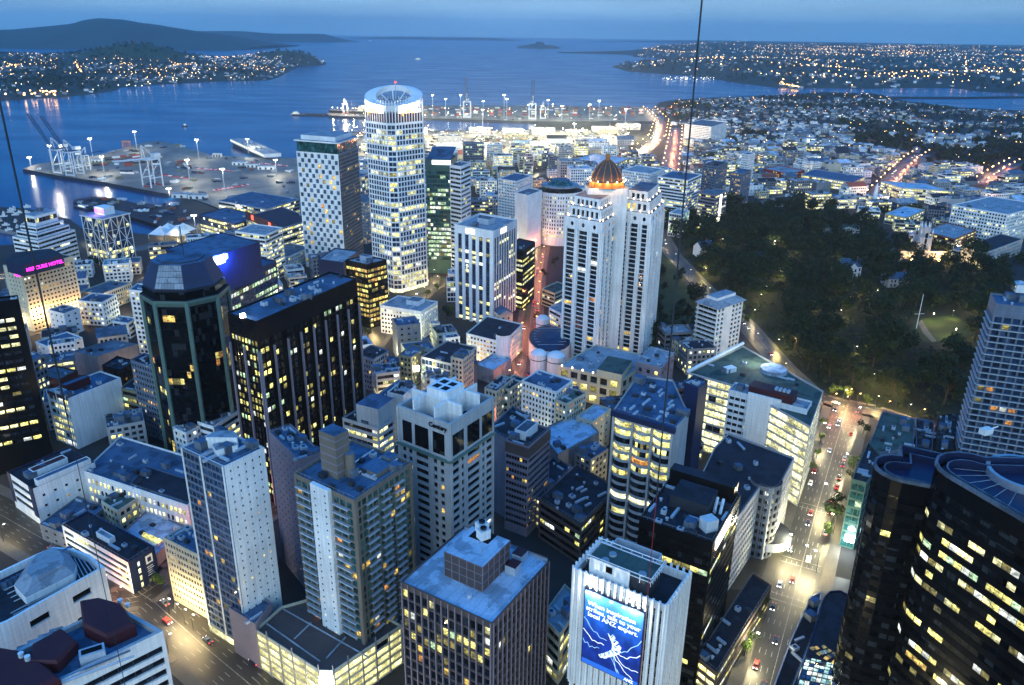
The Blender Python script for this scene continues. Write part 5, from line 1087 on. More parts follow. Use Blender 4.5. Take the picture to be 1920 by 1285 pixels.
emit('print_white', (.82, .9, 1), 1.05); emit('print_pale', (.35, .6, 1), .8); emit('print_band', (.02, .12, .55), .7)
def stroke(pts, w, mat, dd=1.34):
    b = MB(); pts = [Vector(p) for p in pts]
    for i in range(len(pts) - 1):
        d_ = (pts[i + 1] - pts[i]).normalized(); nn = Vector((-d_.y, d_.x * .55)) * w; nn2 = nn * .8
        b.poly([bp(*(pts[i] - nn), dd), bp(*(pts[i + 1] - nn2), dd), bp(*(pts[i + 1] + nn2), dd), bp(*(pts[i] + nn), dd)], mat)
    part(BB, b, 'lightning_print')
rg = random.Random(77)
def jag(p0, p1, k, amp):
    p0, p1 = Vector(p0), Vector(p1); return [p0.lerp(p1, i / k) + Vector((0, (rg.random() - .5) * amp if 0 < i < k else 0)) + Vector((0, -.05 * math.sin(math.pi * i / k))) for i in range(k + 1)]
for p0, p1, w, m_ in (((.0, .63), (.42, .44), .008, 'print_pale'), ((.0, .47), (.38, .36), .009, 'print_white'), ((.0, .33), (.3, .29), .006, 'print_pale'), ((.62, .34), (1, .44), .009, 'print_white'), ((.6, .3), (.99, .2), .008, 'print_white'), ((.55, .3), (.9, .07), .008, 'print_white'), ((.62, .36), (1, .64), .008, 'print_pale'), ((.55, .28), (.66, .05), .006, 'print_pale'), ((.5, .25), (.74, .04), .006, 'print_pale')): stroke(jag(p0, p1, 7, .05), w, m_)
for k in range(26):
    t = k / 25; c = Vector((.47 + .12 * math.sin(t * 3.2) - .28 * max(0, t - .55), .56 - .34 * t)); stroke(jag(c - Vector((.07 * (1 - abs(t - .5)), .012)), c + Vector((.09 * (1 - abs(t - .4)), .014 - .03 * rg.random())), 3, .03), .010, 'print_white' if k % 3 else 'print_pale', 1.36 + .002 * k)
b = MB(); b.poly([bp(0, 0, 1.40), bp(1, 0, 1.40), bp(1, .065, 1.40), bp(0, .065, 1.40)], 'print_band'); part(BB, b, 'foot_band')
W_ = (s1 - s0); Mw = lambda s, t, d: Matrix(((u.x, 0, n.x, bp(s, t, d)[0] - BB.location.x), (u.y, 0, n.y, bp(s, t, d)[1] - BB.location.y), (0, 1, 0, bp(s, t, d)[2] - BB.location.z), (0, 0, 0, 1)))
for k, (tx, sx__) in enumerate((('When inspiration', .50), ('strikes, talk to your', .5), ('local ANZ expert.', .5))): put('lettering', text_mesh(tx, W_ * .118, 'print_white', .02, .03), BB, mat=Mw(sx__ - (.03 if k == 0 else 0), .845 - k * .075, 1.42))
put('lettering', text_mesh('ANZ', W_ * .075, 'print_white', .02, .05), BB, mat=Mw(.84, .032, 1.46))
b = MB()
for k in range(5): c = A + u * (s0 + W_ * (.08 + .21 * k)) + n * 3.2; b.bar((*(A + u * (s0 + W_ * (.08 + .21 * k)) + n * .8), zt_ + .8), (*c, zt_ + 1.0), .07, 'steel'); b.box((c.x, c.y, zt_ + .8), (.9, .4, .35), 'lit_strip', math.atan2(u.y, u.x))
part(BB, b, 'lamp_arm')
for k in (.15, .85): c = A + u * (s0 + W_ * k) + n * 3.4; light('billboard_light', BB, Vector((c.x, c.y, zt_ - .2)) - Vector(BB.location), 2600, (1, .97, .9), .4)
# roof of the ribbed tower
N0 = q[min(range(4), key=lambda i: -proj((*q[i], z))[1])]; ks = [p for p in q if p != N0]; i0 = q.index(N0); Lc, Rc = q[i0 - 1], q[(i0 + 1) % 4]
if proj((*Lc, z))[0] > proj((*Rc, z))[0]: Lc, Rc = Rc, Lc
eL, eR = Lc - N0, Rc - N0; zr = z - 2.6
pr = sub(.22, .88, .12, .62); b = MB(); b.prism([(p.x, p.y) for p in pr], zr, zr + 6.5, 'dark_metal', 'roof_green'); part(AN, b, 'plant_room'); ci = sub(.20, .90, .10, .64)
b = MB()
for i in range(4):
    A_, B_ = ci[i], ci[(i + 1) % 4]
    for hh in (6.5, 7.7): b.bar((*A_, zr + hh), (*B_, zr + hh), .16, 'white_paint')
    for k in range(7): p = A_.lerp(B_, k / 6); b.bar((*p, zr + 5.2), (*p, zr + 7.7), .12, 'white_paint')
part(AN, b, 'roof_railing'); A_, B_ = N0 + eL * .86 + eR * .095, N0 + eL * .42 + eR * .095; u_ = (B_ - A_).normalized(); n_ = Vector((u_.y, -u_.x)); b = MB(); b.wbox(A_, u_, n_, 0, (B_ - A_).length, zr + 1.4, zr + 7.4, .02, .3, 'white_paint'); part(AN, b, 'white_board'); b = MB(); b.wbox(A_, u_, n_, (B_ - A_).length * .42, (B_ - A_).length * .58, zr + 4.6, zr + 6.6, .31, .36, 'black_stone'); part(AN, b, 'emblem')
pr = sub(.30, .80, .66, .98); b = MB()
for i in range(4):
    A_, B_ = pr[i], pr[(i + 1) % 4]; u_ = (B_ - A_).normalized(); n_ = Vector((u_.y, -u_.x)); b.wbox(A_, u_, n_, .16, (B_ - A_).length - .16, zr, zr + 6.0, -.15, .15, 'plant_metal')
part(AN, b, 'louvre_screen')
for s_, t_ in ((.72, .2), (.32, .22), (.70, .42)): c = N0 + eL * s_ + eR * t_; b = MB(); b.prism(ring(c, 1.1, 14), zr + 6.5, zr + 7.0, 'plant_metal', 'roof_pale'); part(AN, b, 'roof_fan')
# --- balcony apartment tower with a chimney stack
z = 73; q = ccw([P2(553, 884, z), P2(663, 938, z), P2(769, 863, z), P2(655, 818, z)]); q = plan((553, 886), (663, 938), (768, 866), z)
i0 = min(range(4), key=lambda i: -proj((*q[i], z))[1]); N0 = q[i0]; Lc, Rc = q[i0 - 1], q[(i0 + 1) % 4]
if proj((*Lc, z))[0] > proj((*Rc, z))[0]: Lc, Rc = Rc, Lc
eL, eR = Lc - N0, Rc - N0
bs = dict(mode='punch', fl=2.95, bay=2.6, px=.22, sp=.24, dep=.25, lit=.09, set='home', glass='glass_teal', wall='tan_stone', mx=.7, top=1.5, cluster=.1)
AP = block('apartment_tower', 'tan and green glass apartment tower with stacked balconies and a tall chimney', 'apartment tower', q, z, styles=(dict(bs, slab=(1.0, .38, ((.04, .30), (.66, .92)), 'plant_metal'), bay=3.0, skip=lambda i, j, nb, nf: nb * .42 <= i <= nb * .60), dict(bs, slab=(.9, .38, ((.18, .36), (.44, .60), (.68, .84)), 'plant_metal'), glass='glass_green')), wall='tan_stone', roof='roof_blue', gear=8, seed=111)
A, B = left_right(q)[0]; u = (B - A).normalized(); n = Vector((u.y, -u.x)); Lw = (B - A).length; b = MB(); b.wbox(A, u, n, Lw * .34, Lw * .64, 8, z + .4, .006, 1.5, 'white_paint'); part(AP, b, 'white_spine'); b = MB()
rg = random.Random(4)
for j in range(22):
    for s in (.40, .57): zz = 16 + j * 2.6; b.wbox(A, u, n, Lw * s, Lw * s + .6, zz, zz + .55, 1.502, 1.53, 'lit_pale' if rg.random() < .12 else 'glass_dark')
part(AP, b, 'spine_window', kind='stuff')
c = N0 + eL * .62 + eR * .34; b = MB(); b.box((c.x, c.y, z - .9), (7.5, 6, 16), 'tan_stone', math.atan2(eL.y, eL.x), 'roof_blue'); part(AP, b, 'chimney_stack'); b = MB()
for k in range(5): b.box((c.x, c.y, z + 1.2 + k * 2.9), (7.6, 6.1, .5), 'mauve_stone', math.atan2(eL.y, eL.x))
part(AP, b, 'chimney_band'); c = N0 + eL * .44 + eR * .40; b = MB(); b.prism(ring(c, 1.7, 12), z - .9, z + 7.5, 'tan_stone', 'roof_grey'); part(AP, b, 'tank')
b = MB(); c0 = sub(.12, .40, .52, .80); b.prism([(p.x, p.y) for p in c0], z - .9, z + .9, 'tan_stone', 'roof_blue'); part(AP, b, 'roof_step'); b = MB()
for k in range(3): a_, c_ = N0 + eL * (.15 + .2 * k) + eR * .45, N0 + eL * (.18 + .2 * k) + eR * .95; b.bar((*a_, z + .3), (*c_, z + .3), .4, 'plant_metal')
part(AP, b, 'duct')
for s in (.02, .98):
    b = MB(); b.wbox(*(lambda e: (e[0], (e[1] - e[0]).normalized(), Vector(((e[1] - e[0]).normalized().y, -(e[1] - e[0]).normalized().x)), (e[1] - e[0]).length * s - .6, (e[1] - e[0]).length * s + .6))(left_right(q)[1]), 6, z, .008, .6, 'tan_stone'); part(AP, b, 'corner_pier')
# --- its neighbour, a pale speckled slab
z = 62; q = plan((503, 808), (560, 862), T=(545, 796), z=z); block('apartment_tower', 'pale speckled apartment slab standing behind the chimney tower', 'apartment tower', q, z, styles=(dict(fl=3.0, bay=3.2, px=.8, sp=.72, dep=.15, lit=.05, set='home', wall='mauve_stone', mx=1, top=3), dict(blank=True)), wall='mauve_stone', roof='roof_blue', gear=6)
# --- car park podium, lit yellow inside
z = 17; q = ccw([P2(478, 1180, z), P2(598, 1257, z), P2(625, 1258, z), P2(753, 1172, z), P2(640, 1105, z), P2(527, 1137, z)])
CP = block('car_park', 'car park podium with glowing yellow open decks and a dark framed roof', 'car park', q, z, dict(mode='ribbon', fl=3.2, bay=6.2, px=.04, sp=.26, dep=.25, lit=.97, set='deck', wall='cream_paint', pm='cream_paint', mx=.4, top=1.2, cluster=.05), wall='cream_paint', roof='brown_stone', par=1.1, gear=0, seed=121)
b = MB(); pp = lambda x, y: P(x, y, z - .9)
for a, c in (((527, 1140), (690, 1232)), ((498, 1168), (600, 1240)), ((583, 1168), (552, 1198)), ((648, 1195), (612, 1234))): b.bar(pp(*a), pp(*c), .35, 'roof_pale')
part(CP, b, 'roof_line'); c = P2(633, 1268, 12); A, B = left_right(q)[1]; mpt = (A + B) / 2; u = (B - A).normalized(); n = Vector((u.y, -u.x)); b = MB(); b.box((mpt.x + n.x * .8, mpt.y + n.y * .8, 9), (4.5, .5, 6), 'lamp_white', math.atan2(u.y, u.x)); part(CP, b, 'lit_sign'); light('sign_light', CP, (mpt.x + n.x * 3 - CP.location.x, mpt.y + n.y * 3 - CP.location.y, 12), 9000, (1, 1, .85), .8)
for A, B in left_right(q):
    u = (B - A).normalized(); n = Vector((u.y, -u.x)); Lw = (B - A).length; b = MB(); k = max(1, round(Lw / 6.2))
    for i in range(k + 1): b.wbox(A, u, n, max(0, i * Lw / k - .2), min(Lw, i * Lw / k + .2), 0, z + 2.4 * (i % 2), .006, .3, 'grey_concrete')
    part(CP, b, 'column')
q = plan((441, 1132), (478, 1170), (500, 1128), 20); block('stair_block', 'small dark block with a square glowing sign between white tower and car park', 'block', q, 20, dict(blank=True), wall='mauve_stone', roof='roof_blue', gear=1); A, B = left_right(q)[0]; 
# --- big dark office right of the billboard tower
z = 60; q = plan((1200, 969), (1337, 1018), (1385, 926), z)
DK = block('office_block', 'black office block with a crowded roof of plant and rows of dim yellow windows', 'office block', q, z, dict(mode='ribbon', fl=3.9, bay=3.1, px=.05, sp=.45, dep=.2, lit=.14, set='office', glass='glass_black', wall='black_stone', pm='black_stone', mx=.6, top=3.2, cluster=1.0, rowlit={2: (.7, 'office'), 3: (.15, 'office')}), wall='black_stone', roof='roof_dark', par=1.2, gear=14, seed=131)
i0 = min(range(4), key=lambda i: -proj((*q[i], z))[1]); N0 = q[i0]; Lc, Rc = q[i0 - 1], q[(i0 + 1) % 4]
if proj((*Lc, z))[0] > proj((*Rc, z))[0]: Lc, Rc = Rc, Lc
eL, eR = Lc - N0, Rc - N0; zr = z - 1.2
b = MB(); b.prism([(p.x, p.y) for p in sub(.25, .78, .42, .78)], zr, zr + 4.6, 'dark_metal', 'roof_dark'); part(DK, b, 'plant_room'); b = MB(); b.prism([(p.x, p.y) for p in sub(.05, .98, .84, .99)], zr, zr + 6, 'black_stone', 'roof_dark'); part(DK, b, 'upper_storey'); b = MB(); c = N0 + eL * .16 + eR * .25; b.box((c.x, c.y, zr), (4.6, 4, 4.2), 'white_paint', .4); part(DK, b, 'water_tank'); b = MB()
for k in (.12, .2): a_, c_ = N0 + eL * k + eR * .55, N0 + eL * (k + .02) + eR * .7; b.bar((*a_, zr + .4), (*c_, zr + 3.4), .5, 'white_paint')
part(DK, b, 'flue'); A, B = left_right(q)[-1]; u = (B - A).normalized(); n = Vector((u.y, -u.x)); Lw = (B - A).length; b = MB(); b.wbox(A, u, n, Lw * .12, Lw * .62, z - 5.2, z - 1.2, .01, .3, 'lit_strip'); part(DK, b, 'lit_sign')
# --- corner building with rounded stone corner, and its long gridded street front
z = 35; q = ccw([P2(1340, 838, z), P2(1366, 812, z), P2(1490, 858, z), P2(1462, 912, z), P2(1448, 918, z), P2(1426, 912, z), P2(1362, 1000, z), P2(1300, 920, z)])
CO = block('corner_building', 'grey corner building with a rounded stone corner and dark sheet roof', 'office block', q, z, dict(mode='punch', fl=3.7, bay=2.3, px=.3, sp=.4, dep=.35, lit=.08, set='pale', wall='pale_concrete', mx=.5, top=2), wall='pale_concrete', roof='roof_dark', gear=5, seed=141)
c = P2(1437, 901, z); W = MB(); panes = []; qq = ring(c, 6.6, 16)
for i in range(16):
    A, B = qq[i], qq[(i + 1) % 16]
    if faces_camera(A, B): facade(W, panes, A, B, 0, z + .6, dict(mode='punch', fl=3.9, bay=2.5, px=.25, sp=.4, dep=.3, lit=.06, set='pale', wall='grey_concrete', mx=.1, top=1.5), random.Random(i), 'pale_concrete')
    else: W.poly([(*A, 0), (*B, 0), (*B, z + .6), (*A, z + .6)], 'pale_concrete')
W.poly([(*p, z + .6) for p in qq], 'roof_dark'); part(CO, W, 'corner_drum'); add_windows2(CO, panes); b = MB(); c2 = P2(1434, 1022); b.frustum(ring(c2, 10.5, 24), 3.5, ring(c2, 10.2, 24), 7.5, 'white_paint', 'roof_dark'); b.frustum(ring(c2, 10.5, 24), 3.5, ring(c2, 8, 24), 3.3, 'lit_pale'); part(CO, b, 'canopy')
q = ccw([P2(1340, 838, 30) + Vector((0, 0)), P2(1362, 1000, 30), P2(1390, 960, 30), P2(1420, 914, 30)])
# --- glazed podium at the bottom right
z = 19; rim = [P2(*p, z) for p in ((1576, 1106), (1555, 1108), (1543, 1122), (1535, 1150), (1512, 1225), (1494, 1285), (1480, 1330), (1680, 1360), (1700, 1180))]
GP = block('podium_building', 'low podium with a dark curved roof at the foot of the black glass towers', 'building', rim, z, dict(mode='ribbon', fl=6, bay=4, px=.06, sp=.3, dep=.2, lit=.5, set='cyan', glass='glass_blue', wall='dark_blue', pm='steel', mx=.3, top=3), wall='dark_blue', roof='roof_dark', gear=0, seed=151)
b = MB(); b.smooth = False; a0, a1, a2, a3 = P(1512, 1232, z + .6), P(1668, 1268, z + .6), P(1650, 1340, z + 3.5), P(1490, 1310, z + 3.5); rg = random.Random(12)
for i in range(16):
    for j in range(9):
        f = lambda s, t: a0.lerp(a1, s).lerp(a3.lerp(a2, s), t) + Vector((0, 0, 2.2 * math.sin(math.pi * t)))
        s_, t_ = i / 16, j / 9; b.poly([f(s_ + .004, t_ + .010), f(s_ + .058, t_ + .010), f(s_ + .058, t_ + .10), f(s_ + .004, t_ + .10)][::-1], 'lit_white' if rg.random() < .25 + .03 * i else 'lit_cyan' if rg.random() < .5 else 'glass_sky')
part(GP, b, 'glass_canopy', kind='stuff'); b = MB(); c = P2(1605, 1190, z); rg = random.Random(8)
for i in range(14):
    for j in range(4):
        t = 3.6 + i * .13; r_ = 15 + j * 1.8; p = (c.x + r_ * math.cos(t), c.y + r_ * math.sin(t)); b.box((p[0], p[1], z + .4 + j * .5), (1.5, 1.3, .12), rg.choice(('lit_cyan', 'lit_dim', 'glass_dark', 'lit_warm', 'glass_teal')), t)
part(GP, b, 'skylight', kind='stuff')
strip_q = ccw([P2(1540, 1110, 8), P2(1520, 1118, 8), P2(1482, 1200, 8), P2(1445, 1300, 8), P2(1480, 1305, 8), P2(1530, 1180, 8)])
block('canopy_building', 'low dark glass canopy building lining the street before the podium', 'building', strip_q, 8, dict(mode='ribbon', fl=6, bay=4, px=.06, sp=.3, lit=.3, set='cyan', wall='steel', pm='steel', glass='glass_blue', mx=.3, top=1), wall='steel', roof='roof_dark', gear=1)
# --- teal-fronted building across the street
z = 34; q = ccw([P2(1597, 898, z), P2(1625, 905, z), P2(1660, 860, z), P2(1628, 828, z)]); bk = block('office_block', 'narrow teal glass office with a dark roof facing the bright crossing', 'office block', q, z, dict(mode='grid', fl=4.0, bay=3, px=.1, sp=.25, dep=.15, lit=.12, set='cyan', glass='glass_teal', wall='copper_green', mx=.3, top=1.5), wall='copper_green', roof='roof_dark', gear=2)
A, B = left_right(q)[0]; u = (B - A).normalized(); n = Vector((u.y, -u.x)); b = MB(); b.wbox(A, u, n, (B - A).length * .3, (B - A).length * .95, 3.5, 7, .05, .5, 'lamp_cool'); part(bk, b, 'lit_screen'); pm_ = A.lerp(B, .6) + n * 6; light('screen_light', bk, (pm_.x - bk.location.x, pm_.y - bk.location.y, 6), 9000, (.9, 1, .95), 1.5)
q = plan((1640, 800), (1720, 830), (1716, 786), 30); bk = block('shop_building', 'block with a pale green flat roof and white parapet by the park corner', 'building', ccw([P2(1622, 852, 26), P2(1655, 770, 26), P2(1716, 785, 26), P2(1712, 840, 26)]), 26, dict(fl=4, bay=3.5, lit=.12, set='pale', wall='blue_grey'), wall='blue_grey', roof='roof_green', gear=5)
block('shop_building', 'dark flat-roofed block dotted with roof lights beside the green roof', 'building', ccw([P2(1718, 842, 24), P2(1717, 783, 24), P2(1752, 790, 24), P2(1748, 845, 24)]), 24, dict(fl=4, bay=3.5, lit=.1, wall='blue_grey'), wall='blue_grey', roof='roof_dark', gear=7)
block('shop_building', 'dark flat-roofed block nearest the foot of the blue-lit slab', 'building', ccw([P2(1755, 845, 28), P2(1759, 778, 28), P2(1795, 775, 28), P2(1790, 842, 28)]), 28, dict(fl=4, bay=3.5, lit=.1, wall='black_stone'), wall='black_stone', roof='roof_dark', gear=9)
# --- theatre-like white building bottom left with a curved parapet
z = 38; q = ccw([P2(-60, 1195, z), P2(14, 1166, z), P2(196, 1063, z), P2(168, 1040, z), P2(134, 1028, z), P2(100, 1026, z), P2(66, 1040, z), P2(-60, 1100, z)])
TH = block('theatre', 'white hall with a curved parapet and a faceted pale roof housing', 'hall', q, z, dict(mode='punch', fl=9, bay=12, px=.55, sp=.7, dep=.8, lit=0, wall='white_paint', glass='glass_black', mx=2, top=2, skip=lambda i, j, nb, nf: 0 < i < nb - 1), wall='white_paint', roof='roof_dark', par=2.5, gear=0, seed=161, pw=1.0)
zr = z - 2.5; b = MB(); base = [P2(*p, zr) for p in ((30, 1112), (52, 1136), (100, 1112), (142, 1090), (146, 1072), (128, 1046), (104, 1042), (62, 1062))]; base = ccw(base); cc_ = sum(base, Vector((0, 0))) / len(base); topq = [p.lerp(cc_, .38) for p in base]; b.frustum(base, zr, base, zr + 3.2, 'white_paint'); b.frustum(base, zr + 3.2, topq, zr + 6.4, 'roof_pale', 'roof_pale'); part(TH, b, 'roof_housing')
b = MB()
for k in range(5): a_, c_ = P(2 + k * 6, 1100 + k * 7, zr + .5), P(40 + k * 6, 1082 + k * 7, zr + .5); b.bar(a_, c_, .22, 'plant_metal')
for k in range(5): a_, c_ = P(150 + k * 7, 1084 - k * 4, zr + .5), P(132 + k * 7, 1046 - k * 0, zr + .5); b.bar(a_, c_, .2, 'plant_metal')
for k in range(3): a_, c_ = P(20 + k * 5, 1150 + k * 3, zr + .5), P(120 + k * 6, 1098 + k * 3, zr + .5); b.bar(a_, c_, .3, 'roof_pale')
part(TH, b, 'pipework'); b = MB()
for k in range(14): a_ = P(6 + k * 9.5, 1092 - k * 5.2, z + .5); b.box((a_.x, a_.y, zr), (1.6, 1.0, 2.8), 'roof_blue', .5)
part(TH, b, 'roof_unit')
# --- red-roofed building bottom left corner
z = 46; q = ccw([P2(-120, 1390, z), P2(306, 1183, z), P2(214, 1132, z), P2(-140, 1300, z)]); A0, B0 = P2(306, 1183, z), P2(-120, 1390, z)
RD = block('office_block', 'office block with maroon roof housings and a light blue air unit, bottom left corner', 'office block', q, z, dict(mode='ribbon', fl=4.0, bay=4, px=.05, sp=.42, dep=.7, lit=.05, set='office', glass='glass_dark', wall='white_paint', mx=1.0, top=4.2), wall='pale_concrete', roof='roof_blue', par=1.6, gear=0, seed=171, pw=1.2)
zr = z - 1.6; b = MB()
def red(pts, h, nm='roof_housing'):
    base = ccw([P2(*p, zr) for p in pts]); c_ = sum(base, Vector((0, 0))) / len(base); b = MB(); b.frustum(base, zr, base, zr + h, 'maroon_metal'); b.frustum(base, zr + h, [p.lerp(c_, .1) for p in base], zr + h + .8, 'maroon_metal', 'maroon_metal'); part(RD, b, nm)
red(((154, 1146), (160, 1194), (205, 1216), (258, 1192), (232, 1152), (188, 1140)), 3.6); red(((64, 1228), (120, 1196), (150, 1222), (112, 1262), (60, 1262)), 3.2); red(((-60, 1262), (0, 1230), (60, 1240), (118, 1290), (40, 1330), (-60, 1330)), 3.0)
c = P2(176, 1238, zr); b = MB(); b.box((c.x, c.y, zr), (6.4, 3.4, 3.6), 'plant_metal', .52); b.box((c.x, c.y, zr + 3.6), (5.2, 2.0, .1), 'black_stone', .52); part(RD, b, 'air_conditioner')
for x_, y_ in ((46, 1252), (58, 1258), (232, 1190), (228, 1140), (242, 1148)): c = P2(x_, y_, zr); b = MB(); b.prism(ring(c, .75, 12), zr + 2, zr + 5.2 if x_ < 100 else zr + 3.2, 'plant_metal', 'white_paint'); part(RD, b, 'vent')
b = MB(); 
for k in range(6): p = P(6 + k * 20, 1236 - k * 10.5, zr + .6); b.box((p.x, p.y, zr), (3.6, 1.2, 1.3), 'roof_pale', .5)
part(RD, b, 'roof_light')
b = MB(); b.bar(P(90, 1290, zr + 1), P(252, 1230, zr + 1), .45, 'plant_metal'); b.bar(P(60, 1296, zr + 1.4), P(244, 1220, zr + 1.4), .3, 'roof_blue'); part(RD, b, 'duct')
# --- hotel with the pink sign
z = 47.6; q = plan((6, 497), (38, 505), (136, 480), z)
HO = block('hotel', 'cream hotel lit gold from below under a dark rooftop box with a pink sign', 'hotel', q, z, styles=(dict(fl=3.2, bay=4, px=.7, sp=.6, lit=.05, wall='cream_paint', mx=3, top=3), dict(mode='punch', fl=3.15, bay=2.9, px=.46, sp=.52, dep=.4, lit=.12, set='home', glass='glass_brown', wall='cream_paint', mx=.6, top=3.6, rowlit={0: (.7, 'warm')})), wall='cream_paint', roof='roof_dark', gear=0, seed=181)
q2 = ccw([P2(10, 488, z + 8), P2(40, 497, z + 8), P2(118, 478, z + 8), P2(96, 466, z + 8), P2(30, 473, z + 8)]); b = MB(); b.prism([(p.x, p.y) for p in q2], z - .5, z + 8, 'dark_blue', 'roof_dark'); part(HO, b, 'roof_box'); A, B = P2(40, 497, z + 8), P2(118, 478, z + 8); sign_on(HO, 'MERCURE HOTEL', A, B, z + 3.6, 3.5, 'sign_pink', .5, .52, bold=.04)
A, B = left_right(q)[-1]; u = (B - A).normalized(); n = Vector((u.y, -u.x)); Lw = (B - A).length
for k in range(6): p = A.lerp(B, .08 + .16 * k) + n * 3.2; light('uplight', HO, (p.x - HO.location.x, p.y - HO.location.y, 8 + (k < 2) * 5), 9500, (1, .62, .25), .5)
A, B = left_right(q)[0]; u = (B - A).normalized(); n = Vector((u.y, -u.x)); b = MB(); b.wbox(A, u, n, (B - A).length * .62, (B - A).length * .9, z - 6, z - 3, .05, .4, 'sign_pink'); part(HO, b, 'emblem_sign')
# --- stepped white office on the waterfront
zt_ = 40; c0 = (82, 470); q = plan((30, 442), (70, 452), (132, 430), 36); ST = block('office_tower', 'white tiered office with dark window bands like a ship, by the water', 'office tower', q, 36, dict(mode='ribbon', fl=3.8, bay=4, px=.05, sp=.5, dep=.5, lit=.10, set='pale', wall='white_paint', mx=.2, top=1.2), wall='white_paint', roof='roof_pale', gear=0)
for k, (d, h) in enumerate(((3, 5), (6, 4.5), (9, 9))):
    zz = 36 + (0, 5, 9.5)[k]; qi = inset(q, d); W = MB(); panes = []
    for i in range(4): facade(W, panes, qi[i], qi[(i + 1) % 4], zz - .3, zz + h, dict(mode='ribbon', fl=h, bay=4, px=.1, sp=.55, dep=.4, lit=.1, set='pale', wall='white_paint', mx=.3, top=.6), random.Random(k), 'white_paint')
    W.poly([(*p, zz + h - .2) for p in qi], 'roof_pale'); part(ST, W, 'upper_storey'); add_windows2(ST, panes)
roof_gear(ST, inset(q, 9), 54.2, random.Random(3), 3); 
for ch in ST.children:
    if ch.name.split('.')[0] in ('air_conditioner', 'duct', 'vent', 'lift_overrun', 'plant_room'): ch.location = -Vector(ST.location)
# --- tower in a white diagonal frame
z = 45; q = plan((157, 404), (193, 412), (238, 401), z); DG = block('office_tower', 'blue glass tower caged in a white diagonal lattice with a violet-lit cap', 'office tower', q, z, dict(mode='grid', fl=3.75, bay=3.4, px=.04, sp=.16, dep=.1, lit=.10, set='pale', glass='glass_blue', wall='dark_blue', mx=.3, top=.8, rowlit={8: (.7, 'pale'), 9: (.7, 'pale'), 0: (.25, 'pale')}), wall='dark_blue', roof='roof_pale', gear=0)
b = MB()
for A, B in left_right(q):
    u = (B - A).normalized(); n = Vector((u.y, -u.x)) * 1.3; Lw = (B - A).length; nb = 4; nz = 4
    pt_ = lambda i, j: (*(A + u * (i * Lw / nb) + n), j * z / nz)
    for i in range(nb + 1): b.bar(pt_(i, 0), pt_(i, nz + .04), .42, 'white_paint')
    for i in range(nb):
        for j in range(nz):
            a_, c_ = (pt_(i, j), pt_(i + 1, j + 1)) if (i + j) % 2 else (pt_(i + 1, j), pt_(i, j + 1)); b.bar(a_, c_, .34, 'white_paint'); b.bar(pt_(i, j + 1), pt_(i + 1, j + 1), .22, 'white_paint')
part(DG, b, 'lattice'); b = MB(); b.prism([(p.x, p.y) for p in inset(q, -1.8)], z, z + 1, 'white_paint', 'roof_pale', bottom=True); part(DG, b, 'roof_slab'); b = MB(); qi = inset(q, 8); b.prism([(p.x, p.y) for p in qi], z + 1, z + 8, 'white_paint', 'white_paint'); part(DG, b, 'cap'); A, B = left_right(qi)[0]; u = (B - A).normalized(); n = Vector((u.y, -u.x)); b = MB(); b.wbox(A, u, n, .5, (B - A).length - .5, z + 2.6, z + 6.4, .05, .3, 'glow_violet'); part(DG, b, 'lit_sign'); p = A.lerp(B, .5) + n * 4; light('sign_light', DG, (p.x - DG.location.x, p.y - DG.location.y, z + 5), 5000, (.4, .25, 1), .5)
# ------------------------------------------------------------------ the smaller buildings between
ST6 = {'punch': dict(fl=3.5, bay=3.0, px=.38, sp=.44, dep=.3, lit=.26, set='pale', mx=.8), 'fine': dict(fl=3.3, bay=2.2, px=.42, sp=.46, dep=.25, lit=.18, set='home', mx=.6), 'band': dict(mode='ribbon', fl=3.6, bay=3.2, px=.08, sp=.46, dep=.35, lit=.42, set='pale', mx=.6),
       'lit': dict(mode='ribbon', fl=3.8, bay=3.4, px=.08, sp=.38, dep=.3, lit=.75, set='pale', mx=.5), 'few': dict(fl=4, bay=5, px=.7, sp=.65, dep=.25, lit=.1, set='home', mx=1), 'blank': dict(blank=True), 'glass': dict(mode='grid', fl=3.8, bay=2.6, px=.1, sp=.25, dep=.2, lit=.35, set='green', glass='glass_blue', mx=.4),
       'warm': dict(fl=3.4, bay=2.6, px=.4, sp=.5, dep=.3, lit=.4, set='warm', mx=.6), 'dark': dict(mode='ribbon', fl=3.7, bay=3, px=.1, sp=.45, lit=.15, set='office', glass='glass_black', mx=.6, pm='black_stone')}
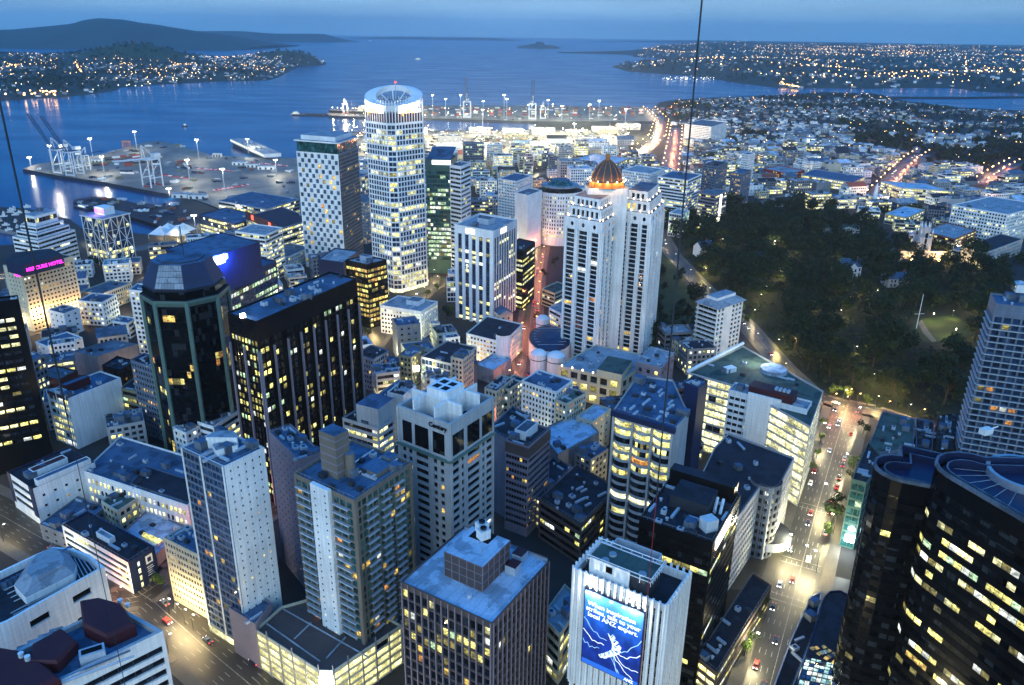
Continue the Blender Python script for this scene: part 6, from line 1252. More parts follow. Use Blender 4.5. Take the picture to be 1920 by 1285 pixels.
for nm, lab, L_, N_, R_, z, st, wl, rf, g in [
    ('office_block', 'white block with small front windows and a pale blank side, left of the octagon', (146, 563), (191, 567), (217, 552), 19, 'punch', 'white_paint', 'roof_blue', 3),
    ('office_block', 'white stuccoed block with a slit-windowed front, right of the hotel', (92, 580), (119, 588), (147, 577), 18, 'few', 'white_paint', 'roof_blue', 2),
    ('old_exchange', 'long old stone building with a row of tall windows under a pale roof', (150, 546), (191, 551), (247, 530), 15, 'fine', 'cream_paint', 'roof_grey', 2),
    ('apartment_tower', 'slim white tower with curved balconies hugging the octagon on its left', (247, 541), (277, 547), (285, 535), 46, 'punch', 'white_paint', 'roof_blue', 1),
    ('office_block', 'small stepped white block below the slim balcony tower', (214, 600), (240, 606), (252, 596), 12, 'band', 'white_paint', 'roof_blue', 2),
    ('warehouse', 'long blue-grey windowless warehouse lit pink near one end', (128, 662), (182, 668), (263, 648), 16, 'blank', 'blue_grey', 'roof_grey', 4),
    ('office_block', 'low pale block with a flat blue roof behind the maroon roof screens', (68, 640), (95, 652), (153, 632), 14, 'few', 'white_paint', 'roof_blue', 3),
    ('apartment_block', 'grey block with a column of dark balconies, right of the left-edge dark tower', (38, 668), (60, 676), (82, 664), 34, 'punch', 'grey_concrete', 'roof_blue', 2),
    ('office_block', 'low maroon-walled block with a grey roof behind the white slab', (70, 700), (110, 712), (142, 694), 20, 'blank', 'maroon_metal', 'roof_grey', 2),
    ('office_block', 'dark square block with white wall panels and a sunken roof', (198, 682), (226, 694), (247, 676), 27, 'few', 'black_stone', 'roof_dark', 3),
    ('apartment_tower', 'pale narrow tower in the shade directly left of the octagon foot', (252, 672), (290, 690), (312, 676), 44, 'fine', 'blue_grey', 'roof_dark', 3),
    ('office_block', 'olive dark block with one lit window pair, right of the white blank wall', (232, 724), (262, 735), (278, 716), 24, 'dark', 'olive_wall', 'roof_dark', 1),
    ('office_block', 'stepped white block crowded with roof plant below the octagon', (326, 800), (348, 812), (386, 790), 22, 'punch', 'white_paint', 'roof_pale', 7),
    ('office_block', 'white block with a tall blank lift shaft right of the stepped plant roof', (362, 786), (400, 800), (452, 764), 24, 'band', 'white_paint', 'roof_pale', 5),
    ('office_block', 'square white office with a big pale plant box on a dark sunken roof', (642, 783), (709, 803), (738, 784), 37, 'band', 'pale_concrete', 'roof_dark', 1),
    ('office_block', 'long grey building with a strip roof behind the square white office', (690, 752), (720, 762), (772, 718), 28, 'few', 'pale_concrete', 'roof_blue', 2),
    ('office_block', 'pale block with a roof terrace beside the open-crowned tower', (727, 734), (756, 742), (778, 722), 30, 'blank', 'white_paint', 'roof_dark', 4),
    ('shop_building', 'grey five storey shop building right of the dark brown tower', (668, 662), (700, 674), (726, 656), 22, 'fine', 'blue_grey', 'roof_dark', 4),
    ('shop_building', 'lower grey block with a step roof in front of the grey shop building', (700, 678), (730, 690), (750, 672), 15, 'few', 'blue_grey', 'roof_blue', 2),
    ('shop_building', 'olive stone block with a brightly lit side by the bright lamp', (749, 664), (772, 670), (792, 650), 21, 'punch', 'olive_wall', 'roof_blue', 3),
    ('department_store', 'wide dark-roofed store with a lit glass front in the middle of the city', (790, 668), (846, 682), (892, 650), 18, 'glass', 'pale_concrete', 'roof_dark', 3),
    ('office_tower', 'slender cream tower with a square penthouse, left of the turret building', (846, 668), (868, 674), (886, 658), 30, 'fine', 'cream_paint', 'roof_grey', 1),
    ('old_hotel', 'white corner building with a round turret, lit pink from the street', (880, 622), (944, 642), (969, 606), 20, 'warm', 'white_paint', 'roof_dark', 3),
    ('shop_building', 'low pale flat-roofed block below the turret building', (893, 682), (925, 694), (955, 672), 10, 'blank', 'roof_pale', 'roof_steel', 1),
    ('office_block', 'cream block of small windows with a dark roof beside the red street', (910, 726), (931, 734), (957, 708), 22, 'fine', 'cream_paint', 'roof_dark', 2),
    ('office_block', 'cream block with taller windows, the nearer of two by the red street', (934, 722), (955, 730), (982, 708), 20, 'punch', 'cream_paint', 'roof_dark', 1),
    ('old_office', 'white gridded old office with a hipped dark roof in front of the podium', (981, 712), (1043, 735), (1071, 712), 33, 'fine', 'white_paint', 'roof_blue', 2),
    ('old_office', 'ornate building with a copper green roof in front of the podium', (1041, 748), (1063, 757), (1098, 736), 30, 'fine', 'cream_paint', 'copper_green', 1),
    ('warehouse', 'plain grey building with a ridged steel roof right of the mauve tower', (1031, 806), (1046, 852), (1100, 802), 20, 'blank', 'grey_concrete', 'roof_steel', 1),
    ('warehouse', 'pale hall with a hipped steel roof beside the bow-windowed office', (1081, 780), (1112, 790), (1146, 766), 22, 'few', 'cream_paint', 'roof_steel', 0),
    ('shop_building', 'dim blue-roofed building squeezed left of the bow-windowed office', (1079, 846), (1108, 862), (1138, 840), 18, 'punch', 'grey_concrete', 'roof_blue', 1),
    ('old_theatre', 'dark ornate building with a jumble of roofs behind the brown cube', (1024, 930), (1090, 985), (1138, 908), 20, 'dark', 'brown_stone', 'roof_dark', 8),
    ('office_block', 'small brown office right behind the billboard tower, lit yellow at its side', (1030, 1150), (1050, 1190), (1066, 1120), 22, 'lit', 'cream_paint', 'roof_pale', 1),
    ('office_block', 'pale terrace block beside the red street with a green roof garden', (1020, 540), (1040, 550), (1062, 535), 14, 'band', 'cream_paint', 'roof_green', 1),
    ('office_block', 'cream banded block beside the red street, nearest the round hall', (1038, 575), (1052, 588), (1066, 572), 20, 'band', 'white_paint', 'roof_pale', 1),
    ('office_tower', 'white striped office tower right of the blue-signed tower', (445, 432), (497, 441), (524, 426), 44, 'band', 'white_paint', 'roof_pale', 2),
    ('office_block', 'lit glass office with a wide dark roof beside the wharf', (388, 400), (440, 420), (482, 404), 22, 'lit', 'dark_blue', 'roof_blue', 4),
    ('office_block', 'lit glass office with a blue roof, the farther one beside the wharf', (420, 374), (500, 392), (552, 372), 24, 'lit', 'steel', 'roof_blue', 3),
    ('office_block', 'maroon-topped glass block with two red lit signs', (488, 402), (520, 430), (572, 408), 30, 'lit', 'steel', 'maroon_metal', 1),
    ('office_block', 'long white office with tall windows in front of the maroon-topped block', (500, 470), (540, 482), (572, 462), 14, 'warm', 'white_paint', 'roof_grey', 2),
    ('office_tower', 'narrow green glass tower between the chequered hotel and the grid tower', (652, 330), (668, 334), (684, 326), 62, 'glass', 'steel', 'roof_blue', 1),
    ('office_block', 'pale slab of small windows directly left of the grid tower', (664, 372), (684, 380), (700, 368), 44, 'fine', 'pale_concrete', 'roof_grey', 1),
    ('office_block', 'glass office with a slanting lit staircase behind the striped tower', (800, 400), (838, 406), (856, 398), 40, 'lit', 'steel', 'roof_blue', 1),
    ('apartment_tower', 'plain white windowless slab left of the round pale tower', (970, 360), (990, 366), (1008, 356), 58, 'blank', 'white_paint', 'roof_grey', 1),
    ('apartment_tower', 'pale slab tower with vertical slits left of the windowless slab', (938, 334), (968, 340), (990, 328), 56, 'fine', 'white_paint', 'roof_blue', 1),
    ('apartment_tower', 'white balcony tower right behind the taller twin tower', (1236, 330), (1290, 338), (1310, 326), 52, 'band', 'white_paint', 'roof_blue', 2),
    ('apartment_tower', 'broad white apartment slab behind the copper dome', (1170, 318), (1218, 326), (1240, 316), 50, 'fine', 'white_paint', 'roof_pale', 2),
    ('apartment_tower', 'mauve striped apartment tower with a glowing vertical light strip', (1312, 360), (1342, 366), (1358, 356), 42, 'band', 'mauve_stone', 'roof_grey', 1),
    ('apartment_tower', 'tall pale tower in front of the hill suburb, right of the mauve strip tower', (1374, 322), (1392, 326), (1400, 318), 46, 'fine', 'blue_grey', 'roof_blue', 1),
    ('apartment_tower', 'grey blue tower behind the mauve strip tower', (1320, 308), (1344, 312), (1358, 304), 42, 'fine', 'blue_grey', 'roof_dark', 1),
    ('apartment_tower', 'slim white tower farthest along the park edge', (1392, 288), (1404, 290), (1412, 286), 50, 'fine', 'white_paint', 'roof_blue', 0),
    ('shop_building', 'low blue-roofed annexe between the dark-banded store and the long store', (82, 978), (128, 1004), (190, 948), 8, 'few', 'grey_concrete', 'roof_blue', 5),
    ('shop_building', 'small cream gabled-looking block in the yard beside the long store', (196, 936), (220, 958), (262, 926), 12, 'punch', 'cream_paint', 'roof_green', 2),
    ('shop_building', 'low steel deck with a yellow skylight between banded block and long store', (232, 1000), (290, 1043), (334, 985), 6, 'blank', 'grey_concrete', 'roof_steel', 1),
    ('shop_building', 'narrow dark shop row with lit fronts along the left kerb of the wide street', (1312, 1228), (1345, 1262), (1402, 1082), 12, 'lit', 'brown_stone', 'roof_dark', 3),
    ('hospital_block', 'white gridded slab of the university at the right edge', (1786, 384), (1890, 402), (1960, 384), 34, 'punch', 'white_paint', 'roof_pale', 3),
    ('apartment_tower', 'wide pale slab among the trees of the far hill', (1290, 232), (1334, 238), (1348, 228), 34, 'fine', 'white_paint', 'roof_grey', 1),
    ('office_block', 'low glazed hall with glowing side windows by the motorway', (1080, 300), (1140, 312), (1164, 296), 14, 'lit', 'steel', 'roof_steel', 1),
    ('office_block', 'glass office with a thin white roof above the purple-lit forecourt', (1256, 398), (1278, 402), (1290, 394), 26, 'glass', 'white_paint', 'roof_pale', 1),
    ('university_hall', 'pale hall with a lit colonnade right of the white obelisk', (1662, 400), (1700, 408), (1726, 392), 12, 'lit', 'cream_paint', 'roof_steel', 1),
    ('university_hall', 'long old pale building with a dark slate roof on the right hillside', (1808, 462), (1848, 474), (1896, 444), 16, 'fine', 'pale_concrete', 'roof_dark', 2),
    ('university_hall', 'low white curved pavilion below the slate-roofed building', (1772, 462), (1830, 482), (1884, 482), 8, 'lit', 'white_paint', 'roof_pale', 0),
    ('university_hall', 'flat brick university block right of the spiked stone tower', (1740, 432), (1790, 448), (1812, 428), 18, 'band', 'red_brick', 'roof_pale', 2),
    ('museum', 'glass museum hall with a broad lit roof beside the road junction', (1640, 340), (1690, 352), (1780, 360), 16, 'lit', 'pale_concrete', 'roof_steel', 1),
    ('shop_building', 'orange-lit petrol hall with a red lit fascia in the valley', (1440, 316), (1482, 326), (1500, 318), 10, 'warm', 'red_paint', 'roof_pale', 1),
    ('shop_building', 'long low building with glowing horizontal strips in the valley', (1510, 326), (1600, 342), (1612, 330), 14, 'lit', 'steel', 'roof_blue', 1)]:
    q = plan(L_, N_, R_, z); ar = 1
    s = dict(ST6[st]); near = (sum(q, Vector((0, 0))) / 4).length
    r_ = block(nm, lab, nm.replace('_', ' '), q, z, s, wall=wl, roof=rf, gear=g, seed=int(L_[0] * 7 + z), limit=100 if near < 620 else 40 if near < 900 else 16)
    if lab.startswith('maroon-topped'):
        A, B = left_right(q)[0]; u = (B - A).normalized(); n = Vector((u.y, -u.x))
        b = MB(); b.wbox(A, u, n, 0, (B - A).length, z - 3, z + 5, .02, .3, 'maroon_metal'); part(r_, b, 'fascia')
        for t in (.2, .75): b = MB(); b.wbox(A, u, n, (B - A).length * t, (B - A).length * t + 5, z - 1, z + 3.6, .31, .6, 'sign_red'); part(r_, b, 'lit_sign')
    if 'yellow skylight' in lab: b = MB(); a_, c_ = P(270, 1002, 6), P(302, 1016, 6); b.bar((a_.x, a_.y, 5.9), (c_.x, c_.y, 5.9), 1.3, 'lit_office'); part(r_, b, 'skylight')
    if 'square white office' in lab: 
        q2 = plan((668, 757), (709, 768), (738, 746), z + 9); b = MB(); b.prism([(p.x, p.y) for p in q2], z - .9, z + 9, 'pale_concrete', 'roof_blue'); part(r_, b, 'plant_room')
    if 'round turret' in lab:
        c = P2(944, 628, z + 4); b = MB(); b.prism(ring(c, 5, 14), 0, z + 5, 'white_paint'); b.frustum(ring(c, 5.3, 14), z + 5, ring(c, .4, 14), z + 10, 'roof_dark', 'roof_dark'); part(r_, b, 'turret')
        for A, B in left_right(q): 
            for t in (.3, .7): p = A.lerp(B, t); u = (B - A).normalized(); p = p + Vector((u.y, -u.x)) * 3.5; light('street_glow', r_, (p.x - r_.location.x, p.y - r_.location.y, 4), 900, (1, .5, .32), .5)
    if 'mauve striped apartment' in lab:
        A, B = left_right(q)[-1]; u = (B - A).normalized(); n = Vector((u.y, -u.x)); b = MB(); b.wbox(A, u, n, (B - A).length * .4, (B - A).length * .55, 3, z - 2, .02, .4, 'lit_strip'); part(r_, b, 'light_strip')
    if 'bright lamp' in lab: c = P2(777, 690, 12); light('floodlight', r_, (c.x + 3 - r_.location.x, c.y - 6 - r_.location.y, 14), 16000, (1, .98, .7), .6); b = MB(); b.box((c.x + 2, c.y - 5, 12), (3, .6, 3.5), 'lamp_white', .3); part(r_, b, 'lit_sign')
    if 'glowing side windows' in lab: A, B = left_right(q)[0]; u = (B - A).normalized(); n = Vector((u.y, -u.x)); b = MB(); b.wbox(A, u, n, 4, 22, 10, 14, .02, .4, 'sign_blue'); part(r_, b, 'lit_sign')
# ------------------------------------------------------------------ infill: unnamed low city blocks, each its own building
def dist_seg(p, a, b):
    ab = b - a; t = max(0, min(1, (p - a).dot(ab) / max(ab.length_squared, 1e-9))); return (p - a - ab * t).length
def clear_of(q, c, rad, pad=2.0):
    for pts, w in ROADS:
        for i in range(len(pts) - 1):
            if dist_seg(c, pts[i], pts[i + 1]) < w / 2 + rad * .75: return False
    for f in FOOT:
        fc = sum(f, Vector((0, 0))) / len(f); fr = max((Vector(p) - fc).length for p in f)
        if (fc - c).length > fr + rad + pad: continue
        if inside(c, f) or any(inside(p, f) for p in q) or any(inside(p, q) for p in f): return False
        for i in range(len(q)):
            if min(dist_seg(Vector(p), q[i], q[(i + 1) % len(q)]) for p in f) < pad: return False
        if min(dist_seg(p, Vector(f[i]), Vector(f[(i + 1) % len(f)])) for p in q for i in range(len(f))) < pad: return False
    return True
LANDMARKS = [((340, 560), 'octagonal tower'), ((540, 640), 'dark brown tower'), ((740, 380), 'white crowned tower'), ((605, 380), 'chequered hotel'), ((905, 500), 'white-striped tower'), ((1145, 520), 'twin towers'), ((1048, 400), 'round pale tower'), ((840, 880), 'open-crowned tower'), ((425, 1000), 'white dotted tower'), ((75, 560), 'pink-signed hotel'), ((200, 450), 'lattice tower'), ((765, 600), 'six-storey office'), ((1210, 880), 'bow-windowed office'), ((985, 900), 'mauve tower'), ((660, 1000), 'chimney tower'), ((660, 540), 'amber office'), ((1350, 610), 'hipped-roof tower'), ((1020, 640), 'round hall'), ((1700, 1050), 'black glass towers'), ((160, 780), 'blank-walled slab'), ((1145, 1150), 'billboard tower'), ((80, 440), 'tiered white office'), ((830, 420), 'teal tower'), ((1270, 390), 'balcony tower')]
WALLW = {'white_paint': 'white', 'cream_paint': 'cream', 'pale_concrete': 'pale', 'grey_concrete': 'grey', 'blue_grey': 'blue-grey', 'mauve_stone': 'mauve', 'tan_stone': 'tan', 'red_brick': 'brick', 'olive_wall': 'olive', 'brown_stone': 'brown', 'steel': 'steel', 'dark_blue': 'dark blue', 'black_stone': 'black'}
ROOFW = {'roof_grey': 'grey', 'roof_blue': 'blue', 'roof_pale': 'pale', 'roof_dark': 'dark', 'roof_steel': 'steel', 'roof_green': 'green'}
USED = {}
def near_label(c, z, wl, rf, h, stn):
    x, y = proj((c.x, c.y, z)); lm = min(LANDMARKS, key=lambda l: math.hypot((l[0][0] - x), (l[0][1] - y) * 1.4)); dx, dy = x - lm[0][0], y - lm[0][1]
    where = ('right of' if dx > 0 else 'left of') if abs(dx) > abs(dy) * 1.2 else ('behind' if dy < 0 else 'in front of')
    size = 'tiny' if h < 6 else 'low' if h < 11 else 'mid-rise' if h < 20 else 'tall'
    lab = '%s %s block, %s, %s roof, %s the %s' % (size, WALLW[wl], {'lit': 'bright lit bands', 'band': 'window bands', 'punch': 'square windows', 'fine': 'tiny windows', 'few': 'few windows', 'blank': 'blank walls', 'glass': 'glass walls', 'warm': 'warm windows', 'dark': 'dark windows'}[stn], ROOFW[rf], where, lm[1])
    return lab
INFILL = []
def gable_on(o, q, z, mat):
    e0, e1 = (q[1] - q[0]).length, (q[2] - q[1]).length; q = list(q) if e0 >= e1 else list(q[1:]) + [q[0]]
    q = inset(q, -.5); h = (q[2] - q[1]).length * .28; r0, r1 = (q[3] + q[0]) / 2, (q[1] + q[2]) / 2; b = MB(); z += .03
    b.poly([(*q[0], z), (*q[1], z), (*r1, z + h), (*r0, z + h)], mat); b.poly([(*q[2], z), (*q[3], z), (*r0, z + h), (*r1, z + h)], mat); b.poly([(*q[1], z), (*q[2], z), (*r1, z + h)], 'pale_concrete'); b.poly([(*q[3], z), (*q[0], z), (*r0, z + h)], 'pale_concrete'); b.poly([(*p, z) for p in q][::-1], mat)
    part(o, b, 'pitched_roof')
def infill(poly, ang, cell, hts, walls, styles_, roofs, seed, prob=.85, gap=5, one=True, nmax=999, name='low_block', limit=30):
    rg = random.Random(seed); poly = [Vector(p) for p in poly]; ca, sa = math.cos(ang), math.sin(ang)
    ex, ey = Vector((ca, sa)), Vector((-sa, ca)); us = [p.dot(ex) for p in poly]; vs_ = [p.dot(ey) for p in poly]; cells = []
    u = min(us)
    while u < max(us):
        v = min(vs_)
        while v < max(vs_): cells.append((u, v)); v += cell[1]
        u += cell[0]
    cells.sort(key=lambda c: (ex * c[0] + ey * c[1]).length); made = 0
    for u, v in cells:
        if made >= nmax: break
        c = ex * (u + rg.uniform(-2, 2)) + ey * (v + rg.uniform(-2, 2)); ok = rg.random() < prob
        w, d = (cell[0] - gap) * rg.uniform(.62, 1), (cell[1] - gap) * rg.uniform(.62, 1); hz = rg.uniform(*hts) if rg.random() < .85 else rg.uniform(*hts) * 1.5; wl, rf, stn = rg.choice(walls), rg.choice(roofs), rg.choice(styles_)
        if not ok or not inside(c, poly): continue
        for k in range(3):
            q = [c + ex * a * w / 2 + ey * b_ * d / 2 for a, b_ in ((-1, -1), (1, -1), (1, 1), (-1, 1))]
            if clear_of(q, c, max(w, d) / 2): break
            w *= .7; d *= .7
        else: continue
        x, y = proj((c.x, c.y, 0))
        if not (-150 < x < 2070 and y < 1500): continue
        if inside(c, PARK): continue
        hz = max(4, hz); o = block(name, near_label(c, hz, wl, rf, hz, stn), 'building', q, hz, dict(ST6[stn], lit=ST6[stn].get('lit', .1) * rg.uniform(.6, 1.5)), wall=wl, roof=rf, gear=rg.randint(4, 9), seed=seed * 1000 + made, one_mesh=one, limit=limit, group='unnamed city blocks'); INFILL.append((o, c)); made += 1
        if hz < 15 and stn in ('few', 'fine', 'punch', 'blank') and rg.random() < .42: gable_on(o, ccw(q), hz, rg.choice(('roof_dark', 'roof_blue', 'roof_steel', 'red_brick', 'roof_pale')))
FOOT.append(px([(985, 640), (1062, 640), (1070, 735), (950, 750)])); FOOT.append(px([(1455, 935), (1400, 1010), (1400, 1070), (1480, 1060)]))
W1 = ['white_paint', 'pale_concrete', 'white_paint', 'cream_paint', 'grey_concrete', 'blue_grey', 'pale_concrete']; R1 = ['roof_blue', 'roof_grey', 'roof_pale', 'roof_dark', 'roof_blue', 'roof_steel']
infill(px([(-60, 640), (330, 560), (330, 700), (300, 830), (-60, 900)]), .5, (30, 26), (10, 22), W1, ['punch', 'fine', 'few', 'band', 'blank'], R1, 1, one=False)
infill(px([(430, 540), (660, 480), (720, 560), (700, 720), (660, 780), (640, 620)]), .45, (28, 24), (10, 20), W1, ['punch', 'fine', 'lit', 'band'], R1, 2)
infill(px([(640, 620), (1000, 600), (985, 800), (930, 1000), (640, 1050)]), .35, (26, 22), (12, 22), W1, ['punch', 'fine', 'few', 'band'], R1, 3, one=False)
infill(px([(990, 700), (1300, 640), (1330, 860), (1200, 1010), (1000, 1100)]), .2, (26, 22), (10, 20), ['pale_concrete', 'grey_concrete', 'brown_stone', 'cream_paint', 'blue_grey'], ['punch', 'fine', 'few', 'dark'], R1, 4, one=False)
infill(px([(300, 930), (560, 960), (780, 1060), (760, 1180), (500, 1100), (380, 1160), (280, 1060)]), .4, (22, 20), (8, 16), W1, ['few', 'punch', 'blank'], R1, 5, one=False)
infill(px([(-60, 1000), (60, 1060), (-60, 1100)]), .5, (26, 22), (10, 18), W1, ['punch', 'band'], R1, 6, one=False)
infill(px([(1180, 660), (1300, 620), (1310, 700), (1200, 720)]), .3, (24, 20), (8, 16), ['blue_grey', 'mauve_stone', 'pale_concrete'], ['few', 'fine'], ['roof_dark', 'roof_blue'], 16, one=False)
infill(px([(0, 520), (250, 490), (400, 450), (560, 430), (640, 440), (640, 480), (330, 560), (-60, 620)]), .35, (34, 26), (8, 20), W1, ['punch', 'band', 'warm', 'lit', 'fine'], R1, 7)
infill(px([(800, 430), (1010, 390), (1010, 470), (990, 580), (960, 600), (800, 560)]), .1, (30, 26), (12, 30), W1, ['punch', 'band', 'fine', 'glass'], R1, 8)
infill(px([(650, 330), (1000, 290), (1220, 300), (1300, 420), (1230, 440), (1000, 450), (800, 440), (660, 430)]), .12, (40, 30), (10, 30), ['white_paint', 'white_paint', 'pale_concrete', 'cream_paint', 'steel', 'blue_grey'], ['punch', 'band', 'fine', 'lit', 'glass', 'lit', 'warm'], ['roof_blue', 'roof_pale', 'roof_steel', 'roof_grey'], 9, prob=.95)
infill(px([(655, 252), (1000, 248), (1180, 240), (1180, 290), (1000, 290), (660, 320)]), .1, (70, 44), (7, 13), ['white_paint', 'pale_concrete', 'cream_paint', 'steel'], ['lit', 'few', 'blank', 'warm'], ['roof_steel', 'roof_pale', 'roof_grey'], 10, prob=.6, gap=16)
infill(px([(1240, 260), (1480, 280), (1900, 330), (1930, 400), (1760, 400), (1560, 395), (1380, 385), (1290, 400)]), .25, (36, 26), (6, 15), W1, ['punch', 'band', 'warm', 'few', 'blank', 'lit'], R1, 11, prob=.92, gap=6, nmax=210, name='hill_block')
infill(px([(1560, 400), (1900, 410), (1930, 520), (1880, 500), (1700, 470)]), -.3, (40, 28), (8, 16), W1, ['punch', 'band', 'lit', 'fine'], R1, 12, prob=.5, name='campus_block')

byl = {}
for o, c in INFILL: byl.setdefault(o['label'], []).append((proj((c.x, c.y, 5))[0], o))
for lb, L_ in byl.items():
    if len(L_) > 1:
        L_.sort(key=lambda t: t[0])
        for k, (x, o) in enumerate(L_): o['label'] = lb + ', ' + ('leftmost' if k == 0 else 'rightmost' if k == len(L_) - 1 else '%s from left' % ('second', 'third', 'fourth', 'fifth', 'sixth', 'seventh', 'eighth', 'ninth')[min(k - 1, 7)])
# ------------------------------------------------------------------ street lamps
def lamp_proto(kind='white', h=9.0, power=2600, col=(1, .82, .5)):
    t = thing('street_lamp', 'x', 'street lamp', 'street lamps along the city streets'); b = MB(); b.bar((0, 0, 0), (0, 0, h), .13, 'dark_metal', 6, .08); b.build('pole', t); b = MB(); b.bar((0, 0, h), (1.6, 0, h + .25), .06, 'dark_metal'); b.build('arm', t)
    b = MB(); b.box((1.75, 0, h + .05), (.95, .45, .16), 'lamp_%s' % kind); b.build('lantern', t); l_ = light('bulb', t, (1.8, 0, h - .35), power, col, .25); return t
LAMPS = {'white': lamp_proto('white', 10, 15000, (1, .86, .46)), 'warm': lamp_proto('warm', 9, 4200, (1, .27, .10)), 'soft': lamp_proto('soft', 8, 6000, (1, .76, .36)), 'park': lamp_proto('soft', 7, 7500, (1, .78, .26))}
LAMPLAB = {'white': 'tall street lamp with a white lantern over a wide city street', 'warm': 'street lamp with an orange lantern over a reddish street', 'soft': 'street lamp with a pale yellow lantern in a side street', 'park': 'park lamp glowing yellow among the dark trees'}
first = {k: True for k in LAMPS}
def lamp(p, ang, kind):
    src = LAMPS[kind]; g = 'street lamps, %s' % kind
    if first[kind]: src.location = (p[0], p[1], 0); src.rotation_euler = (0, 0, ang); src['label'] = LAMPLAB[kind]; src['group'] = g; first[kind] = False
    else: copy_tree(src, (p[0], p[1], 0), ang, group=g)
def lamps_along(pts, w, step, kind, sides=(1, -1), off=0):
    s = off
    for i in range(len(pts) - 1):
        t = pts[i + 1] - pts[i]; L = t.length; t.normalize(); nn = Vector((-t.y, t.x))
        while s < L:
            for k, sd in enumerate(sides):
                p = pts[i] + t * (s + (step / 2 if k else 0)) + nn * sd * (w / 2 + .8)
                if not any(inside(p, f) for f in FOOT): lamp(p, math.atan2(-nn.y * sd, -nn.x * sd), kind)
            s += step
        s -= L
R_ = [r for r, w in ROADS]
lamps_along(R_[0], 17, 62, 'white', off=20); lamps_along(R_[4], 14, 40, 'warm', (1,)); lamps_along(R_[5], 11, 55, 'soft', (1,))
lamps_along(R_[6], 12, 30, 'warm'); lamps_along(R_[7], 15, 34, 'soft'); lamps_along(R_[8], 14, 60, 'soft', (1,)); lamps_along(R_[9], 19, 40, 'soft', (1, -1)); lamps_along(R_[10], 12, 40, 'warm', (1,), 10)
lamps_along(R_[11], 14, 50, 'soft', (1,)); lamps_along(R_[12], 14, 60, 'soft', (1,)); lamps_along(R_[13], 14, 60, 'white', (1,))
for p in (P2(1492, 1072), P2(1508, 1082), P2(1462, 1050), P2(1530, 950)): lamp(p + Vector((6, 3)), 2.4, 'white')
for k in range(4): p = P2(318 + k * 15, 1152 + k * 10); lamp(p, -.6, 'soft')
rgp = random.Random(8)
for k_ in range(30):  # extra lamps scattered at random, added to light the leaves around them
    p = P2(rgp.uniform(1270, 1840), rgp.uniform(440, 750))
    if inside(p, PARK): lamp(p, rgp.random() * 6, 'park')
for x, y, k in ((1745, 606, 'park'), (1786, 636, 'park'), (1826, 578, 'park'), (1520, 752, 'park'), (1580, 752, 'park'), (1640, 764, 'park'), (1700, 780, 'park'), (1745, 606, 'soft'), (1786, 636, 'soft'), (1826, 578, 'soft'), (1490, 656, 'soft'), (1700, 462, 'warm'), (1754, 468, 'warm'), (1473, 462, 'warm'), (1448, 470, 'white'), (1660, 384, 'warm'), (1822, 390, 'warm'), (1640, 562, 'soft'), (1264, 655, 'warm'), (1560, 765, 'warm'), (1605, 765, 'warm'), (1660, 780, 'warm'), (1630, 560, 'warm'), (1410, 600, 'soft'), (1300, 475, 'soft'), (1590, 575, 'soft')): lamp(P2(x, y), .5, k)
# ------------------------------------------------------------------ cars
def car_proto(paint, name='parked_car', lights=False, van=False):
    t = thing(name, 'x', 'car'); b = MB(); L, W_ = 4.4, 1.8
    prof = [(-2.2, .35), (-2.2, .85), (-1.9, .95), (-1.35, 1.0), (-.75, 1.45), (.9, 1.45), (1.55, .98), (2.05, .85), (2.2, .6), (2.2, .35)] if not van else [(-2.4, .35), (-2.4, 1.9), (-2.2, 2.05), (1.2, 2.05), (1.9, 1.2), (2.35, 1.0), (2.4, .35)]
    k = len(prof)
    for i in range(k):
        a, c = prof[i], prof[(i + 1) % k]; ia = .16 if a[1] > 1.2 else 0; ic = .16 if c[1] > 1.2 else 0; b.poly([(a[0], -W_ / 2 + ia, a[1]), (a[0], W_ / 2 - ia, a[1]), (c[0], W_ / 2 - ic, c[1]), (c[0], -W_ / 2 + ic, c[1])], paint)
    for s in (-1, 1):
        q_ = [(a[0], s * (W_ / 2 - (.16 if a[1] > 1.2 else 0)), a[1]) for a in prof]; b.poly(q_ if s < 0 else q_[::-1], paint)
    b.build('body', t); b = MB()
    for s in (-1, 1): b.poly([(-.95, s * .84, 1.04), (1.1, s * .84, 1.04), (.8, s * .76, 1.38), (-.7, s * .76, 1.38)][::s], 'glass_black')
    b.poly([(-1.28, -.7, 1.06), (-1.28, .7, 1.06), (-.82, .62, 1.42), (-.82, -.62, 1.42)], 'glass_black'); b.poly([(1.5, -.7, 1.04), (1.5, .7, 1.04), (.98, .62, 1.42), (.98, -.62, 1.42)][::-1], 'glass_black'); b.build('window', t)
    for x in (-1.35, 1.35):
        for s in (-1, 1):
            b = MB(); b.bar((x, s * .72, .33), (x, s * .93, .33), .33, 'rubber', 10); b.build('wheel', t)
    for s in (-1, 1):
        b = MB(); b.box((2.17, s * .62, .58), (.12, .42, .2), 'head_white' if lights else 'plant_metal'); b.build('headlight', t); b = MB(); b.box((-2.18, s * .66, .66), (.12, .36, .2), 'tail_red' if lights else 'red_paint'); b.build('tail_light', t)
    return t
CARS = []
for nm, pm, lab in (('white', 'white_paint', 'white car'), ('grey', 'roof_grey', 'grey car'), ('dark', 'dark_blue', 'dark car'), ('red', 'red_paint', 'red car'), ('silver', 'steel', 'silver car')): c_ = car_proto(pm, lights=True, name='car'); c_.location = (0, -400 - 8 * len(CARS), 0); CARS.append((c_, lab))
used_car = set(); rg = random.Random(17)
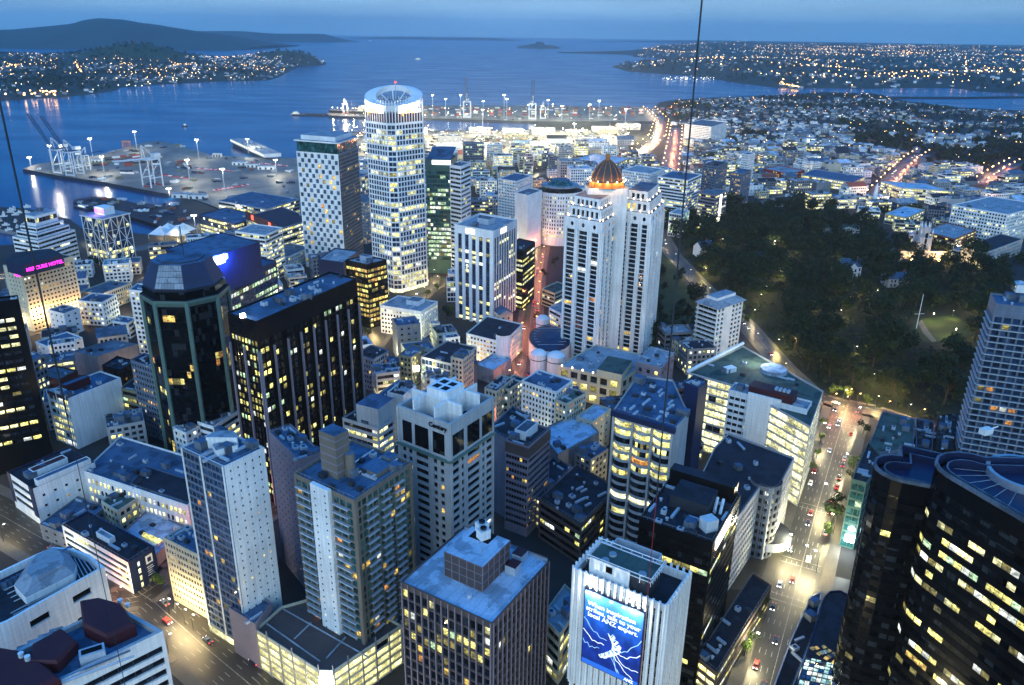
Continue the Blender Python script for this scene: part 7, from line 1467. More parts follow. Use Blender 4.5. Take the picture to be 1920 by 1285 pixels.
def car(p, ang, k, lab, group):
    src, nm = CARS[k]
    if k not in used_car: used_car.add(k); src.location = (p[0], p[1], .06); src.rotation_euler = (0, 0, ang); src['label'] = nm + lab; src['group'] = nm + 's ' + group
    else: copy_tree(src, (p[0], p[1], .06), ang, label=nm + lab, group=nm + 's ' + group)
def traffic(pts, w, n, lab, group, seed):
    rg = random.Random(seed)
    seg = [(pts[i], pts[i + 1]) for i in range(len(pts) - 1)]; tot = sum((b - a).length for a, b in seg); placed = []
    for k in range(n):
        for _ in range(20):
            s = rg.random() * tot; ok = True
            for a, b in seg:
                if s < (b - a).length: break
                s -= (b - a).length
            t = (b - a).normalized(); nn = Vector((-t.y, t.x)); side = rg.choice((-1, 1)); lane = rg.choice((.12, .36)) * w * side; p = a + t * s - nn * lane
            if all((p - o).length > 6.5 for o in placed): placed.append(p); car(p, math.atan2(t.y, t.x) + (0 if side > 0 else math.pi), rg.randrange(5), lab, group); break
traffic(R_[0][1:], 17, 27, ' with lights on, driving along the wide lamp-lit street at lower right', 'on the wide street', 3); traffic(R_[6][:5], 12, 20, ' crawling along the red shopping street', 'on the red street', 4); traffic(R_[9][2:7], 19, 8, ' on the street passing the white dotted tower', 'on the lower left street', 5); traffic(R_[7], 15, 12, ' on the diagonal street below the crowned tower', 'on the diagonal street', 6); traffic(R_[13], 34, 26, ' on the motorway in the distance', 'on the motorway', 7); traffic(R_[14], 26, 18, ' on the motorway in the distance', 'on the motorway', 8); traffic(R_[15], 22, 16, ' on the road up the suburban hill', 'on the hill road', 9); traffic(R_[16], 16, 8, ' on the road up the suburban hill', 'on the hill road', 10); traffic(R_[5], 11, 10, ' on the road beside the dark park', 'on the park road', 11)
# ------------------------------------------------------------------ trees
def crown_mesh(name, r, h, nl, size, leafs, seed, trunk=None, lumps=8):
    rg = random.Random(seed); b = MB(); cs = []
    for k in range(lumps):
        a = rg.random() * 6.283; rr = r * .62 * math.sqrt(rg.random()); cs.append((Vector((rr * math.cos(a), rr * math.sin(a), h * (.42 + .42 * rg.random()))), r * rg.uniform(.34, .58), rg.choice(leafs)))
    for k in range(nl):
        c, lr, lm = rg.choice(cs); d = Vector((rg.gauss(0, 1), rg.gauss(0, 1), rg.gauss(0, 1))).normalized(); p = c + Vector((d.x * lr, d.y * lr, d.z * lr * .8)) * (rg.random() ** .33)
        nrm = (d + Vector((rg.gauss(0, .5), rg.gauss(0, .5), rg.gauss(0, .5) + .35))).normalized(); u = nrm.orthogonal().normalized(); w = nrm.cross(u); s = size * rg.uniform(.6, 1.3); a = rg.random() * 6.28; u, w = u * math.cos(a) + w * math.sin(a), w * math.cos(a) - u * math.sin(a)
        b.poly([p - u * s, p + w * s * .55, p + u * s, p - w * s * .55], lm if rg.random() < .8 else rg.choice(leafs))
    return b.mesh(name)
def tree_proto(name, lab, r, h, nl, size, leafs, seed, group):
    t = thing(name, lab, 'tree', group, (0, -500, 0)); b = MB(); rg = random.Random(seed); b.bar((0, 0, 0), (0, 0, h * .45), h * .028, 'bark', 6, h * .018)
    for k in range(4): a = rg.random() * 6.28; b.bar((0, 0, h * (.28 + .05 * k)), (r * .5 * math.cos(a), r * .5 * math.sin(a), h * (.5 + .06 * k)), h * .012, 'bark', 4, h * .005)
    b.build('trunk', t); put('crown', crown_mesh('crown', r, h, nl, size, leafs, seed), t); return t
PT = [tree_proto('park_tree', l_, r, h, n, s, lf, sd, 'trees of the dark park, %s' % g) for l_, g, r, h, n, s, lf, sd in (
    ('broad dark green tree with a rounded crown in the unlit park', 'broad dark', 7.5, 14, 620, .85, ['leaf_0', 'leaf_3'], 1), ('mid green spreading tree in the unlit park', 'spreading', 8.5, 13, 680, .85, ['leaf_1', 'leaf_0'], 2), ('taller narrow dark tree rising in the unlit park', 'narrow', 5, 17, 520, .8, ['leaf_3', 'leaf_0'], 3), ('olive green bushy tree in the unlit park', 'olive', 6.5, 11, 520, .8, ['leaf_2', 'leaf_1'], 4), ('large oak-like tree with a wide crown in the unlit park', 'wide', 10, 16, 800, .95, ['leaf_0', 'leaf_1', 'leaf_3'], 5))]
usedt = set()
def plant(protos, k, p, z=0, sc=1.0, ang=0.0):
    src = protos[k]
    if id(src) not in usedt: usedt.add(id(src)); src.location = (p[0], p[1], z); src.rotation_euler = (0, 0, ang); src.scale = (sc, sc, sc); return src
    return copy_tree(src, (p[0], p[1], z), ang, (sc, sc, sc * rg.uniform(.85, 1.15)))
rg = random.Random(31); spots = []
LAWN = px([(1700, 620), (1730, 598), (1790, 590), (1830, 625), (1760, 642), (1715, 640)]); CLEAR = [px([(1690, 632), (1722, 590), (1800, 582), (1842, 628), (1770, 668), (1715, 668)]), px([(1610, 575), (1660, 560), (1664, 580), (1615, 590)])]
bb = (min(p.x for p in PARK), max(p.x for p in PARK), min(p.y for p in PARK), max(p.y for p in PARK)); tries = 0
while len(spots) < 270 and tries < 20000:
    tries += 1; p = Vector((rg.uniform(bb[0], bb[1]), rg.uniform(bb[2], bb[3])))
    if not inside(p, PARK) or any(inside(p, c) for c in CLEAR) or any((p - s).length < 8.6 for s in spots): continue
    x, y = proj((p.x, p.y, 8))
    if x > 1980 or any(inside(p, f) for f in FOOT) or any(dist_seg(p, r[i], r[i + 1]) < w / 2 + 3 for r, w in ROADS for i in range(len(r) - 1)): continue
    spots.append(p)
for p in spots: plant(PT, rg.choice((0, 0, 1, 1, 2, 3, 4, 4)), p, 0, rg.uniform(1.05, 1.6), rg.random() * 6.28)
for k in range(60):
    p = P2(rg.uniform(1215, 1330), rg.uniform(470, 650))
    if inside(p, px([(1222, 470), (1250, 470), (1290, 540), (1330, 590), (1296, 650), (1215, 650)])) and all((p - s).length > 9 for s in spots) and not any(inside(p, f) for f in FOOT) and len(spots) < 294: spots.append(p); plant(PT, rg.choice((0, 2, 2, 4)), p, 0, rg.uniform(.6, 1.0), rg.random() * 6.28)
# street trees; the bright one has lamplight put into its leaf colour
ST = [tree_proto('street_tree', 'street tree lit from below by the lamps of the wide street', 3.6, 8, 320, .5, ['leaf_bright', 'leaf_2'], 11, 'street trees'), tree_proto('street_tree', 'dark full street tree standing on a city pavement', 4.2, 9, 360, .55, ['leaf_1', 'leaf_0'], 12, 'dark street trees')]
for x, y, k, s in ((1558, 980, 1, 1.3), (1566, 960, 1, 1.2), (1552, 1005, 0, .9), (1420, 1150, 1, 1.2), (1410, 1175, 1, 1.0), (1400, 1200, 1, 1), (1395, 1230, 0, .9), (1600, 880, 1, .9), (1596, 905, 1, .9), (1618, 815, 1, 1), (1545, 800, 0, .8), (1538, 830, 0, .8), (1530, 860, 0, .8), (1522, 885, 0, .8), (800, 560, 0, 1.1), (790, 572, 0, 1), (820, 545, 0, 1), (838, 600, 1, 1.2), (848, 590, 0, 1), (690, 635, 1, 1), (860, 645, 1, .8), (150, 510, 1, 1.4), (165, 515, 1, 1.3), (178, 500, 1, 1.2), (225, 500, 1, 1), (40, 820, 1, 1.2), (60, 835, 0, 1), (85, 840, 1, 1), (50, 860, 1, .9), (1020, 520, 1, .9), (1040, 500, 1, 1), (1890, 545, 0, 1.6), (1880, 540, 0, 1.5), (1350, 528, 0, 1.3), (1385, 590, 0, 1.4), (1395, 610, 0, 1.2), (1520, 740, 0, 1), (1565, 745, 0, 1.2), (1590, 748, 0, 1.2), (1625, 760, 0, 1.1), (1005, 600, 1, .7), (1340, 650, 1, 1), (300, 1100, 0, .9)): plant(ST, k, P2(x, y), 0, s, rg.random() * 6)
b = MB(); k = 0
while k < 5200:
    p = Vector((rg.uniform(bb[0], bb[1]), rg.uniform(bb[2], bb[3]))); k += 1
    if not inside(p, PARK) or any(inside(p, c) for c in CLEAR) or any(dist_seg(p, r[i], r[i + 1]) < w / 2 + 2 for r, w in ROADS[:7] for i in range(len(r) - 1)): continue
    if not -200 < proj((p.x, p.y, 0))[0] < 1980: continue
    lf = rg.choice(('leaf_0', 'leaf_3', 'leaf_1', 'leaf_2')); hgt = 1 + 5 * float(vnoise(np.array(p.x), np.array(p.y), 18, 44)) ** 2
    for j in range(4):
        c = Vector((p.x + rg.gauss(0, 1.6), p.y + rg.gauss(0, 1.6), hgt * rg.uniform(.4, 1.2))); u = Vector((rg.gauss(0, 1), rg.gauss(0, 1), rg.gauss(0, .5))).normalized(); w_ = u.orthogonal().normalized(); s_ = rg.uniform(.9, 1.9); b.poly([c - u * s_, c + w_ * s_ * .6, c + u * s_, c - w_ * s_ * .6], lf)
b.build('undergrowth', kind='stuff')
# ------------------------------------------------------------------ houses and gardens of the suburbs
def house_proto(lab, wall, roof, w, d, h, kind, g, two=False, lit='lit_warm'):
    t = thing('house', lab, 'house', g, (0, -600, 0)); b = MB(); b.prism([(-w / 2, -d / 2), (w / 2, -d / 2), (w / 2, d / 2), (-w / 2, d / 2)], 0, h, wall); rgx = random.Random(w * 10)
    b.build('wall', t); b = MB(); o = .5; rh = 2.6
    if kind == 'gable': 
        A_ = [(-w / 2 - o, -d / 2 - o, h), (w / 2 + o, -d / 2 - o, h), (w / 2 + o, d / 2 + o, h), (-w / 2 - o, d / 2 + o, h)]; r0, r1 = (-w / 2 - o, 0, h + rh), (w / 2 + o, 0, h + rh); b.poly([A_[0], A_[1], r1, r0], roof); b.poly([A_[2], A_[3], r0, r1], roof); b.poly([A_[1], A_[2], r1], wall); b.poly([A_[3], A_[0], r0], wall)
    elif kind == 'hip': 
        A_ = [(-w / 2 - o, -d / 2 - o, h), (w / 2 + o, -d / 2 - o, h), (w / 2 + o, d / 2 + o, h), (-w / 2 - o, d / 2 + o, h)]; r0, r1 = (-w / 2 + d / 2, 0, h + rh), (w / 2 - d / 2, 0, h + rh); b.poly([A_[0], A_[1], r1, r0], roof); b.poly([A_[2], A_[3], r0, r1], roof); b.poly([A_[1], A_[2], r1], roof); b.poly([A_[3], A_[0], r0], roof)
    else: b.prism([(-w / 2 - .2, -d / 2 - .2), (w / 2 + .2, -d / 2 - .2), (w / 2 + .2, d / 2 + .2), (-w / 2 - .2, d / 2 + .2)], h, h + .5, wall, roof, bottom=True); b.box((w * .2, 0, h + .5), (w * .2, d * .3, 1.4), 'plant_metal')
    b.build('roof', t); rows = 2 if h > 5 else 1
    for r_ in range(rows):
        for k in range(max(2, int(w / 4))):
            x = -w / 2 + (k + .5) * w / max(2, int(w / 4)); z_ = .9 + r_ * (h / rows)
            for s in (-1, 1):
                b = MB(); b.poly([(x - .8, s * (d / 2 + .03), z_), (x + .8, s * (d / 2 + .03), z_), (x + .8, s * (d / 2 + .03), z_ + 1.4), (x - .8, s * (d / 2 + .03), z_ + 1.4)][::-s], lit if rgx.random() < .3 else 'glass_dark'); b.build('window', t)
    return t
HS = [house_proto('pale house with a dark gabled roof among suburban trees', 'white_paint', 'roof_dark', 14, 9, 5.6, 'gable', 'dark gabled houses'), house_proto('white house with a pale hipped roof among suburban trees', 'white_paint', 'roof_pale', 13, 10, 3.6, 'hip', 'pale hipped houses'), house_proto('cream house with a blue-grey gabled roof among suburban trees', 'cream_paint', 'roof_blue', 15, 9, 4.0, 'gable', 'blue gabled houses'), house_proto('flat-roofed white house with two storeys among suburban trees', 'white_paint', 'roof_steel', 14, 11, 7, 'flat', 'flat white houses', lit='lit_white'), house_proto('long pale flat-roofed workshop among suburban buildings', 'pale_concrete', 'roof_pale', 30, 16, 6.5, 'flat', 'pale workshops', lit='lit_glow'), house_proto('red-roofed hipped house among suburban trees', 'cream_paint', 'red_brick', 13, 10, 4, 'hip', 'red hipped houses'), house_proto('grey flat block of flats among suburban trees', 'blue_grey', 'roof_grey', 24, 14, 11, 'flat', 'grey flats', lit='lit_pale')]
GT = [tree_proto('garden_tree', 'dark rounded garden tree between suburban houses', 6, 11, 170, 1.35, ['leaf_0', 'leaf_3'], 21, 'dark garden trees'), tree_proto('garden_tree', 'olive bushy garden tree between suburban houses', 7, 10, 170, 1.4, ['leaf_1', 'leaf_2'], 22, 'olive garden trees')]
def free(p, r):
    if any(dist_seg(p, q_[i], q_[i + 1]) < w / 2 + r for q_, w in ROADS for i in range(len(q_) - 1)): return False
    return not any((p - FC[i][0]).length < FC[i][1] + r and (inside(p, FOOT[i]) or min(dist_seg(p, Vector(FOOT[i][k]), Vector(FOOT[i][(k + 1) % len(FOOT[i])])) for k in range(len(FOOT[i]))) < r) for i in range(len(FOOT)))
FC = [((lambda c: (c, max((Vector(p) - c).length for p in f)))(sum((Vector(p) for p in f), Vector((0, 0))) / len(f))) for f in FOOT]
def far_house(b, p, z, rg, s=1.0):
    w, d, h = rg.uniform(8, 15) * s, rg.uniform(7, 10) * s, rg.choice((3.5, 4, 6)) * s; a = rg.random() * 3.14; wl = rg.choice(('white_paint', 'cream_paint', 'pale_concrete', 'grey_concrete', 'grey_concrete')); rf = rg.choice(('roof_pale', 'roof_dark', 'roof_blue', 'roof_grey', 'red_brick')); ca, sa = math.cos(a), math.sin(a)
    q = [(p.x + x * ca - y * sa, p.y + x * sa + y * ca) for x, y in ((-w / 2, -d / 2), (w / 2, -d / 2), (w / 2, d / 2), (-w / 2, d / 2))]; b.prism(q, z - 2, z + h, wl); c = [(p.x - (w - d) / 2 * ca, p.y - (w - d) / 2 * sa), (p.x + (w - d) / 2 * ca, p.y + (w - d) / 2 * sa)]
    for i, (u, v) in enumerate(((0, 1), (1, 1), (1, 0), (0, 0))):
        A_, B_ = q[i], q[(i + 1) % 4]; b.poly([(*A_, z + h), (*B_, z + h), (*c[(0, 1, 1, 0)[i] if False else (1, 1, 0, 0)[i]], z + h + 2.4 * s), (*c[(0, 1, 1, 0)[i]], z + h + 2.4 * s)], rf)
    if rg.random() < .4: i = rg.randrange(4); A_, B_ = Vector(q[i]), Vector(q[(i + 1) % 4]); u = (B_ - A_); n_ = Vector((u.y, -u.x)).normalized() * .1; a0, a1 = A_ + u * .3 + n_, A_ + u * .6 + n_; b.poly([(*a0, z + 1), (*a1, z + 1), (*a1, z + 2.6), (*a0, z + 2.6)], rg.choice(('lit_warm', 'lit_glow', 'lit_white', 'lit_orange')))
def far_tree(b, p, z, rg, s=1.0):
    lf = rg.choice(('leaf_0', 'leaf_1', 'leaf_3', 'leaf_2')); R0 = rg.uniform(4, 7.5) * s
    for k in range(16):
        d = Vector((rg.gauss(0, 1), rg.gauss(0, 1), rg.gauss(0, .8))).normalized(); c = Vector((p.x, p.y, z + R0 * 1.0)) + d * R0 * rg.uniform(.4, .95); u = Vector((rg.gauss(0, 1), rg.gauss(0, 1), rg.gauss(0, 1))).normalized(); w = u.orthogonal().normalized(); sz = R0 * rg.uniform(.35, .6); b.poly([c - u * sz, c + w * sz * .6, c + u * sz, c - w * sz * .6], lf)
SUB = [p for p in px([(1238, 255), (1250, 205), (1266, 192), (1330, 187), (1480, 181), (1540, 177), (1640, 180), (1700, 194), (1800, 206), (1925, 212), (1990, 217)])] + px([(1990, 520), (1890, 560), (1870, 480), (1560, 390), (1300, 380), (1260, 330)])
rg = random.Random(77); bb = (min(p.x for p in SUB), max(p.x for p in SUB), min(p.y for p in SUB), max(p.y for p in SUB)); hs, ts = [], []
tries = 0
while tries < 9000:
    tries += 1; p = Vector((rg.uniform(bb[0], bb[1]), rg.uniform(bb[2], bb[3])))
    if not inside(p, SUB) or inside(p, PARK): continue
    x, y = proj((p.x, p.y, 0))
    if not 1200 < x < 1960: continue
    town = vnoise(np.array(p.x), np.array(p.y), 130, 14) ; near = y > 250
    r = 13 if near else 10
    if not free(p, r): continue
    if any((p - h[0]).length < (19 if near else 17) for h in hs): continue
    if town > (.50 if near else .45): hs.append((p, y))
    elif rg.random() < (.97 if near else .6): ts.append((p, y))
hs.sort(key=lambda h: h[0].length); ts.sort(key=lambda h: h[0].length)
for i, (p, y) in enumerate(hs[:280]): plant(HS, rg.choice((0, 1, 2, 3, 4, 4, 3, 6, 5)) if y > 245 else rg.choice((0, 1, 2, 3, 5, 1)), p, 0, rg.uniform(.85, 1.2), rg.random() * 3.14)
b = MB()
for p, y in hs[280:]: far_house(b, p, 0, rg)
b.build('distant_housing', kind='stuff')
for p, y in ts[:285]: plant(GT, rg.randrange(2), p, 0, rg.uniform(.8, 1.4), rg.random() * 6.28)
b = MB(); 
for p, y in ts[285:]: far_tree(b, p, 0, rg, 1.0)
for p, y in hs:
    for k in range(rg.randint(0, 2)):
        q_ = p + Vector((rg.uniform(-13, 13), rg.uniform(-13, 13)))
        if free(q_, 3): far_tree(b, q_, 0, rg, .7)
b.build('distant_trees', kind='stuff')
# lamps of the suburbs: the nearest as lamps of their own, the rest as one scatter
ls = []
for p, y in hs + ts:
    if rg.random() < .16: ls.append(p + Vector((rg.uniform(-9, 9), rg.uniform(-9, 9))))
ls.sort(key=lambda p: p.length); proto = {}
for k in ('warm', 'white'):
    t = thing('suburb_lamp', 'small %s street lamp in the suburb beyond the park' % ('orange' if k == 'warm' else 'white'), 'street lamp', 'suburb lamps, %s' % k); b = MB(); b.bar((0, 0, 0), (0, 0, 8), .12, 'dark_metal'); b.build('pole', t); b = MB(); b.prism(ring((0, 0), .55, 6), 8, 8.9, 'lamp_warm' if k == 'warm' else 'lamp_soft', 'lamp_warm' if k == 'warm' else 'lamp_soft', bottom=True); b.build('lantern', t); proto[k] = t
usedl = set()
for p in ls[:230]:
    k = 'warm' if rg.random() < .6 else 'white'
    if k not in usedl: usedl.add(k); proto[k].location = (p.x, p.y, 0)
    else: copy_tree(proto[k], (p.x, p.y, 0))
b = MB()
def glow(b, p, z, r, m): b.prism(ring(p, r, 5), z, z + r * 1.5, m, m, bottom=True)
for p in ls[230:]: glow(b, p, 8, .65, rg.choice(('lamp_warm', 'lamp_warm', 'lamp_warm', 'lamp_soft')))
for r, w, st, mm in ((R_[13], 34, 70, 'lamp_warm'), (R_[14], 26, 60, 'lamp_warm'), (R_[15], 22, 42, 'lamp_warm'), (R_[16], 16, 42, 'lamp_warm')):
    for i in range(len(r) - 1):
        t = r[i + 1] - r[i]; L = t.length; t.normalize(); nn = Vector((-t.y, t.x))
        for k in range(int(L / st) + 1):
            for sd in (-1, 1): glow(b, r[i] + t * k * st + nn * sd * w * .5, 10, .8, mm)
b.build('distant_lamps', kind='stuff')
for r, st, pw in ((R_[13], 120, 22000), (R_[14], 90, 20000), (R_[15], 90, 22000), (R_[16], 90, 22000)):
    for i in range(len(r) - 1):
        t = r[i + 1] - r[i]; L = t.length; t.normalize()
        for k in range(int(L / st) + 1): p = r[i] + t * k * st; light('road_lamp', None, (p.x, p.y, 14), pw, (1, .33, .16), 1.0)
# ---- the far shores
def shore(poly, zf, nh, ntr, nl, seed, pxlim, s=1.0, lampr=1.5):
    rg = random.Random(seed); bx = (min(p[0] for p in poly), max(p[0] for p in poly), min(p[1] for p in poly), max(p[1] for p in poly)); bh, bt, bl = MB(), MB(), MB(); n = [0, 0, 0]; tries = 0
    while (n[0] < nh or n[1] < ntr or n[2] < nl) and tries < 60000:
        tries += 1; p = Vector((rg.uniform(bx[0], bx[1]), bx[2] + (bx[3] - bx[2]) * rg.random() ** 1.5))
        if not inside(p, poly): continue
        x, y = proj((p.x, p.y, 10))
        if not (pxlim[0] < x < pxlim[1]): continue
        z = zf(p.x, p.y)
        if z < -2: continue
        town = float(vnoise(np.array(p.x), np.array(p.y), 260, seed)); steep = z > 48 and pxlim[1] < 700
        if n[0] < nh and town > .38 and not steep: far_house(bh, p, z, rg, s); n[0] += 1
        elif n[1] < ntr: far_tree(bt, p, z, rg, s * 1.3); n[1] += 1
        if n[2] < nl and town > .34 and not steep and rg.random() < .6: glow(bl, p + Vector((6, 6)), z + 8, lampr * rg.uniform(.6, 1.2), rg.choice(('lamp_warm', 'lamp_warm', 'lamp_soft', 'lamp_soft'))); n[2] += 1
    return bh, bt, bl
bh, bt, bl = shore(PEN, z_pen, 800, 1000, 330, 3, (-60, 640), 1.1, 1.2); bh.build('shore_housing', kind='stuff'); bt.build('shore_trees', kind='stuff'); bl.build('shore_lamps', kind='stuff')
bh, bt, bl = shore([p for p in EAST], z_east, 1500, 2600, 1300, 5, (1140, 1990), 1.5, 2.1); bh.build('eastern_housing', kind='stuff'); bt.build('eastern_trees', kind='stuff'); bl.build('eastern_lamps', kind='stuff')
bl = MB(); rg = random.Random(66)      # lamps in rows along the streets of the far shores
def lamp_rows(poly, zf, n, lim, r, steps):
    made = 0; bx = (min(p[0] for p in poly), max(p[0] for p in poly), min(p[1] for p in poly), max(p[1] for p in poly)); tries = 0
    while made < n and tries < 3000:
        tries += 1; p = Vector((rg.uniform(bx[0], bx[1]), bx[2] + (bx[3] - bx[2]) * rg.random() ** 1.6)); a = rg.choice((.25, 1.8, .6, 2.2)) + rg.gauss(0, .08); t = Vector((math.cos(a), math.sin(a))); mt_ = rg.choice(('lamp_warm', 'lamp_warm', 'lamp_soft')); ok = False
        for j in range(rg.randint(5, 22)):
            q_ = p + t * steps * j + Vector((rg.gauss(0, 4), rg.gauss(0, 4)))
            if not inside(q_, poly): break
            x, y = proj((q_.x, q_.y, 5)); z = zf(q_.x, q_.y)
            if lim[0] < x < lim[1] and z > -2 and z < 60: glow(bl, q_, z + 8, r * rg.uniform(.7, 1.1), mt_); ok = True
        made += ok
lamp_rows(PEN, z_pen, 34, (-60, 640), 1.2, 48); lamp_rows(EAST, z_east, 90, (1140, 1990), 2.3, 75); bl.build('street_rows_of_lamps', kind='stuff')
b = MB(); rg = random.Random(6)
for k in range(16): p = P2(rg.uniform(0, 130), rg.uniform(176, 186)); glow(b, p, 10, rg.uniform(1.6, 2.8), 'lamp_warm')
for k in range(10): p = P2(rg.uniform(150, 300), 166 - rg.random() * 8); glow(b, p, 8, 1.5, 'lamp_soft')
for k in range(46): p = P2(rg.uniform(1240, 1340), 146 + rg.random() * 5); glow(b, p, 3, 1.3, 'lamp_soft')
for k in range(24): p = P2(1460 + k * 1.6, 159 + k * .3); glow(b, p, 6, 1.6, 'lamp_warm')
for k in range(40): p = P2(rg.gauss(1640, 26), 120 + rg.random() * 8); glow(b, p, 14, 3.2, rg.choice(('lamp_soft', 'lamp_warm')))
for k in range(20): p = P2(1720 + k * 2.2, 128 + k * .3); glow(b, p, 14, 2.6, 'lamp_warm')
for k in range(16): p = P2(rg.gauss(1790, 5), 142 + rg.random() * 20); glow(b, p, 14, 2.2, 'lamp_warm')
b.build('waterfront_lamps', kind='stuff')
# ------------------------------------------------------------------ the port
def mast(base, top, lab, power=30000):
    p = P2(*base); h = ztop(base, top); t = thing('light_mast', lab, 'light mast', 'port light masts', (p.x, p.y, .4)); b = MB(); b.bar((0, 0, 0), (0, 0, h), .75, 'plant_metal', 8, .45); b.build('pole', t)
    b = MB(); b.prism(ring((0, 0), 2.4, 10), h, h + .5, 'steel', 'steel', bottom=True); b.build('head_ring', t)
    for k in range(6): a = k * math.pi / 3; b = MB(); b.box((2.3 * math.cos(a), 2.3 * math.sin(a), h - .7), (1.0, 1.0, .65), 'lamp_white', a); b.build('lantern', t)
    if power: light('bulb', t, (0, 0, h - 2.6), power, (1, .93, .68), 1.2)
    return t
for b_, t_, lab in (((103, 326), (93, 273), 'light mast beside the blue boomed cranes'), ((174, 294), (168, 260), 'light mast behind the blue boomed cranes'), ((257, 281), (251, 247), 'tall light mast at the far edge of the wharf'), ((373, 299), (368, 262), 'light mast near the right far edge of the wharf'), ((196, 327), (191, 294), 'short light mast in front of the stacked containers'), ((356, 341), (350, 300), 'light mast right of the white crane'), ((422, 362), (417, 317), 'light mast nearest the lit glass offices'), ((466, 288), (463, 261), 'light mast standing behind the long white ship'), ((519, 330), (516, 300), 'light mast left of the chequered hotel'), ((318, 368), (316, 354), 'small light mast on the quay edge'), ((58, 312), (58, 295), 'thin mast on the tip of the wharf'), ((366, 424), (365, 404), 'light mast on the dark pier')): mast(b_, t_, lab, 100000 if b_[1] - t_[1] > 25 else 30000)
for k, (x, yb, yt) in enumerate(((812, 222, 179), (836, 222, 186), (864, 221, 178), (906, 222, 190), (945, 222, 178), (950, 222, 186), (997, 224, 194), (1027, 222, 188), (1053, 226, 199), (1105, 226, 196), (1122, 224, 189), (905, 238, 206), (1076, 258, 232), (655, 258, 234), (1172, 232, 205))): mast((x, yb), (x, yt), 'bright light mast of the far container terminal, %s' % ('by the water' if yb < 224 else 'behind the stacks' if yb < 228 else 'in the lit yard'), 160000 if k % 2 == 0 else 0)['group'] = 'far terminal masts ' + str(yb < 224) + str(yb < 228)
def port_glow(): pass
def quay_crane(base, lab, blue, s=1.0, rot=0.0, boom_up=True):
    p = P2(*base); t = thing('quay_crane', lab, 'crane', None, (p.x, p.y, .4)); t.rotation_euler = (0, 0, rot); c = 'crane_white'; bc = 'crane_blue' if blue else 'crane_white'; W_, D_, Hh = 13 * s, 15 * s, 30 * s
    for x in (-W_ / 2, W_ / 2):
        for y in (-D_ / 2, D_ / 2): b = MB(); b.bar((x, y, 1.2), (x, y, Hh), .95 * s, c, 4, .8 * s); b.build('leg', t)
    b = MB()
    for y in (-D_ / 2, D_ / 2): b.bar((-W_ / 2, y, 2.6), (W_ / 2, y, 2.6), .9 * s, 'red_paint' if not blue else c); b.bar((-W_ / 2, y, Hh), (W_ / 2, y, Hh), .8 * s, c)
    for x in (-W_ / 2, W_ / 2): b.bar((x, -D_ / 2, 11 * s), (x, D_ / 2, 11 * s), .6 * s, c); b.bar((x, -D_ / 2, 11 * s), (x, D_ / 2, Hh), .4 * s, c); b.bar((x, -D_ / 2, Hh), (x, D_ / 2, Hh), .8 * s, c)
    b.build('portal_frame', t); b = MB()
    for x in (-2.2 * s, 2.2 * s): b.bar((x, D_ * .95, Hh + 1), (x, -D_ / 2, Hh + 1), .8 * s, bc)
    b.build('rear_girder', t); b = MB(); b.box((0, D_ * .55, Hh + 1.8), (6 * s, 8 * s, 3.6 * s), c); b.build('machine_house', t); b = MB()
    for x in (-2.4 * s, 2.4 * s): b.bar((x, -D_ / 2 + 1, Hh), (x * .3, -D_ / 2, Hh + 15 * s), .45 * s, c); b.bar((x, D_ / 2, Hh), (x * .3, -D_ / 2, Hh + 15 * s), .35 * s, c)
    b.build('apex_frame', t); b = MB(); dz, dy = (44 * s, -24 * s) if boom_up else (2, -34 * s); tip = Vector((0, -D_ / 2 + dy, Hh + 1 + dz)); 
    for x in (-2.2 * s, 2.2 * s): b.bar((x, -D_ / 2, Hh + 1), (x, tip.y, tip.z), .75 * s, bc)
    for k in range(9): f = k / 8; b.bar((-2.2 * s, -D_ / 2 + dy * f, Hh + 1 + dz * f), (2.2 * s, -D_ / 2 + dy * f, Hh + 1 + dz * f), .35 * s, bc)
    b.build('boom', t); return t
quay_crane((118, 326), 'first of the white quay cranes with a raised blue boom, nearest the wharf tip', True, 1.2, -.35); quay_crane((142, 331), 'white quay crane with a raised blue boom, second from the wharf tip', True, 1.2, -.35); quay_crane((160, 322), 'shorter white quay crane standing behind the two blue booms', True, .8, 2.6, False); quay_crane((288, 352), 'big white quay crane standing alone on the near quay', False, 1.3, -.5, False)
quay_crane((876, 222), 'far blue quay crane with its boom upright, left one of the terminal', True, 1.35, 0); quay_crane((998, 225), 'far blue quay crane with its boom upright, right one of the terminal', True, 1.3, 0); quay_crane((1018, 224), 'faint grey quay crane right of the two blue ones', True, .95, 0, False); c_ = quay_crane((648, 214), 'glowing white crane over the cargo ship', False, .85, 0, False); light('crane_light', c_, (0, -4, 22), 60000, (1, .85, .6), 2); light('crane_light', c_, (0, -12, 36), 60000, (1, .85, .6), 2)
def container_proto(mat, lab, g):
    t = MB(); L, W_, H_ = 12.2, 2.44, 2.6; t.prism([(-L / 2, -W_ / 2), (L / 2, -W_ / 2), (L / 2, W_ / 2), (-L / 2, W_ / 2)], 0, H_, mat, mat, bottom=True)
    for k in range(12):
        for s in (-1, 1): t.box((-L / 2 + .6 + k, s * (W_ / 2 + .03), .15), (.35, .06, H_ - .3), mat)
    o = t.build('container', None, label=lab, cat='container', group=g); return o
CO_ = [container_proto(m, l, g) for m, l, g in (('red_paint', 'red shipping container in the port', 'red containers'), ('dark_blue', 'dark blue shipping container in the port', 'blue containers'), ('white_paint', 'white shipping container in the port', 'white containers'), ('olive_wall', 'olive shipping container in the port', 'olive containers'), ('mauve_stone', 'pale mauve shipping container in the port', 'mauve containers'), ('red_brick', 'rust brown shipping container in the port', 'brown containers'))]
usedc = set(); rg = random.Random(9); NCONT = [0]; CREST = MB()
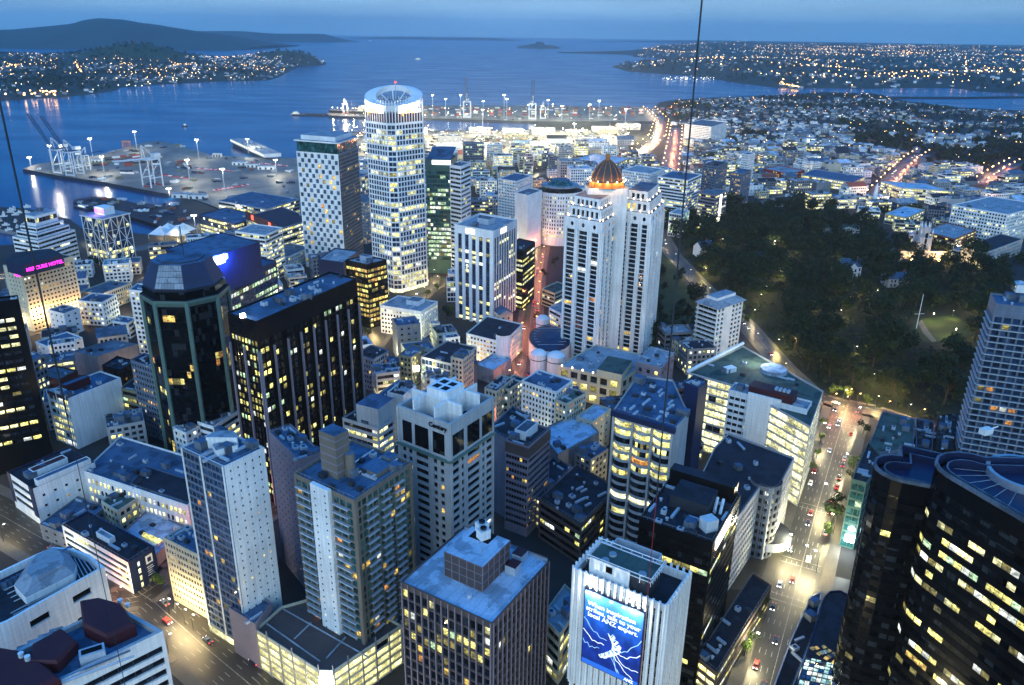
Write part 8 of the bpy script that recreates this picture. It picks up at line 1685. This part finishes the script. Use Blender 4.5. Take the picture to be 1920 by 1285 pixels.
def container(p, z, a):
    k = rg.choice((0, 1, 1, 2, 3, 4, 5)); src = CO_[k]; NCONT[0] += 1
    if NCONT[0] > 285 and k in usedc:
        ca, sa = math.cos(a), math.sin(a); CREST.prism([(p[0] + x * ca - y * sa, p[1] + x * sa + y * ca) for x, y in ((-6.1, -1.22), (6.1, -1.22), (6.1, 1.22), (-6.1, 1.22))], z, z + 2.59, CO_[k].data.materials[0].name, CO_[k].data.materials[0].name); return
    if k in usedc: o = src.copy(); COL.objects.link(o)
    else: o = src; usedc.add(k)
    o.location = (p[0], p[1], z); o.rotation_euler = (0, 0, a)
def stack(x0, y0, x1, y1, rows, cols, tiers, z=.4):
    A, B = P2(x0, y0), P2(x1, y1); t = (B - A).normalized(); n_ = Vector((-t.y, t.x)); a = math.atan2(t.y, t.x); step = (B - A).length / max(1, cols)
    for i in range(cols):
        for j in range(rows):
            for k in range(rg.randint(1, tiers)): container(A + t * (i + .5) * step + n_ * j * 2.9, z + k * 2.62, a)
stack(200, 305, 262, 298, 5, 5, 3); stack(236, 312, 300, 309, 4, 5, 3); stack(330, 312, 352, 318, 3, 3, 2); stack(176, 312, 200, 310, 2, 2, 2); stack(228, 326, 250, 327, 2, 2, 2)
for y_, n_c in ((217, 3), (212, 3), (207, 4)):
    for x_ in range(790, 1230, 62): stack(x_, y_, x_ + 48, y_ + .2, 2, n_c, 4)
CREST.build('container_rows', kind='stuff')
# light carried by the terminal yard
for x, y, pw in ((720, 262, 260000), (800, 258, 260000), (900, 252, 320000), (980, 258, 320000), (1060, 252, 320000), (1140, 250, 300000), (840, 280, 200000), (960, 280, 200000), (1100, 272, 220000), (690, 290, 160000), (1200, 258, 200000), (700, 225, 120000), (1020, 300, 120000), (900, 300, 120000)): p = P2(x, y); light('yard_lamp', None, (p.x, p.y, 38), pw * 1.9, (1, .84, .5), 2)
# parked cars on the wharf
def port_cars(x0, y0, x1, y1, n, lab, g):
    A, B = P2(x0, y0), P2(x1, y1); t = (B - A).normalized(); a = math.atan2(t.y, t.x) + math.pi / 2; k = 0
    for i in range(n): car(A.lerp(B, (i + .5) / n) + Vector((0, rg.uniform(-.3, .3))), a, rg.randrange(5), lab, g)
LB = ' parked in long rows on the wharf'
port_cars(368, 316, 440, 322, 24, LB, 'on the wharf'); port_cars(400, 358, 466, 347, 24, LB, 'on the wharf'); port_cars(300, 328, 360, 336, 18, LB, 'on the wharf'); port_cars(470, 305, 540, 312, 18, LB, 'on the wharf')
for x, y, w, d, h, lab in ((343, 371, 26, 9, 5, 'white transit shed on the near quay edge'), (372, 373, 24, 9, 5, 'white transit shed right of the other on the quay edge'), (238, 277, 14, 8, 8, 'yellow straddle frame at the back of the wharf'), (408, 294, 14, 8, 4, 'small white shed at the far corner of the wharf'), (185, 305, 18, 10, 5, 'small pale shed behind the blue cranes'), (450, 310, 22, 10, 5, 'low white shed left of the long white ship'), (475, 314, 20, 9, 5, 'low white shed in front of the long white ship'), (500, 318, 26, 9, 5, 'low white shed nearest the chequered hotel')):
    p = P2(x, y); t = thing('port_shed', lab, 'shed', None, (p.x, p.y, .4)); yel = 'yellow' in lab; m_ = 'lit_dim' if yel else 'white_paint'
    if yel:
        for a_ in (-6, 0, 6):
            for c_ in (-3, 3): b = MB(); b.bar((a_, c_, 0), (a_, c_, 10), .7, 'gold_roof'); b.build('leg', t)
        b = MB(); b.box((0, 0, 10), (14, 8, 1.6), 'gold_roof'); b.build('top_frame', t)
    else:
        b = MB(); b.prism([(-w / 2, -d / 2), (w / 2, -d / 2), (w / 2, d / 2), (-w / 2, d / 2)], 0, h, 'white_paint'); b.build('wall', t); b = MB(); o = .4
        b.poly([(-w / 2 - o, -d / 2 - o, h), (w / 2 + o, -d / 2 - o, h), (w / 2 + o, 0, h + 1.8), (-w / 2 - o, 0, h + 1.8)], 'roof_pale'); b.poly([(w / 2 + o, d / 2 + o, h), (-w / 2 - o, d / 2 + o, h), (-w / 2 - o, 0, h + 1.8), (w / 2 + o, 0, h + 1.8)], 'roof_pale'); b.poly([(w / 2, -d / 2, h), (w / 2, d / 2, h), (w / 2, 0, h + 1.7)], 'white_paint'); b.poly([(-w / 2, d / 2, h), (-w / 2, -d / 2, h), (-w / 2, 0, h + 1.7)], 'white_paint'); b.build('roof', t)
        for k in range(3): b = MB(); b.box((-w / 3 + k * w / 3, -d / 2 - .06, .2), (3, .1, 3.2), 'dark_metal'); b.build('door', t)
# ------------------------------------------------------------------ ships and boats
def ship(name, lab, cat, p0, p1, hull, decks, beam, hullh, mat='white_paint', zw=WATER_Z, lit=True, group=None):
    A, B = P2(*p0, 0), P2(*p1, 0); c = (A + B) / 2; L = (B - A).length; a = math.atan2((B - A).y, (B - A).x); t = thing(name, lab, cat, group, (c.x, c.y, zw)); t.rotation_euler = (0, 0, a); w = beam / 2
    plan_ = [(-L / 2, -w * .85), (L * .32, -w), (L * .44, -w * .5), (L / 2, 0), (L * .44, w * .5), (L * .32, w), (-L / 2, w * .85)]; low = [(x * .96, y * .8) for x, y in plan_]; b = MB(); b.frustum(low, -1.5, plan_, hullh, hull, 'roof_grey'); b.build('hull', t); z = hullh
    for (x0, x1, ww, h) in decks:
        b = MB(); q = [(L * x0, -w * ww), (L * x1, -w * ww), (L * x1, w * ww), (L * x0, w * ww)]; b.prism(q, z, z + h, mat, 'roof_pale'); b.build('deckhouse', t)
        if lit:
            for s in (-1, 1): b = MB(); b.poly([(L * x0 + .5, s * (w * ww + .05), z + h * .35), (L * x1 - .5, s * (w * ww + .05), z + h * .35), (L * x1 - .5, s * (w * ww + .05), z + h * .75), (L * x0 + .5, s * (w * ww + .05), z + h * .75)][::-s], 'lit_glow'); b.build('window', t)
        z += h
    b = MB(); b.bar((-L * .1, 0, z), (-L * .1, 0, z + hullh * .9), .25, mat); b.build('ship_mast', t); return t
sh = ship('cargo_ship', 'dark hulled cargo ship with lit deck lamps moored at the breakwater', 'ship', (690, 214), (616, 211), 'hull_dark', [(-.42, -.28, .8, 5), (-.40, -.30, .7, 5), (-.38, -.31, .6, 4)], 26, 11, 'cream_paint')
for k in range(7): light('deck_lamp', sh, (sh.dimensions.x * 0 - 45 + k * 15, 0, 22), 26000, (1, .72, .4), 1) if k % 2 == 0 else None; b = MB(); b.prism(ring((-45 + k * 15, 0), 1.1, 6), 16, 18, 'lamp_soft', 'lamp_soft'); b.build('deck_lamp', sh)
ship('ferry', 'white harbour ferry glowing far out in the channel', 'ferry', (778, 111), (790, 111), 'white_paint', [(-.4, .3, .9, 3), (-.3, .2, .8, 3)], 13, 4); ship('tug_boat', 'small dark tug boat crossing the open harbour', 'boat', (341, 234), (351, 234), 'hull_dark', [(-.1, .25, .7, 3)], 7, 2.4); ship('pilot_boat', 'small white lit boat at the tip of the breakwater', 'boat', (545, 213), (572, 213), 'white_paint', [(-.4, .1, .8, 3), (-.3, 0, .6, 2.5)], 9, 3); ship('sail_boat', 'tiny white boat on the horizon right of the island', 'boat', (690, 77), (697, 77), 'white_paint', [(-.3, .3, .8, 6)], 20, 6); ship('harbour_launch', 'small launch with white cabin moored at the tip of the dark pier', 'boat', (140, 383), (172, 390), 'hull_dark', [(-.2, .2, .7, 3)], 7, 2.5)
ws = ship('vehicle_ship', 'long white ship with a ridged roof, moored behind the wharf masts', 'ship', (446, 268), (520, 302), 'hull_dark', [(-.48, .40, 1.0, 6)], 30, 7, 'white_paint'); b = MB()  # a pier building, shaped with the hull and deckhouse of a ship
for k in range(3): b.box((-4, -9 + k * 9, 13), (86, 5, 2.2), 'roof_pale')
b.build('deck_ridge', ws)
rg = random.Random(4); bt0 = None
for k in range(34):
    p = P2(rg.uniform(-6, 62), rg.uniform(388, 432)) if k < 22 else P2(rg.uniform(1255, 1345), rg.uniform(141, 152))
    if bt0 is None: A = proj((p.x - 4, p.y, 0)); B = proj((p.x + 4, p.y, 0)); bt0 = ship('yacht', 'small white yacht moored in the marina at the left edge', 'boat', A, B, 'white_paint', [(-.2, .2, .6, 1.2)], 2.8, 1.4, group='marina yachts', lit=False)
    else: copy_tree(bt0, (p.x, p.y, .5 if k < 22 else WATER_Z), rg.choice((.3, .4, 1.9)), label='small white yacht moored in the marina at the left edge' if k < 22 else 'tiny white yacht in the far eastern marina', group='marina yachts' if k < 22 else 'eastern marina yachts', scale=None if k < 22 else (1.6, 1.6, 1.6))
# ------------------------------------------------------------------ landmarks of the hill
p = P2(1637, 392); t = thing('obelisk', 'tall white stepped obelisk at the corner of the park', 'obelisk', None, (p.x, p.y, 0)); h = ztop((1637, 392), (1641, 352)); b = MB(); b.frustum(ring((0, 0), 5.5, 4, .8), 0, ring((0, 0), 3.4, 4, .8), h * .5, 'white_paint'); b.frustum(ring((0, 0), 3.0, 4, .8), h * .5, ring((0, 0), 2.0, 4, .8), h, 'white_paint', 'white_paint'); b.build('shaft', t); b = MB(); b.frustum(ring((0, 0), 2.2, 4, .8), h, ring((0, 0), .2, 4, .8), h + 6, 'white_paint', 'white_paint'); b.build('cap', t); b = MB(); b.box((0, 0, 0), (16, 16, 3), 'white_paint', .8, 'roof_pale'); b.build('plinth', t)
p = P2(1722, 490); t = thing('clock_tower', 'pale spiked stone tower floodlit orange on both sides', 'tower', None, (p.x, p.y, 0)); h = ztop((1722, 490), (1728, 424)); b = MB(); b.prism([(x * 6, y * 6) for x, y in ((-1, -1), (1, -1), (1, 1), (-1, 1))], 0, h * .72, 'pale_concrete', 'pale_concrete'); b.prism(ring((0, 0), 5.2, 8, .39), h * .72, h, 'pale_concrete', 'pale_concrete'); b.build('shaft', t)
for x, y in ((-1, -1), (1, -1), (1, 1), (-1, 1)): b = MB(); b.bar((x * 5.6, y * 5.6, 0), (x * 5.6, y * 5.6, h * .85), .9, 'pale_concrete', 6, .5); b.frustum(ring((x * 5.6, y * 5.6), .8, 6), h * .85, ring((x * 5.6, y * 5.6), .05, 6), h * .97, 'white_paint', 'white_paint'); b.build('pinnacle', t)
for k in range(8): a = k * math.pi / 4 + .39; b = MB(); b.frustum(ring((4.6 * math.cos(a), 4.6 * math.sin(a)), .6, 5), h, ring((4.6 * math.cos(a), 4.6 * math.sin(a)), .05, 5), h + 5, 'white_paint', 'white_paint'); b.build('pinnacle', t)
for r_ in range(4): b = MB(); b.box((0, -6.05, 8 + r_ * h * .16), (2.2, .2, 5), 'glass_dark'); b.build('window', t)
b = MB(); 
for s in (-1, 1): b.prism([(s * 6, -4), (s * 26, -2), (s * 26, 8), (s * 6, 8)][::s], 0, 11, 'pale_concrete', 'roof_grey')
b.build('wing', t)
light('floodlight', t, (-13, -13, 6), 42000, (1, .55, .2), .8); light('floodlight', t, (14, -12, 6), 42000, (1, .55, .2), .8)
for s in (-1, 1): b = MB(); b.prism(ring((13 * s, -13), 1.5, 8), 3, 6, 'lamp_warm', 'lamp_warm'); b.build('floodlight', t)
p = P2(1718, 616); h = ztop((1718, 616), (1732, 552)); t = thing('flagpole', 'white flagpole with a crossarm on the lit park lawn', 'flagpole', None, (p.x, p.y, 0)); b = MB(); b.bar((0, 0, 0), (0, 0, h), .34, 'white_paint', 6, .18); b.build('pole', t); b = MB(); b.bar((-3.6, 0, h * .42), (3.2, -1, h * .42 + .8), .14, 'white_paint'); b.build('crossarm', t)
# villas at the edge of the park
def villa(x, y, w, d, h, a, lab, wall='white_paint', roof='roof_blue', lit=2):
    p = P2(x, y); t = thing('villa', lab, 'house', None, (p.x, p.y, 0)); t.rotation_euler = (0, 0, a); b = MB(); b.prism([(-w / 2, -d / 2), (w / 2, -d / 2), (w / 2, d / 2), (-w / 2, d / 2)], 0, h, wall); b.prism([(-w * .1, -d * .85), (w * .3, -d * .85), (w * .3, -d / 2), (-w * .1, -d / 2)], 0, h * .98, wall); b.build('wall', t); b = MB(); o = .6; rh = h * .55
    b.poly([(-w / 2 - o, -d / 2 - o, h), (w / 2 + o, -d / 2 - o, h), (w / 2 + o, 0, h + rh), (-w / 2 - o, 0, h + rh)], roof); b.poly([(w / 2 + o, d / 2 + o, h), (-w / 2 - o, d / 2 + o, h), (-w / 2 - o, 0, h + rh), (w / 2 + o, 0, h + rh)], roof); b.poly([(w / 2, -d / 2, h), (w / 2, d / 2, h), (w / 2, 0, h + rh - .1)], wall); b.poly([(-w / 2, d / 2, h), (-w / 2, -d / 2, h), (-w / 2, 0, h + rh - .1)], wall)
    xm = w * .1; b.poly([(-w * .1 - o, -d * .85 - o, h), (xm, -d * .85 - o, h + rh * .8), (xm, 0, h + rh * .8), (-w * .1 - o, -d * .3, h)], roof); b.poly([(w * .3 + o, -d * .85 - o, h), (w * .3 + o, -d * .3, h), (xm, 0, h + rh * .8), (xm, -d * .85 - o, h + rh * .8)], roof); b.poly([(-w * .1, -d * .85, h), (w * .3, -d * .85, h), (xm, -d * .85, h + rh * .78)], wall); b.build('roof', t); b = MB(); b.box((w * .3, d * .2, h + rh * .5), (1.2, 1.2, rh * .8), 'red_brick'); b.build('chimney', t); k = 0
    for (x_, y_) in ((-w * .38, -d / 2 - .04), (-w * .24, -d / 2 - .04), (w * .02, -d * .85 - .04), (w * .2, -d * .85 - .04), (w * .42, -d / 2 - .04)):
        for z_ in ((h * .15, h * .6) if h > 5 else (h * .3,)): b = MB(); b.box((x_, y_, z_), (1.3, .06, h * .28), 'lit_glow' if k in (2, 5)[:lit] or (lit > 2 and k % 2) else 'glass_dark'); b.build('window', t); k += 1
villa(1318, 480, 17, 12, 10, .5, 'tall white villa with a steep blue gable and bright windows at the park edge', lit=3); villa(1432, 492, 22, 12, 7, .3, 'long dim villa half hidden by trees, right of the tall white villa', 'blue_grey', 'roof_dark', 1); villa(1592, 515, 18, 14, 10, -.3, 'white gabled villa alone among dark trees in the middle of the park', lit=0); villa(1680, 535, 24, 14, 8, .1, 'broad pale villa below the spiked stone tower', 'pale_concrete', 'roof_blue', 0); villa(1575, 435, 40, 12, 6, .05, 'long green-roofed house with lit gable ends above the park', 'white_paint', 'copper_green', 1)
for x, y, pw, c_ in ((1440, 486, 5000, (1, .9, .5)), (1255, 415, 22000, (.45, .15, 1)), (1275, 402, 14000, (.5, .2, 1)), (1700, 380, 8000, (.9, 1, .6)), (1800, 472, 8000, (.9, 1, .8)), (1500, 385, 12000, (1, .95, .8)), (1480, 330, 26000, (1, .2, .12)), (1560, 350, 16000, (1, .6, .4))): p = P2(x, y); light('flood', None, (p.x, p.y - 4, 6), pw, c_, .6)
rg = random.Random(23)
for k in range(26):
    p = P2(rg.uniform(1300, 1900), rg.uniform(215, 400)); 
    if not any(inside(p, f) for f in FOOT) and not inside(p, PARK): light('suburb_glow', None, (p.x, p.y, 9), rg.uniform(5000, 16000), rg.choice(((1, .5, .28), (1, .62, .35), (1, .9, .6), (.9, 1, .8))), .6)  # unseen point lights added for a warm glow among the houses
for k in range(80):
    p = P2(rg.uniform(20, 960), rg.uniform(440, 800)) if k < 52 else P2(rg.uniform(640, 1330), rg.uniform(690, 1000))
    if not any(inside(p, f) for f in FOOT): light('lane_glow', None, (p.x, p.y, 6), rg.uniform(4000, 10000), rg.choice(((1, .75, .3), (1, .9, .5), (1, .55, .3), (.95, 1, .65))), .5)  # unseen lights added to warm the foot of the facades
b = MB(); cols_ = ('white_paint', 'plant_metal', 'dark_blue', 'roof_grey', 'olive_wall', 'dark_metal', 'roof_pale', 'red_brick')
def cargo(x0, x1, y0, y1, n, z, poly=None):
    for k in range(n):
        p = P2(rg.uniform(x0, x1), rg.uniform(y0, y1))
        if (poly and not inside(p, poly)) or any(inside(p, f) for f in FOOT): continue
        a = rg.choice((-.35, 1.2, .2)); m_ = rg.choice(cols_)
        for j in range(rg.randint(1, 4)): b.box((p.x + j * 3.2 * math.cos(a), p.y + j * 3.2 * math.sin(a), z), (rg.uniform(4, 9), 2.4, rg.uniform(1.4, 3)), m_, a + 1.57)
cargo(70, 560, 270, 405, 190, .42, WHARF); cargo(140, 390, 372, 436, 70, .32, PIER); cargo(660, 1180, 246, 298, 420, .02); cargo(630, 1236, 203, 226, 160, .42, TERMINAL)
b.build('cargo', kind='stuff'); b = MB()
for k in range(230):
    x, y = (rg.uniform(660, 1190), rg.uniform(246, 300)) if k < 150 else (rg.uniform(640, 1236), rg.uniform(204, 226)); p = P2(x, y)
    if not any(inside(p, f) for f in FOOT): glow(b, p, rg.uniform(6, 14), rg.uniform(.5, 1.0), rg.choice(('lamp_soft', 'lamp_soft', 'lamp_warm', 'lamp_white')))
b.build('yard_lamps', kind='stuff')
# tents on the quay
for k, (x, y) in enumerate(((304, 446), (318, 440), (334, 447), (346, 440))):
    p = P2(x, y); t = thing('marquee', 'peaked white marquee roof on the quay, %s of the row' % ('first', 'second', 'third', 'last')[k], 'tent', 'quay marquees', (p.x, p.y, 0)); b = MB(); q = ring((0, 0), 13, 4, .5)
    for i in range(4): j = (i + 1) % 4; m_ = q[i].lerp(q[j], .5) * .55; b.poly([(*q[i], 5), (*q[j], 5), (*m_, 7.5)], 'white_paint'); b.poly([(*q[i], 5), (*m_, 7.5), (0, 0, 13)], 'white_paint'); b.poly([(*m_, 7.5), (*q[j], 5), (0, 0, 13)], 'white_paint')
    b.build('canopy', t)
    for i in range(4): b = MB(); b.bar((*q[i], 0), (*q[i], 5), .3, 'steel'); b.build('pole', t)
    light('marquee_light', t, (0, 0, 4), 5000, (1, .8, .45), .5)
# ------------------------------------------------------------------ the tower's own guide wires, hanging close in front
for (x, y), lab, lowz in (((14, 260), 'long dark guide wire hanging down the left side of the view', 205.3), ((1265, 560), 'long guide wire from top right, turning red over the billboard tower', 203.2)):
    d = ray(x, y); hd = 11.0; k = hd / math.hypot(d.x, d.y); q = (d.x * k, d.y * k); t = thing('guide_wire', lab, 'cable', None, (q[0], q[1], 0)); b = MB(); b.bar((0, 0, lowz), (0, 0, 222), .0125, 'dark_metal', 5); b.build('upper_wire' if lowz else 'wire', t)
    if lowz: b = MB(); b.bar((0, 0, 0), (0, 0, lowz), .0055, 'red_paint' if x > 500 else 'dark_metal', 5); b.build('lower_wire', t)

for o in list(COL.objects):      # patterns that were never set out
    if o.parent is None and o.location.y <= -395 and o.type in ('EMPTY', 'MESH') and o.get('kind') is None:
        for ch in list(o.children): bpy.data.objects.remove(ch)
        bpy.data.objects.remove(o)
